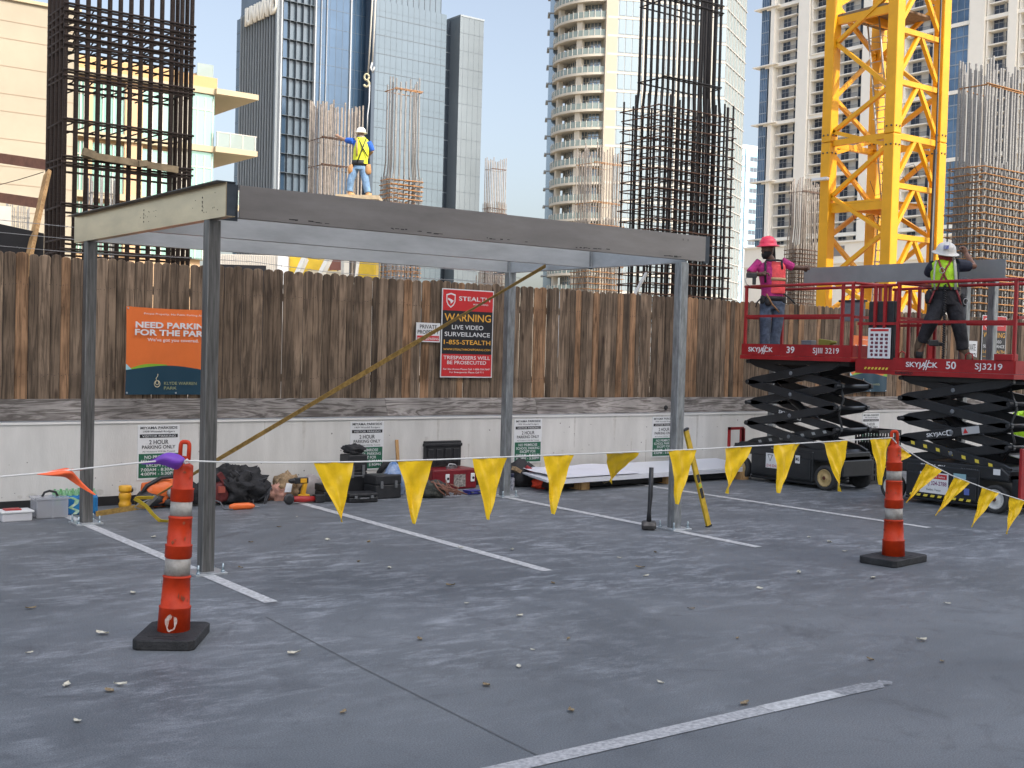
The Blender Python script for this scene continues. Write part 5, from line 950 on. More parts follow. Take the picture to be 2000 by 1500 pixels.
p = Q2(1886,716,.0); p.z = zd2+.0; o = bootw(Vector((p.x,p.y,zd2+.13)), Q2(1880,678), Vector((p.x,p.y,zd2+.12))+RH*.13-FH*.03); b = MB(); b.obox(Vector((p.x,p.y,zd2+.11))+RH*.04, RH, FH, (0,0,1), .24,.10,.03); b.build('sole', SOLE, o)
# step box under the right boot and the coiled lanyard
b = MB(); b.box(p.x-.22,p.x+.22,p.y-.15,p.y+.15,zd2,zd2+.093); tag(b.build('step_block', LBLK), 'dark block on the right lift deck under the boots', 'block')
pts = [Q2(1846,556,-.14).lerp(Q2(1842,700,-.22), i/160)+RH*.012*math.cos(i*1.25)+FH*.012*math.sin(i*1.25) for i in range(161)]
b = MB(); b.tube(pts, .0105, 6); b.build('coiled_lanyard', HARN, t)
tw = thing('power_tool', 'black power tool standing on the right lift deck between the boots', 'power tool', Q2(1822,690,-.1)); b = MB(); q = Q2(1822,670,-.1); b.obox(q, RH, FH, (0,0,1), .13,.07,.08); b.obox(q+RH*.085+Vector((0,0,-.01)), RH, FH, (0,0,1), .07,.05,.05); b.build('motor_housing', BLKP, tw, bevel=.012); b = MB(); b.obox(q-RH*.04+Vector((0,0,-.17)), RH, FH, (0,0,1), .06,.06,.30); b.build('red_stand', LRED, tw, bevel=.006)
JK = on(1984,828,x=15.2); b = MB(); b.grid(lambda u,v: JK+Vector((.1+.5*u,.06*math.sin(u*9+v*4),-.25+.42*v+.02*math.sin(u*13))), 16, 14); b.blob(JK+Vector((.32,.08,-.05)),.24,.05,.24,.5,3,2.5); tag(b.build('hi_vis_jacket', VESTY), 'lime hi vis jacket hanging behind the right scissor lift', 'jacket')
# ---------------------------------------------------------------- unseen building behind the camera, sized and stepped to cast the deck's shade
t = thing('shading_block', 'unseen tall concrete building behind the viewpoint, stepped to shade the deck', 'building', (0,-40,0))
CONC = mat('pale_concrete', (.42,.40,.37), .85, var=.1, vscale=.4)
b = MB(); b.box(-8,32,-62,-40,-.3,65.0); b.box(32.02,64,-62,-40,-.3,53.0); b.build('wall', CONC, t)
pr = MB(); pr.box(-1.1,1.1,-.06,.0,-.9,.9)
many('window', pr, mat('dark_window_glass',(.03,.04,.05),.1,.2), [(x,-39.95,z) for x in range(-5,62,5) for z in range(4,50,4)], t, 40)
# ---------------------------------------------------------------- rebar columns
RB_DARK = mat('dark_rebar', (.040,.026,.020), .75, .2, var=.35, vscale=9, stretch=(1,1,14), bump=.5, bscale=9)
RB_BLACK = mat('black_rebar', (.018,.015,.014), .7, .2, var=.4, vscale=9, stretch=(1,1,14))
RB_GREY = mat('grey_rebar', (.20,.195,.185), .6, .4, var=.25, vscale=6, stretch=(1,1,8), bump=.3, bscale=14)
RB_BROWN = mat('brown_grey_rebar', (.22,.19,.16), .7, .2, var=.3, vscale=8)
RB_RUST = mat('orange_rust_rebar', (.36,.17,.06), .85, var=.35, vscale=16)
RB_RUSTD = mat('dark_rust_rebar', (.10,.05,.03), .85, var=.3, vscale=12)
def rebar_column(label, x0, y0, w, d, nx, ny, zb, zt, r, mb, mt, ties, rt, cage=None, top_var=.12, jog=None, back=1, seed=1, pinch=0.0, tie_over=.06, bot_pinch=0.0):
    """bars round a rectangle, tied by square hoops; cage=(z0,z1,step,nx,ny) is the denser outer basket"""
    random.seed(seed); t = thing('rebar_column', label, 'rebar column', (x0+w/2,y0+d/2,zb), 'rebar columns behind the fence')
    spots = [(x0+w*i/(nx-1), y0) for i in range(nx)]+([(x0+w*i/(nx-1), y0+d) for i in range(0,nx,back)] if back else [(x0,y0+d),(x0+w,y0+d)])+[(x0, y0+d*j/(ny-1)) for j in range(1,ny-1)]+[(x0+w, y0+d*j/(ny-1)) for j in range(1,ny-1)]
    cx, cy = x0+w/2, y0+d/2; extra = MB(); n = 0
    for x, y in spots:
        top = zt+random.uniform(-top_var, top_var); jx, jy = random.uniform(-.015,.015), random.uniform(-.015,.015)
        pts = [(x,y,zb)]
        if jog: dx, dy = (x-cx)*jog[1], (y-cy)*jog[1]; pts += [(x,y,jog[0]-.0),(x-dx,y-dy,jog[0]+jog[2])]; x, y = x-dx, y-dy
        if pinch: pts += [(x,y,top-1.2),(x-(x-cx)*pinch*.25,y,top-.7),(x-(x-cx)*pinch,y,top)]
        else: pts += [(x+jx,y+jy,top)]
        b = MB(); b.tube(pts, r, 7); 
        if n < 100: b.build('rebar', mb, t)
        else: extra.add(b.v, b.f, True)
        n += 1
    if extra.v: extra.build('rebar', mb, t)['kind'] = 'stuff'
    for z, k in ties:
        e = r*.6; q = .5*(k if jog and z > jog[0] else 0); ax0, ax1, ay0, ay1 = x0-e+w*q, x0+w+e-w*q, y0-e+d*q, y0+d+e-d*q; dz = random.uniform(-.015,.015)
        b = MB(); b.tube([(ax0,ay0,z),(ax1,ay0,z+dz),(ax1,ay1,z),(ax0,ay1,z+dz),(ax0,ay0,z)], rt, 6)
        b.tube([(ax0-tie_over*.4,ay0-rt,z+.03),(ax1+tie_over*.4,ay0-rt,z+.03+dz)], rt, 6); b.build('tie_hoop', mt, t)
    return t, spots
def tie_basket(t, x0, y0, w, d, z0, z1, step, nx, ny, r, rt, mb, mt, over=.08, zx=None, cross=True):
    """outer basket: verticals plus hoops whose ends stick out; hoops are the parts"""
    b = MB(); ov = over
    for i in range(nx):
        for y in (y0, y0+d): b.tube([(x0+w*i/(nx-1),y,z0-.3),(x0+w*i/(nx-1),y,z1+random.uniform(.02,.16))], r, 6)
    for j in range(1,ny-1):
        for x in (x0, x0+w): b.tube([(x,y0+d*j/(ny-1),z0-.3),(x,y0+d*j/(ny-1),z1+random.uniform(.02,.16))], r, 6)
    b.build('basket_bar', mb, t)['kind'] = 'stuff'
    z = z0; k = 0
    while z < z1:
        b = MB(); e = r+rt; dz = random.uniform(-.02,.02)
        b.tube([(x0-ov*random.random(),y0-e,z),(x0+w+ov*random.random(),y0-e,z+dz)], rt, 6); b.tube([(x0-e,y0-ov*random.random(),z+.01),(x0-e,y0+d+ov*random.random(),z+.01+dz)], rt, 6)
        b.tube([(x0,y0+d+e,z),(x0+w,y0+d+e,z)], rt, 6); b.tube([(x0+w+e,y0,z),(x0+w+e,y0+d,z)], rt, 6)
        if cross:
            for f in (.25,.5,.75): b.tube([(x0+w*f,y0-.02,z+.03),(x0+w*(f+random.uniform(-.1,.1)),y0+d,z+.03+random.uniform(-.03,.03))], rt*.8, 5)
            b.tube([(x0-.02,y0+d*.5,z+.05),(x0+w,y0+d*.5,z+.05)], rt*.8, 5)
        b.build('tie_hoop', mt, t); z += step*random.uniform(.92,1.08); k += 1
# nearest: brown black column at the left
c0 = on(125,300,Z=15.7); zz = lambda py, px=230, Z=16.2: on(px,py,Z=Z).z
ties = [(zz(y),0) for y in (476,498,412,335,323,252,172,160,112,96,80,66,50,36)]
t, _ = rebar_column('tall dark brown rebar column at the left, ends pinched together at the top', c0.x, c0.y, 1.70, .72, 13, 5, -.3, zz(-230), .031, RB_DARK, RB_DARK, ties, .016, pinch=.32, back=0, seed=3)
b = MB()
for z in [zz(y) for y in (112,96,80,66,50,36,172,252)]:
    for i in range(7): xx = c0.x+1.66*(i+.5)/7; b.tube([(xx,c0.y,z),(xx+.12,c0.y+.5,z+.06),(xx-.05,c0.y+.95,z)], .011, 5)
b.build('cross_tie', RB_BLACK, t)['kind'] = 'stuff'
b = MB(); b.bar((c0.x+.22,c0.y-.09,zz(313)),(c0.x+1.5,c0.y-.09,zz(322)),.05,.09); b.rbox(c0.x+.28,c0.y-.12,zz(311),.16,.09,.10,ry=.2); b.rbox(c0.x+1.0,c0.y-.12,zz(318),.12,.08,.08,ry=-.2); b.build('timber_cleat', mat('weathered_board',(.26,.20,.12),.8,var=.3), t)
# middle black column
c1 = on(1287,300,Z=23.2); z1 = lambda py: on(1320,py,Z=24).z
t, _ = rebar_column('tall black rebar column standing above the right end of the canopy', c1.x+.10, c1.y+.08, 1.62, .70, 12, 5, -.3, z1(-80), .029, RB_BLACK, RB_BLACK, [(z1(8),.04),(z1(168),.04),(z1(20),.04)], .016, jog=(z1(220),.04,.4), back=0, seed=5)
tie_basket(t, c1.x-.10, c1.y-.12, 2.0, 1.05, -.2, z1(212), .2, 9, 4, .020, .013, RB_BLACK, RB_RUSTD, .10)
for px, y0 in ((1243,186),(1422,210)):
    a = on(px,y0,Z=24.0); b = MB(); b.tube([a,(a.x-.0,a.y,-.3)], .028, 6); b.build('rebar', RB_BLACK, t)
b = MB(); b.bar(on(1238,578,Z=21.5), on(1262,534,Z=22.2), .045,.045); tag(b.build('brace_pole', mat('pale_metal_pole',(.45,.45,.43),.5,.4)), 'pale metal brace pole leaning before the black rebar column', 'pole')
# right rusty column
Z = 26; n_ = on(1922,330,Z=Z); z2 = lambda py: on(1922,py,Z=Z).z
t, _ = rebar_column('grey and orange rusted rebar column at the right edge behind the lifts', n_.x+.05, n_.y+.05, 1.62, .66, 14, 6, -.3, z2(118), .026, RB_GREY, RB_RUST, [(z2(165),0)], .016, seed=8, top_var=.14)
tie_basket(t, n_.x-.02, n_.y-.04, 2.5, .86, -.1, z2(322), .165, 13, 6, .020, .015, RB_GREY, RB_RUST, .09)
# smaller columns behind
def small(label, px0, px1, ptop, pcage, Z, nx, ny, w, r, mb, mt, zb=-.3, tiepx=(), jog=None, seed=0, tv=.15, cagew=1.12, step=.2):
    cpx = (px0+px1)/2; dpt = on(cpx,400,Z=Z); span = (px1-px0)/FPX*Z; th = math.atan2((cpx-1000)/FPX,1)+YAW
    d = w; W_ = max(.2, (span-d*math.sin(th))/math.cos(th)); cpt = dpt
    x0, y0 = cpt.x-W_/2, cpt.y-d/2; zf = lambda py: on(cpx,py,Z=Z).z
    t, _ = rebar_column(label, x0, y0, W_, d, nx, ny, zb, zf(ptop), r, mb, mt, [(zf(p),0) for p in tiepx], r*.55, seed=seed, top_var=tv, jog=(zf(jog),.10,.5) if jog else None)
    if pcage: tie_basket(t, x0-.05, y0-.05, W_+.1, d+.1, zb+.1, zf(pcage), step, nx, ny, r*.8, r*.6, mb, mt, .05)
    return t
wk = small('brown grey rebar column being tied by the worker above the canopy', 602,704,208,None,33,12,6,.75,.024,RB_BROWN,RB_RUSTD,tiepx=(278,330),seed=11,tv=.12)
small('slim rebar column with rusty base hoops right of the worker above the canopy', 748,818,160,352,38,6,4,.6,.026,RB_GREY,RB_RUST,tiepx=(182,),jog=350,seed=12,step=.14)
small('short grey rebar column standing against the sky by the glass tower', 946,986,314,400,62,9,5,.6,.022,RB_BROWN,RB_RUSTD,tiepx=(333,),seed=13,step=.22)
small('pale rebar column before the curved tower with rusty hoops below', 1124,1214,294,437,35,12,7,.8,.017,RB_BROWN,RB_RUST,tiepx=(325,400),seed=14,step=.17)
small('thin rebar column behind the worker in pink', 1541,1600,358,482,41,9,5,.6,.020,RB_BROWN,RB_RUSTD,tiepx=(378,),jog=470,seed=15,step=.14)
small('small pale rebar cluster at the far left above the black screen', 14,56,400,None,40,6,3,.3,.016,RB_GREY,RB_GREY,tiepx=(425,),seed=16)
small('grey rebar cluster seen through the nearest rebar column', 172,224,348,None,42,6,4,.4,.026,RB_GREY,RB_GREY,tiepx=(380,),seed=17)
small('pale rebar stub seen between canopy and fence', 745,822,505,None,28,9,4,.5,.016,RB_GREY,RB_RUST,tiepx=(533,),seed=18)
small('cream rebar stub left of the back right canopy column above the fence', 934,984,528,None,28,8,4,.4,.015,RB_BROWN,RB_RUST,seed=19)
b = MB(); a0 = on(0,405,Z=39); b.box(a0.x-1,a0.x+.35,a0.y,a0.y+.5,-.3,on(10,402,Z=39).z); tag(b.build('concrete_pier', CONC), 'grey concrete pier at the far left beside the small rebar cluster', 'pier')
# black screen, leaning timber, brown steel beams at the left
b = MB(); A = on(-60,424,Z=13.6); B = on(86,456,Z=14.0); A.y = max(A.y,13.5); B.y = max(B.y,13.7); b.prism([(A.x,A.y,.0),(B.x,B.y,.0),(B.x,B.y,B.z),(A.x,A.y,A.z)], (0,.03,0)); tag(b.build('privacy_screen', mat('black_mesh_screen',(.012,.012,.014),.8)), 'black privacy screen behind the fence at the far left', 'screen')
b = MB(); A = on(520,502,Z=17.0); B = on(424,516,Z=15.2); C_ = on(540,540,Z=17.2); b.prism([(B.x,B.y,.2),(A.x,A.y,.2),(A.x,A.y,A.z-.12),(B.x,B.y,B.z)], (0,.03,0)); tag(b.build('privacy_screen', mat('dark_mesh_screen',(.02,.018,.022),.8)), 'dark screen edge just above the fence right of the front left column', 'screen')
b = MB(); b.bar(on(44,560,Z=13.2), on(93,338,Z=14.9), .045, .115, (0,1,0)); b.tint = [.5]*6; tag(b.build('timber_prop', LUMBER), 'orange brown timber prop leaning against the tall left rebar column', 'timber')
for y0, y1, lab in ((309,328,'upper of two red brown beams behind the left rebar column'),(386,405,'lower of two red brown beams behind the left rebar column')):
    b = MB(); b.bar(on(-80,y0-12,Z=19), on(110,y1-3,Z=17.6), .08, .15); tag(b.build('timber_waler', mat('red_brown_beam',(.20,.085,.05),.7,var=.2)), lab, 'beam')
b = MB(); b.tube([on(-20,366,Z=18.5), on(40,350,Z=18), on(85,336,Z=17.5)], .006, 4); tag(b.build('guy_wire', RB_DARK), 'thin slanting guy wire left of the tall rebar column', 'wire')
# ---------------------------------------------------------------- tower crane mast
CRY = mat('crane_yellow', (.78,.375,.005), .5, var=.10, vscale=1.6, bump=.03, bscale=20)
N = on(1742,300,Z=30); xn, yn, s_ = N.x, N.y, 1.94
t = thing('tower_crane_mast', 'yellow lattice tower crane mast rising behind the fence', 'crane', (xn+s_/2,yn+s_/2,-.3))
cz = lambda py: on(1742,py,Z=30).z
ZT = 14
for x, y in ((xn,yn),(xn,yn+s_),(xn+s_,yn),(xn+s_,yn+s_)):
    b = MB(); b.box(x-.15,x+.15,y-.15,y+.15,-.3,cz(262)); b.box(x-.15,x+.15,y-.15,y+.15,cz(261),ZT); o = b.build('leg', CRY, t, bevel=.02)
    for dz in (-.28,.18):
        for k in (-.07,.07):
            b = MB(); b.lathe((x-.152,y+k,cz(261)+dz),[(.026,0),(.022,.02)],6,(-1,0,0)); b.build('pin', MATS['worn_iron'], o)
            b = MB(); b.lathe((x+k,y-.152,cz(261)+dz),[(.026,0),(.022,.02)],6,(0,-1,0)); b.build('pin', MATS['worn_iron'], o)
def brace(p, q, w=.10, nm='brace'): b = MB(); b.bar(p, q, w, w); return b.build(nm, CRY, t)
lev = [cz(262)]; 
for zr in (cz(262), cz(262)-5.9, cz(262)+5.9):
    for p, q in (((xn,yn+.17),(xn,yn+s_-.17)),((xn+.17,yn),(xn+s_-.17,yn)),((xn+s_,yn+.17),(xn+s_,yn+s_-.17)),((xn+.17,yn+s_),(xn+s_-.17,yn+s_))):
        b = MB(); b.bar((*p,zr-.02),(*q,zr-.02),.11,.15); b.build('ring_beam', CRY, t)
# zigzag on three faces, inverted V on the face towards the fence
zs = [cz(y) for y in (610,540,452,372,282,240,168,60,-20,-100)]
for i in range(len(zs)-1):
    a, c = zs[i], zs[i+1]
    f0, f1 = (.0,1.) if i % 2 == 0 else (1.,0.)
    e = .12
    brace((xn,yn+s_-e-(s_-2*e)*(1-f0),a),(xn,yn+s_-e-(s_-2*e)*(1-f1),c)); brace((xn+e+(s_-2*e)*f0,yn+s_,a),(xn+e+(s_-2*e)*f1,yn+s_,c)); brace((xn+s_,yn+e+(s_-2*e)*f0,a),(xn+s_,yn+e+(s_-2*e)*f1,c))
for y in (-45,57,158,262,360,460,560):
    z = cz(y); b = MB()
    if y != 262: brace((xn+.17,yn,z),(xn+s_-.17,yn,z),.13)
    zl = cz(y+100)+.14; brace((xn+s_*.47,yn,z-.05),(xn+.15,yn,zl)); brace((xn+s_*.53,yn,z-.05),(xn+s_-.15,yn,zl))
for zf, nm in ((cz(385),'rest_platform'),(cz(2),'rest_platform')):
    b = MB(); b.box(xn-.02,xn+s_+.02,yn+.3,yn+s_-.1,zf-.06,zf); o = b.build(nm, CRY if zf < 8 else mat('rusty_plate',(.20,.14,.09),.8,var=.3), t); b = MB(); b.bar((xn+.03,yn+.1,zf-.165),(xn+.03,yn+s_-.1,zf-.165),.1,.2); b.bar((xn+.1,yn+s_*.6,zf-.16),(xn+s_-.1,yn+s_*.6,zf-.16),.1,.2); b.build('platform_beam', CRY, o)
LADM = mat('ladder_galv', (.45,.45,.43), .5, .5)
for xa, xb, za, zb_ in ((xn+.9,xn+1.3,-.3,cz(385)),(xn+1.4,xn+.8,cz(385),cz(120)),(xn+1.1,xn+.5,cz(240),cz(2))):
    b = MB(); yy = yn+1.1
    b.tube([(xa,yy-.18,za),(xb,yy-.18,zb_)],.022,6); b.tube([(xa,yy+.18,za),(xb,yy+.18,zb_)],.022,6); n = int(abs(zb_-za)/.28)
    for i in range(1,n): f = i/n; b.tube([(xa+(xb-xa)*f,yy-.18,za+(zb_-za)*f),(xa+(xb-xa)*f,yy+.18,za+(zb_-za)*f)],.013,5)
    lad = b.build('ladder', LADM, t); b = MB()
    for i in range(0,n,4):
        f = i/n; c = Vector((xa+(xb-xa)*f+.0,yy,za+(zb_-za)*f)); b.tube([c+Vector((.0,-.25,0)),c+Vector((.35,-.32,0)),c+Vector((.62,-.12,0)),c+Vector((.62,.12,0)),c+Vector((.35,.32,0)),c+Vector((0,.25,0))],.010,5)
    b.build('cage_hoop', LADM, lad)
b = MB(); b.tube([(xn+s_-.35,yn-.2,-.3),(xn+s_-.38,yn-.2,5),(xn+s_-.42,yn-.2,ZT)],.025,6); b.tube([(xn+s_-.5,yn-.2,-.3),(xn+s_-.45,yn-.22,cz(280))],.045,6); b.build('power_cable', BLKP, t)
b = MB(); q = Vector((xn-.22,yn+s_+.0,cz(338))); b.rbox(q.x-.1,q.y,q.z,.10,.50,.07,ry=.15); b.build('work_light', WHITE, t)
for i in range(5):
    b = MB(); a = Vector((xn+.1,yn+.1+.3*i,cz(300)-.3*i)); b.tube([a, a+Vector((.5,.2,-.3)), a+Vector((1.1,.1,-.1)), a+Vector((1.7,.3,-.4))], .008, 4); b.build('loose_wire', BLKP, t)
# ---------------------------------------------------------------- steel fixer on the column formwork above the canopy
Z = 31.0; base = on(702,384,Z=Z)
t = thing('scaffold_platform', 'narrow timber work platform under the worker above the canopy', 'scaffold', (base.x,base.y,-.3))
b = MB(); b.obox(base+Vector((0,0,-.06)), RH, FH, (0,0,1), 1.1,.9,.10); b.build('deck', mat('scaffold_board',(.45,.36,.24),.8,var=.2), t)
for sx in (-.4,.4):
    for sy in (-.35,.35): b = MB(); p = base+RH*sx+FH*sy; b.tube([(p.x,p.y,-.3),(p.x,p.y,base.z-.11)], .04, 8); b.build('leg', mat('white_post',(.62,.60,.55),.6), t)
t = thing('person', 'worker in white hard hat and yellow vest tying rebar high above the canopy', 'person', base)
Q3 = lambda x, y, d=0: on(x, y, Z=Z+d); hd = Q3(705,262.5); fc = (FH*.8-RH*.5).normalized()
b = MB(); head(b, hd, fc, 1.0); b.tube([hd-Vector((0,0,.06)), Q3(705,271), Q3(705,278)], [.06,.07,.09], 12)
loft(b, [(Q3(705,273),.14,.09),(Q3(705,280),.19,.11),(Q3(705,300),.17,.12),(Q3(703,318),.15,.12),(Q3(702,330),.16,.12)])
for pts, rs in (((Q3(692,328),Q3(685,352,-.02),Q3(682,378)),(.09,.065,.05)),((Q3(710,328),Q3(714,354,.0),Q3(718,380,.0)),(.09,.065,.05)),((Q3(690,276),Q3(675,274,.12),Q3(661,267,.32)),(.06,.048,.036)),((Q3(720,278),Q3(727,296,.02),Q3(718,306,.25)),(.06,.046,.036))): b.tube(pts, list(rs), 10)
hand(b, Q3(661,267,.32), -RH*.7+FH*.4+Vector((0,0,.4)), FH, 1.1, 1.1); hand(b, Q3(718,306,.25), FH, -RH, 1.1, 1.0)
fuse(b, 'body', SKIN3, t, .014, 2); hard_hat(t, hd+Vector((0,0,.045)), mat('bright_white_hat',(.72,.70,.64),.4), (0,0,1), 1.0, face=fc)
b = MB(); loft(b, [(hd+Vector((0,0,-.13)),.09,.085),(hd+Vector((0,0,-.05))-fc*.02,.088,.095)], 14, fc.cross(Vector((0,0,1))), fc); b.build('neck_shade', mat('grey_neck_shade',(.30,.27,.24),.8), t)
b = MB(); loft(b, [(Q3(705,270),.11,.08),(Q3(705,276),.19,.12),(Q3(705,296),.19,.13),(Q3(703,320),.17,.13)]); b.tube([Q3(691,276),Q3(683,275,.06),Q3(676,274,.11)], [.09,.082,.07], 10); b.tube([Q3(719,278),Q3(724,287,.01),Q3(727,295,.02)], [.09,.08,.07], 10); fuse(b, 'shirt', BLUEC, t, .014, 2)
b = MB(); loft(b, [(Q3(705,268),.11,.085),(Q3(706,274),.18,.13),(Q3(706,292),.205,.15),(Q3(704,310),.195,.15),(Q3(703,321),.20,.15)]); v = fuse(b, 'vest', mat('yellow_vest',(.62,.66,.03),.6,var=.12,vscale=12), t, .013, 2)
strap(v, [Q3(697,270,-.10),Q3(697,285,-.155),Q3(697,304,-.160)], TAN_T, .022, 'reflective_tape'); strap(t, [Q3(700,270,-.1),Q3(708,288,-.17),Q3(718,306,-.13)], HARN, .014); strap(t, [Q3(715,271,-.09),Q3(708,290,-.17),Q3(698,316,-.16)], HARN, .014)
b = MB(); loft(b, [(Q3(703,314),.20,.155),(Q3(702,324),.20,.155)], 20); bl_ = b.build('tool_belt', HARN, t)
for x in (686,719): b = MB(); b.blob(Q3(x,332,-.04), .09,.08,.15,.2,x,2,14,10); b.build('leather_pouch', mat('bright_tan_leather',(.42,.22,.09),.7), bl_)
b = MB(); loft(b, [(Q3(703,318),.175,.135),(Q3(702,332),.18,.14)]); b.tube([Q3(693,330),Q3(685,352,-.02),Q3(683,374)], [.11,.095,.085], 12); b.tube([Q3(710,330),Q3(714,354,.0),Q3(718,376)], [.11,.095,.085], 12); fuse(b, 'trousers', mat('light_jeans',(.16,.27,.42),.85,var=.3,vscale=10), t, .014, 2)
for x, s in ((683,-1),(718,1)):
    h = Q3(x,386,0); h.z = base.z; boot(t, h, h+FH*.05-RH*.02*s+RH*.10, .15, mat('tan_boot',(.48,.27,.12),.7))
# crane hook hanging above the worker
a = on(716,158,Z=31.5); t = thing('crane_hook', 'yellow crane hook block hanging on two ropes before the glass tower', 'crane hook', a)
b = MB(); b.tube([on(729,-30,Z=31.5), on(724,60,Z=31.5), on(719,142,Z=31.5)], .022, 6); b.tube([on(735,-30,Z=31.5), on(731,60,Z=31.5), on(727,125,Z=31.5)], .022, 6); b.build('rope', mat('pale_rope',(.50,.47,.40),.7), t)
b = MB(); b.tube([a+RH*.06*math.cos(q)+Vector((0,0,.08*math.sin(q)+.10)) for q in [i*.45 for i in range(15)]], .026, 7); b.tube([a+RH*.07*math.cos(q)+Vector((0,0,.08*math.sin(q)-.07)) for q in [i*.45-2.8 for i in range(10)]], .03, 7); b.build('hook', mat('yellow_hook',(.50,.46,.30),.5), t)
b = MB(); b.tube([on(727,122,Z=31.5), on(724,133,Z=31.5), on(728,142,Z=31.5), on(731,131,Z=31.5)], .03, 6); b.build('shackle', LADM, t)
b = MB(); b.tube([on(722,165,Z=31.5), on(721,200,Z=31.5), on(718,225,Z=31.5), on(717,262,Z=31.6)], .016, 6); b.build('tag_line', WHITE, t)
# ---------------------------------------------------------------- things seen in the gap between canopy and fence
t = thing('yellow_excavator', 'yellow construction machine seen in the gap between canopy and fence', 'excavator', on(640,530,Z=30)); Zx = 30
G = lambda x, y, d=0: on(x, y, Z=Zx+d)
b = MB(); b.obox(G(612,528), RH, FH, (0,0,1), 1.0,1.2,.62); b.obox(G(720,527), RH, FH, (0,0,1), .48,1.0,.5); b.build('engine_cover', mat('machine_yellow',(.62,.42,.03),.5,var=.15,vscale=3), t, bevel=.04); b = MB(); b.obox(G(640,534,-.7), RH, FH, (0,0,1), .95,.1,.12); b.build('boom_edge', mat('machine_cream',(.62,.55,.40),.5), t); b = MB(); b.obox(G(662,516,-.62), RH, FH, (0,0,1), .45,.06,.3); b.build('vent_grille', mat('machine_brown',(.20,.08,.06),.6), t); b = MB(); b.obox(G(640,575), RH, FH, (0,0,1), 1.9,1.4,.8); b.build('undercarriage', BLKP, t)
b = MB()
for x0, y0, x1, y1 in ((578,545,596,505),(623,545,643,505)): b.bar(G(x0,y0,-1.5), G(x1,y1,-1.2), .13,.13)
b.bar(G(673,560,-1.5), G(674,500,-1.5), .14,.14); b.bar(G(694,556,-1.5), G(700,505,-1.3), .06,.06); tag(b.build('white_props', mat('white_props_paint',(.68,.66,.58),.5)), 'white steel props standing before the yellow machine', 'props')
t = thing('site_cabin', 'pale ribbed site cabin seen over the fence right of the front left column', 'cabin', G(500,525,12)); b = MB(); c = G(500,530,12); b.obox(c, RH, FH, (0,0,1), 2.6,2,1.0); b.build('wall', mat('cabin_cream',(.58,.54,.47),.8), t); b = MB()
for i in range(30): b.obox(c+RH*(-1.28+i*.075)-FH*1.01, RH, FH, (0,0,1), .03,.03,.98)
b.build('rib', mat('cabin_rib',(.45,.43,.40),.8), t); b = MB(); b.obox(c+RH*1.12-FH*1.03, RH, FH, (0,0,1), .34,.06,1.0); b.build('corner_post', WHITE, t); b = MB(); b.obox(c+Vector((0,0,-4)), RH, FH, (0,0,1), 2.5,1.9,6.9); b.build('base', CONC, t)
# ---------------------------------------------------------------- city buildings
CREAM = mat('cream_stone', (.45,.42,.355), .8, var=.05, vscale=.5); CREAMB = mat('pale_cream', (.37,.31,.205), .75); TANF = mat('tan_fascia', (.42,.265,.12), .8); TANW = mat('tan_stucco', (.46,.31,.18), .8)
MINT = mat('mint_glass', (.20,.36,.31), .12, .25); GLRAIL = mat('pale_rail_glass', (.26,.32,.30), .2, alpha=.7); LINE = mat('joint_brown', (.27,.21,.15), .9); WHITEF = mat('white_frame', (.52,.49,.43), .6)
def facade(A, B): A, B = Vector((A[0],A[1],0)), Vector((B[0],B[1],0)); tt = (B-A).normalized(); return (A, tt, Vector((tt.y,-tt.x,0))), (B-A).length
# beige panelled building at the far left
A = on(-160,300,Z=50); B = Vector((16.6, A.y, 0)); fr, L = facade(A, B); xb = on(149,300,y=A.y).x
t = thing('panelled_building', 'beige stone panelled building at the far left', 'building', A); ztop = on(60,8,y=A.y).z
b = MB(); b.fbox(fr,-14,xb-A.x,-.3,ztop,-14,0); b.build('wall', mat('beige_panel',(.31,.272,.205),.8,var=.10,vscale=.25), t)
b = MB(); z = ztop-.9; k = 0
while z > 0: b.fbox(fr,-14,xb-A.x,z-.016,z+.016,-.02,.012); z -= (1.18 if k % 3 else .75); k += 1
for a in range(-13,30,4):
    if a < xb-A.x: b.fbox(fr,a,a+.02,-.3,ztop-.1,-.02,.009)
b.build('panel_joint', LINE, t)['kind'] = 'stuff'
b = MB(); b.fbox(fr,-14,xb-A.x+.1,ztop,ztop+.14,-14.1,.12); b.build('coping', CREAMB, t)
b = MB(); P = on(60,10,y=A.y); b.tube([(P.x,P.y+.5,ztop),(P.x,P.y+.5,ztop+3)],.10,8); b.build('roof_pipe', mat('green_pipe',(.05,.25,.17),.5), t)
b = MB(); b.fbox(fr,xb-A.x-.15,xb-A.x+.04,-.3,ztop-2,-.3,.06); b.build('corner_trim', CREAMB, t)
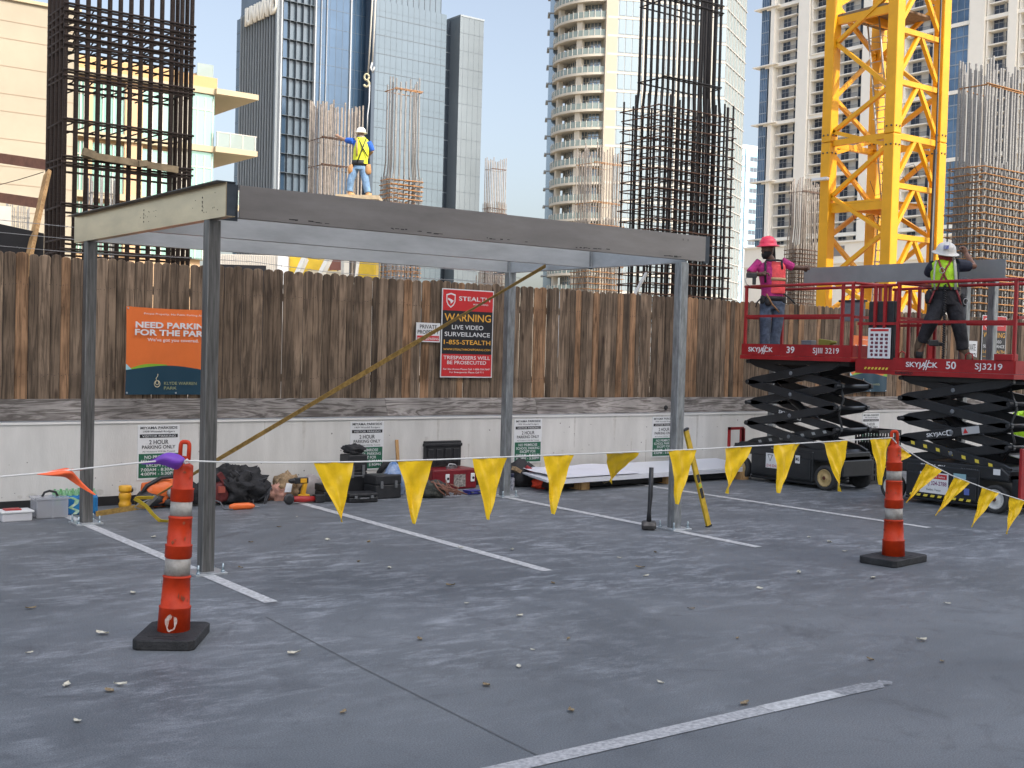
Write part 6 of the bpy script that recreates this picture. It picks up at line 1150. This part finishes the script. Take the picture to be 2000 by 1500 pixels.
# orange and cream apartment building with mint windows
Zo = 80; YF = on(375,300,Z=Zo).y; X0_ = on(100,300,y=YF).x; X1_ = on(415,300,y=YF).x
t = thing('apartment_building', 'tan apartment building with mint glass and overhanging balconies at the left', 'building', (X0_,YF,0)); zo = lambda py, px=375: on(px,py,y=YF).z
fr = (Vector((X0_,YF,0)), Vector((1,0,0)), Vector((0,-1,0))); ax = lambda px: on(px,300,y=YF).x-X0_; W_ = X1_-X0_
sf = [zo(y) for y in (174,288,400,512)]
b = MB(); b.fbox(fr,0,W_-.6,-.3,zo(140),-12,-.35); b.build('wall', TANW, t)
b = MB(); b.fbox(fr,0,W_+.2,sf[0]+.25,zo(146),-12,.1); b.build('roof_fascia', TANF, t)
xe = on(474,180,y=YF-2.0).x-X0_
for i, z in enumerate(sf[:3]):
    b = MB(); b.fbox(fr,0,W_,z-.18,z+.22,-12,.22); o = b.build('floor_slab', CREAMB, t)
    b = MB(); b.fbox(fr,W_-.02,W_+3.0,z-.16,z+.20,-7,.55); b.build('balcony_slab', CREAMB, o)
    if i > 0:
        b = MB(); b.fbox(fr,W_+.05,W_+2.9,z+.20,z+1.15,.45,.50); b.fbox(fr,W_+2.85,W_+2.9,z+.20,z+1.15,-6,.45); b.build('glass_railing', GLRAIL, o)
        b = MB(); b.fbox(fr,W_+.05,W_+2.95,z+1.15,z+1.2,.43,.52)
        for q in range(4): b.fbox(fr,W_+.1+q*.9,W_+.14+q*.9,z+.2,z+1.15,.5,.53)
        b.build('handrail', WHITEF, o)
b = MB(); b.fbox(fr,W_-1.2,W_-.1,zo(146),zo(146)+.85,.02,.05); b.fbox(fr,W_-.1,W_-.06,zo(146),zo(146)+.85,-5,.05); b.build('roof_railing', GLRAIL, t)
for i in range(3):
    z1_, z0_ = sf[i]-.2, sf[i+1]+.22
    for p0, p1 in ((150,172),(180,243),(278,338),(368,414)):
        glass = p0 != 150
        b = MB(); a0, a1 = ax(p0), ax(p1); b.fbox(fr,a0,a1,z0_,z1_-.25*(p0!=368),-.3,-.18 if p0 != 368 else .0); w = b.build('window', MINT, t)
        b = MB(); n = 3
        for q in range(n+1): x = a0+(a1-a0)*q/n; b.fbox(fr,x-.035,x+.035,z0_,z1_-.25,-.18,-.10 if p0 != 368 else .04)
        b.fbox(fr,a0,a1,z0_+(z1_-z0_)*.68,z0_+(z1_-z0_)*.68+.07,-.18,-.09 if p0 != 368 else .05); b.build('frame', WHITEF, w)
    for p0, p1 in ((243,278),(338,368),(100,150),(172,180)):
        b = MB(); b.fbox(fr,ax(p0),ax(p1),z0_,z1_,-.35,.02); b.build('pilaster', TANW if p0 != 338 else CREAM, t)
    b = MB(); b.fbox(fr,W_-.3,W_+.0,z0_,z1_,-6,-.02); b.fbox(fr,W_-.02,W_+.04,z0_,z1_,-.02,.06); b.build('corner_glass', MINT, t)
# glass office tower
OG = mat('office_glass_grey', (.105,.138,.165), .14, .38, var=.10, vscale=.06); OGB = mat('office_glass_blue', (.04,.075,.125), .12, .3, var=.40, vscale=.06, stretch=(1,1,.6)); OGD = mat('office_glass_dark', (.05,.065,.085), .06, .6); FIN = mat('pale_fin', (.22,.25,.27), .5, .1); MUL = mat('dark_mullion', (.075,.095,.115), .5); PALEM = mat('bright_mullion', (.36,.385,.40), .5)  # patchy tone of the blue glass stands in for reflections
P545 = on(545,100,Z=260); Xl, Yf = P545.x, P545.y; zO = lambda py, px=545: on(px,py,Z=260).z
t = thing('glass_office_tower', 'blue grey glass office tower with pale vertical fins and roof lettering', 'building', (Xl,Yf,0))
Yb = on(462,100,x=Xl).y; Lz = on(462,40,x=Xl).z
frL = (Vector((Xl,Yb,0)), Vector((0,-1,0)), Vector((-1,0,0))); LL = Yb-Yf
b = MB(); b.fbox(frL,0,LL-1.2,-.3,Lz,-18,0); b.build('left_glass', mat('office_glass_side',(.075,.11,.145),.25,.2), t)
b = MB(); n = 15
for i in range(n): a = LL*(.13+.87*i/(n-1)); b.fbox(frL,a-.10,a+.10,-.3,Lz+.2,0,.42)
b.build('fin', FIN, t)
b = MB()
for z in np.arange(3,Lz,4.1): b.fbox(frL,0,LL,z-.06,z+.06,0,.05)
b.build('floor_line', MUL, t)
ls = text('lettering','IUNAVAND',(Xl-.9,(Yf+Yb)/2-3.0,Lz-2.6),3.6,mat('sign_cream',(.66,.64,.56),.6),t,fr=SIDEF,w=LL*.72,bold=.05)
so_ = ls.modifiers.new('solid','SOLIDIFY'); so_.thickness = .5
b = MB(); b.fbox(frL,LL-.6,LL+.0,-.3,Lz+14,-.2,.6); b.build('corner_pier', FIN, t)
Xm = on(735,100,y=Yf).x; frF = (Vector((Xl,Yf,0)), Vector((1,0,0)), Vector((0,-1,0))); aF = lambda px: on(px,100,y=Yf).x-Xl; Wm = Xm-Xl
b = MB(); b.fbox(frF,0,aF(612),-.3,zO(-60),-20,-.2); b.build('centre_glass', mat('office_centre_glass',(.085,.115,.145),.25,.15,var=.25,vscale=.08), t); b = MB(); b.fbox(frF,aF(612),Wm,-.3,zO(-60),-20,.6); b.build('centre_glass', OGB, t)  # centre glass tone is patchy in place of reflections
b = MB(); b.fbox(frF,.2,aF(560),-.3,zO(-60),-.2,.02); b.build('blue_strip', OGB, t)
b = MB(); 
for px, w in ((546,.26),(612,.24),(623,.10),(634,.10),(681,.24)): b.fbox(frF,aF(px)-w/2,aF(px)+w/2,-.3,zO(-60),0,1.0)
b.build('bright_mullion', PALEM, t)
b = MB()
for a in np.arange(.6,Wm,1.6): b.fbox(frF,a-.025,a+.025,-.3,zO(-60),-.2,.64)
for z in np.arange(2,zO(-60),4.1): b.fbox(frF,0,Wm,z-.035,z+.035,-.2,.65)
b.build('mullion', MUL, t)['kind'] = 'stuff'
Yw = Yf-5.0; frW = (Vector((on(733,100,y=Yw).x,Yw,0)), Vector((1,0,0)), Vector((0,-1,0))); aW = lambda px: on(px,100,y=Yw).x-frW[0].x
zW = lambda py, px: on(px,py,y=Yw).z
zt1 = zW(33,890)
b = MB(); b.fbox(frW,0,aW(871),-.3,zt1,-22,0); b.build('right_glass', OG, t)
b = MB(); b.fbox(frW,0,aW(862),zt1,zt1+18,-18,-.4); b.build('upper_glass', OG, t)
b = MB(); b.fbox(frW,aW(871),aW(893),-.3,zt1-.2,-16,-3.0); b.build('recess_glass', OGD, t)
b = MB(); b.fbox(frW,aW(893),aW(939),-.3,zt1+.1,-22,1.0); b.build('wing_glass', mat('office_wing_glass',(.17,.20,.22),.16,.25,var=.12,vscale=.05), t)
b = MB(); b.fbox(frW,aW(728)-.2,0,-.3,zt1+18,-3,.15); b.build('edge_pier', OGD, t)
b = MB(); zs_ = np.arange(1.5,zt1,4.1)
for z in zs_:
    b.fbox(frW,0,aW(871),z-.07,z+.07,-.02,.06); b.fbox(frW,0,aW(871),z+1.3,z+1.34,-.02,.03); b.fbox(frW,aW(871),aW(893),z-.09,z+.09,-3.02,-2.94); b.fbox(frW,aW(893),aW(939),z-.04,z+.04,.98,1.04)
for a in np.arange(.9,aW(871),1.5): b.fbox(frW,a-.022,a+.022,-.3,zt1,-.02,.035)
for a in np.arange(aW(893)+1,aW(939),1.5): b.fbox(frW,a-.02,a+.02,-.3,zt1,.98,1.03)
for a in np.arange(.9,aW(862),1.5): b.fbox(frW,a-.05,a+.05,zt1,zt1+18,-.42,-.3)
b.build('mullion', MUL, t)['kind'] = 'stuff'
b = MB(); b.fbox(frW,aW(893),aW(939)+.1,zt1+.1,zt1+.5,-22,1.1); b.build('roof_edge', FIN, t)
# curved cream tower with balconies
Zc = 207; cp = on(1180,300,Z=Zc); Rc = 9.0; ctr = cp+FH*Rc; ctr.z = 0; zc = lambda py: on(1180,py,Z=Zc).z
t = thing('curved_tower', 'cream curved residential tower with stacked round balconies', 'building', ctr)
def arc(b, r0, r1, z0, z1, a0, a1, n=26):
    """ring sector; angle 0 faces the camera, positive to the left"""
    vs = []
    for i in range(n+1):
        a = a0+(a1-a0)*i/n; d = -FH*math.cos(a)-RH*math.sin(a)
        vs += [ctr+d*r0+Vector((0,0,z0)), ctr+d*r1+Vector((0,0,z0)), ctr+d*r1+Vector((0,0,z1)), ctr+d*r0+Vector((0,0,z1))]
    b.add(vs, [(i*4+j,i*4+4+j,i*4+4+(j+1)%4,i*4+(j+1)%4) for i in range(n) for j in range(4)]+[(0,1,2,3),(n*4+3,n*4+2,n*4+1,n*4)], False)
ft, fh = zc(36), 0; zl = [zc(36+35.6*i) for i in range(-2,18)]
zl = [z for z in zl if z > .5]
b = MB(); arc(b,0.0,Rc-2.4,-.3,zl[0]+4,R_(-10),R_(100)); b.build('core', mat('tower_window_glass',(.22,.27,.32),.1,.5), t)
wm = MB()
for z in zl[1:]:
    for i in range(16):
        a = R_(2+i*5.6); d = -FH*math.cos(a)-RH*math.sin(a); q = ctr+d*(Rc-2.38); sd = Vector((-d.y,d.x,0)); wm.obox(q+Vector((0,0,z+1.5)), sd, d, (0,0,1), .10,.12,3.0)
    arc(wm,Rc-2.45,Rc-2.33,z+2.0,z+2.1,0,R_(95))
wm.build('window_mullion', mat('tower_mullion',(.45,.43,.38),.6), t)['kind'] = 'stuff'
for z in zl:
    b = MB(); arc(b,Rc-2.5,Rc,z-.28,z+.12,0,R_(98)); bal = b.build('balcony', CREAM, t)
    b = MB(); arc(b,Rc-.12,Rc-.07,z+.12,z+1.15,0,R_(98)); b.build('glass_railing', GLRAIL, bal)
    b = MB()
    for i in range(15):
        a = R_(1+i*6.6); d = -FH*math.cos(a)-RH*math.sin(a); q = ctr+d*(Rc-.02); b.obox(q+Vector((0,0,z+.72)), Vector((-d.y,d.x,0)), d, (0,0,1), .09,.06,1.25)
    b.build('railing_post', WHITEF, bal)
b = MB()
for a in (34,74): d = -FH*math.cos(R_(a))-RH*math.sin(R_(a)); q = ctr+d*(Rc-1.0); b.obox(Vector((q.x,q.y,zl[0]/2)), Vector((-d.y,d.x,0)), d, (0,0,1), 1.05,.9,zl[0]); 
b.build('column', CREAM, t)
# flat front, turning corner and side
A = on(1180,300,Z=Zc-.3); B = on(1411,300,Z=Zc+3.8); C_ = on(1450,300,Z=Zc+17)
fr, L = facade(A, B); zT = zl[0]+4
b = MB(); b.fbox(fr,0,L,-.3,zT,-14,0); b.build('front_wall', mat('tower_pale_glass',(.27,.30,.31),.25,.1), t)
b = MB(); b.fbox(fr,-.3,1.75,-.3,zT,-2.6,.12); b.build('stone_pier', mat('tower_stone',(.33,.295,.235),.8), t)
pm = MB(); pm.fbox(((Vector((0,0,0))),fr[1],fr[2]),0,1.05,.45,3.0,.02,.07)
many('window', pm, mat('tower_panel_glass',(.20,.25,.28),.15,.3), [tuple(A*1.0+fr[1]*a+Vector((0,0,z-A.z))) for z in zl for a in np.arange(2.0,L-1,1.22)], t, 90)
b = MB()
for z in zl: b.fbox(fr,0,L,z-.10,z+.22,0,.14); b.fbox(fr,0,L,z-.16,z-.10,0,.125)
for a in np.arange(6.5,L,6.1): b.fbox(fr,a-.22,a+.22,-.3,zT,0,.2)
b.build('white_band', mat('tower_white',(.40,.385,.34),.6), t)
b = MB()
for z in zl: b.fbox(fr,0,1.75,z-.03,z+.03,.1,.125); b.fbox(fr,1.75,L,z+.215,z+.245,.0,.145)
b.build('joint', LINE, t)
fr2, L2 = facade(B, C_); b = MB(); b.fbox(fr2,0,L2,-.3,zT,-6,0); b.build('side_glass', mat('tower_side_glass',(.30,.36,.37),.15,.3), t); b = MB()
for z in zl: b.fbox(fr2,0,L2,z-.07,z+.09,0,.16)
for a in np.arange(0,L2,2.2): b.fbox(fr2,a-.06,a+.06,-.3,zT,0,.14)
b.build('side_grid', mat('tower_grid_white',(.36,.355,.34),.6), t)
# blue glass strip at the left limb
A2 = on(1068,300,Z=Zc+11); b = MB(); 
for z in zl: b.obox(A2+Vector((0,0,z+1.5-A2.z))+RH*.75, RH, FH, (0,0,1), 1.7,3,2.9)
b.build('left_glass', mat('tower_blue_glass',(.15,.20,.25),.1,.5), t); b = MB()
for z in zl: b.obox(A2+Vector((0,0,z-A2.z))+RH*.6, RH, FH, (0,0,1), 2.2,3.4,.22)
b.build('left_ledge', FIN, t)
b = MB(); p = on(1060,560,Z=150); b.obox(Vector((p.x,p.y,4)), RH, FH, (0,0,1), 9,6,9.5); p2 = on(1120,545,Z=150); tag(b.build('low_building', CREAM), 'low cream building just over the fence under the curved tower', 'building')
b = MB(); 
p2 = on(1095,560,Z=149); b.obox(Vector((p2.x+2,p2.y-1.4,5)), RH, FH, (0,0,1), 6,6,8); tag(b.build('low_building', mat('pale_blue_glass',(.42,.48,.55),.2,.2)), 'low pale blue glazed pavilion just over the fence under the curved tower', 'building')
# small blue tower between the curved tower and the condominium
Zb_ = 420; A = on(1436,300,Z=Zb_); B = on(1492,300,Z=Zb_+6); fr, L = facade(A, B); zt = on(1460,288,Z=Zb_).z
t = thing('blue_tower', 'distant pale blue tower between the curved tower and the white condominium', 'building', A)
b = MB(); b.fbox(fr,0,L,-.3,zt,-10,0); b.build('wall', mat('pale_blue_panel',(.34,.50,.60),.3), t); b = MB(); b.fbox(fr,L*.36,L*.48,-.3,zt+.5,0,.5); b.fbox(fr,0,L,zt,zt+1.5,-10,-1); b.build('pier', mat('pale_blue_white',(.56,.62,.66),.5), t)
pm = MB(); pm.fbox((Vector((0,0,0)),fr[1],fr[2]),0,1.35,0,1.75,.0,.05); spots = []
z = zt-4.2
while z > 0:
    for a in (.5,2.0,5.4,6.9,8.4): spots.append(tuple(Vector((A.x,A.y,0))+fr[1]*a+Vector((0,0,z))))
    z -= 3.66
many('window', pm, mat('far_dark_window',(.08,.10,.13),.2), spots, t, 100)
b = MB(); z = zt-2.4
while z > 0: b.fbox(fr,0,L,z-.35,z+.0,0,.1); z -= 3.66
b.build('band', mat('sky_blue_band',(.22,.42,.55),.3), t)
# white condominium with balconies
XC = 230; Y0 = on(1477,300,x=XC).y; fr = (Vector((XC,Y0,0)), Vector((0,-1,0)), Vector((-1,0,0))); aC = lambda px, py=300: Y0-on(px,py,x=XC).y
t = thing('condominium_tower', 'white condominium tower with dark windows, balconies and blue glass strips at the right', 'building', (XC,Y0,0))
zC = lambda py: on(1490,py,x=XC).z; FLH = (zC(131)-zC(243))/5; ledges = [zC(468)+5*FLH*i for i in range(-1,7)]; zTop = ledges[-1]
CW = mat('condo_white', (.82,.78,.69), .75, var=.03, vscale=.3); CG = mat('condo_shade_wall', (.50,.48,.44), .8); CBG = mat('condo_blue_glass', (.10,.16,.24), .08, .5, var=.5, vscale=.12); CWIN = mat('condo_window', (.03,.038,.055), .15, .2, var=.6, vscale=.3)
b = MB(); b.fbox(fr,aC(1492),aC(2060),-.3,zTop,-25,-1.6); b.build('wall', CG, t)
piers = ((1499,1506),(1553,1574),(1612,1624),(1680,1696),(1745,1757),(1818,1830),(1886,1915),(1962,1978),(2040,2060))
b = MB()
for p0, p1 in piers: b.fbox(fr,aC(p0),aC(p1),-.3,zTop,-1.6,.4)
b.build('pier', CW, t)
for p0, p1 in piers[1:]:
    b = MB(); b.fbox(fr,aC(p0)-.5,aC(p0)-.25,-.3,zTop,-1.6,-.1); b.fbox(fr,aC(p1)+.25,aC(p1)+.5,-.3,zTop,-1.6,-.1); b.build('pier_reveal', CW, t)
for z in ledges:
    b = MB(); b.fbox(fr,aC(1489),aC(2060),z-.55,z+.25,-1.6,.05); o = b.build('ledge', CW, t); b = MB(); b.fbox(fr,-1.2,aC(1516),z-.12,z+.18,-4,1.1); b.build('ledge_end', CW, o)
    b = MB(); b.fbox(fr,aC(1579),aC(1606),z+.25,z+.5,-.5,.3); b.build('ledge_cap', CW, o)
for p0, p1, dd in ((1478,1493,-.2),(1830,1886,-.3)):
    b = MB(); b.fbox(fr,aC(p0)+.2,aC(p1),-.3,zTop,-8,dd); g = b.build('blue_glass', CBG, t); b = MB()
    for k in range(int(zTop/FLH)): z = ledges[0]+(k-8)*FLH; b.fbox(fr,aC(p0)+.2,aC(p1),z-.12,z+.12,dd,dd+.08)
    n = 4
    for q in range(n+1): a = aC(p0)+.2+(aC(p1)-aC(p0)-.2)*q/n; b.fbox(fr,a-.05,a+.05,-.3,zTop,dd,dd+.07)
    b.build('glass_grid', mat('condo_mullion',(.25,.29,.33),.5), g)
bays = ((1506,1553),(1574,1612),(1624,1680),(1696,1745),(1757,1818),(1915,1962),(1978,2040))
win, doors, bal, rail = [], [], [], []
for p0, p1 in bays:
    a0, a1 = aC(p0), aC(p1); w = a1-a0
    for k in range(-6,36):
        z = ledges[0]+k*FLH
        if z < 6 or z > zTop-2: continue
        win.append((XC,Y0-(a0+w*.20),z)); doors.append((XC,Y0-(a0+w*.72),z)); bal.append((XC,Y0-(a0+w*.10),z)); rail.append((XC,Y0-(a0+w*.10),z))
def fboxp(a0,a1,z0,z1,d0,d1): m_ = MB(); m_.fbox((Vector((0,0,0)),fr[1],fr[2]),a0,a1,z0,z1,d0,d1); return m_
many('window', fboxp(0,2.2,.35,2.45,-1.6,-1.5), CWIN, win, t, 100)
many('balcony_door', fboxp(0,1.9,.25,2.5,-1.6,-1.45), CWIN, doors, t, 60)
m_ = fboxp(0,5.6,-.14,.10,-1.6,-.35); many('balcony', m_, CW, bal, t, 100)
m_ = MB(); f0 = (Vector((0,0,0)),fr[1],fr[2]); m_.fbox(f0,2.6,5.6,1.0,1.06,-.42,-.37)
for q in range(12): m_.fbox(f0,2.6+q*.27,2.64+q*.27,.1,1.0,-.42,-.38)
many('balcony_railing', m_, mat('dark_railing',(.05,.05,.055),.5), rail, t, 60)
wf = MB(); wf.fbox(f0,-.08,0,.3,2.5,-1.6,-1.42); wf.fbox(f0,2.2,2.28,.3,2.5,-1.6,-1.42); wf.fbox(f0,1.07,1.13,.35,2.45,-1.5,-1.46); wf.fbox(f0,0,2.2,1.6,1.66,-1.5,-1.46)
many('window_frame', wf, mat('condo_frame',(.40,.40,.40),.6), win, t, 60)
zb = zC(478); b = MB(); b.fbox(fr,aC(1492),aC(2060),-.3,zb-1.5,-1.6,6.0); b.build('podium', CW, t); b = MB()
for p0 in (1640,1900): b.fbox(fr,aC(p0),aC(p0)+7,zb-4.5,zb-2.2,5.9,6.06)
b.build('podium_grille', mat('podium_grey',(.22,.21,.20),.7), t); b = MB(); b.fbox(fr,aC(1492),aC(2060),zb-6.2,zb-5.9,5.9,6.5); b.fbox(fr,aC(1492),aC(2060),zb-1.5,zb-1.1,5.0,6.4); b.build('podium_ledge', CW, t)
# bare trees behind the fence on the right
def bare_tree(px, py, Z, h, label, seed):
    random.seed(seed); p = on(px,py,Z=Z); p.z = -.3; t = thing('bare_tree', label, 'tree', p, 'bare winter trees behind the fence'); tr, tw = MB(), MB()
    def grow(a, d, L, r, lv):
        e = a+d*L; m_ = a+d*L*.5+Vector((random.uniform(-.06,.06),random.uniform(-.06,.06),0))*L; (tr if lv < 2 else tw).tube([a,m_,e],[r,r*.85,r*.7],5 if lv < 2 else 3,False)
        if lv >= 5: return
        for _ in range(3 if lv < 4 else 4):
            q = Vector((random.uniform(-1,1),random.uniform(-1,1),random.uniform(.0,1))).normalized(); grow(m_.lerp(e,random.uniform(.2,1)), (d*.7+q*.8).normalized(), L*random.uniform(.5,.72), r*.55, lv+1)
    grow(p, Vector((0,0,1)), h*.36, .11, 0); tr.build('trunk', mat('tree_bark',(.20,.15,.11),.9), t); tw.build('crown', mat('tree_twig',(.34,.25,.18),.9), t)
for i,(px,Z,h) in enumerate(((1455,66,6.0),(1500,70,5.4),(1575,74,5.8),(1640,70,5.6),(1690,76,6.2),(1765,68,5.2))):
    bare_tree(px,600,Z,h,['bare brown tree behind the fence at the left lift rail corner','bare brown tree behind the fence left of the worker in pink','bare brown tree behind the fence right of the worker in pink','bare brown tree seen through the left part of the crane mast','bare brown tree seen through the middle of the crane mast','bare brown tree seen right of the crane mast'][i],i+40)
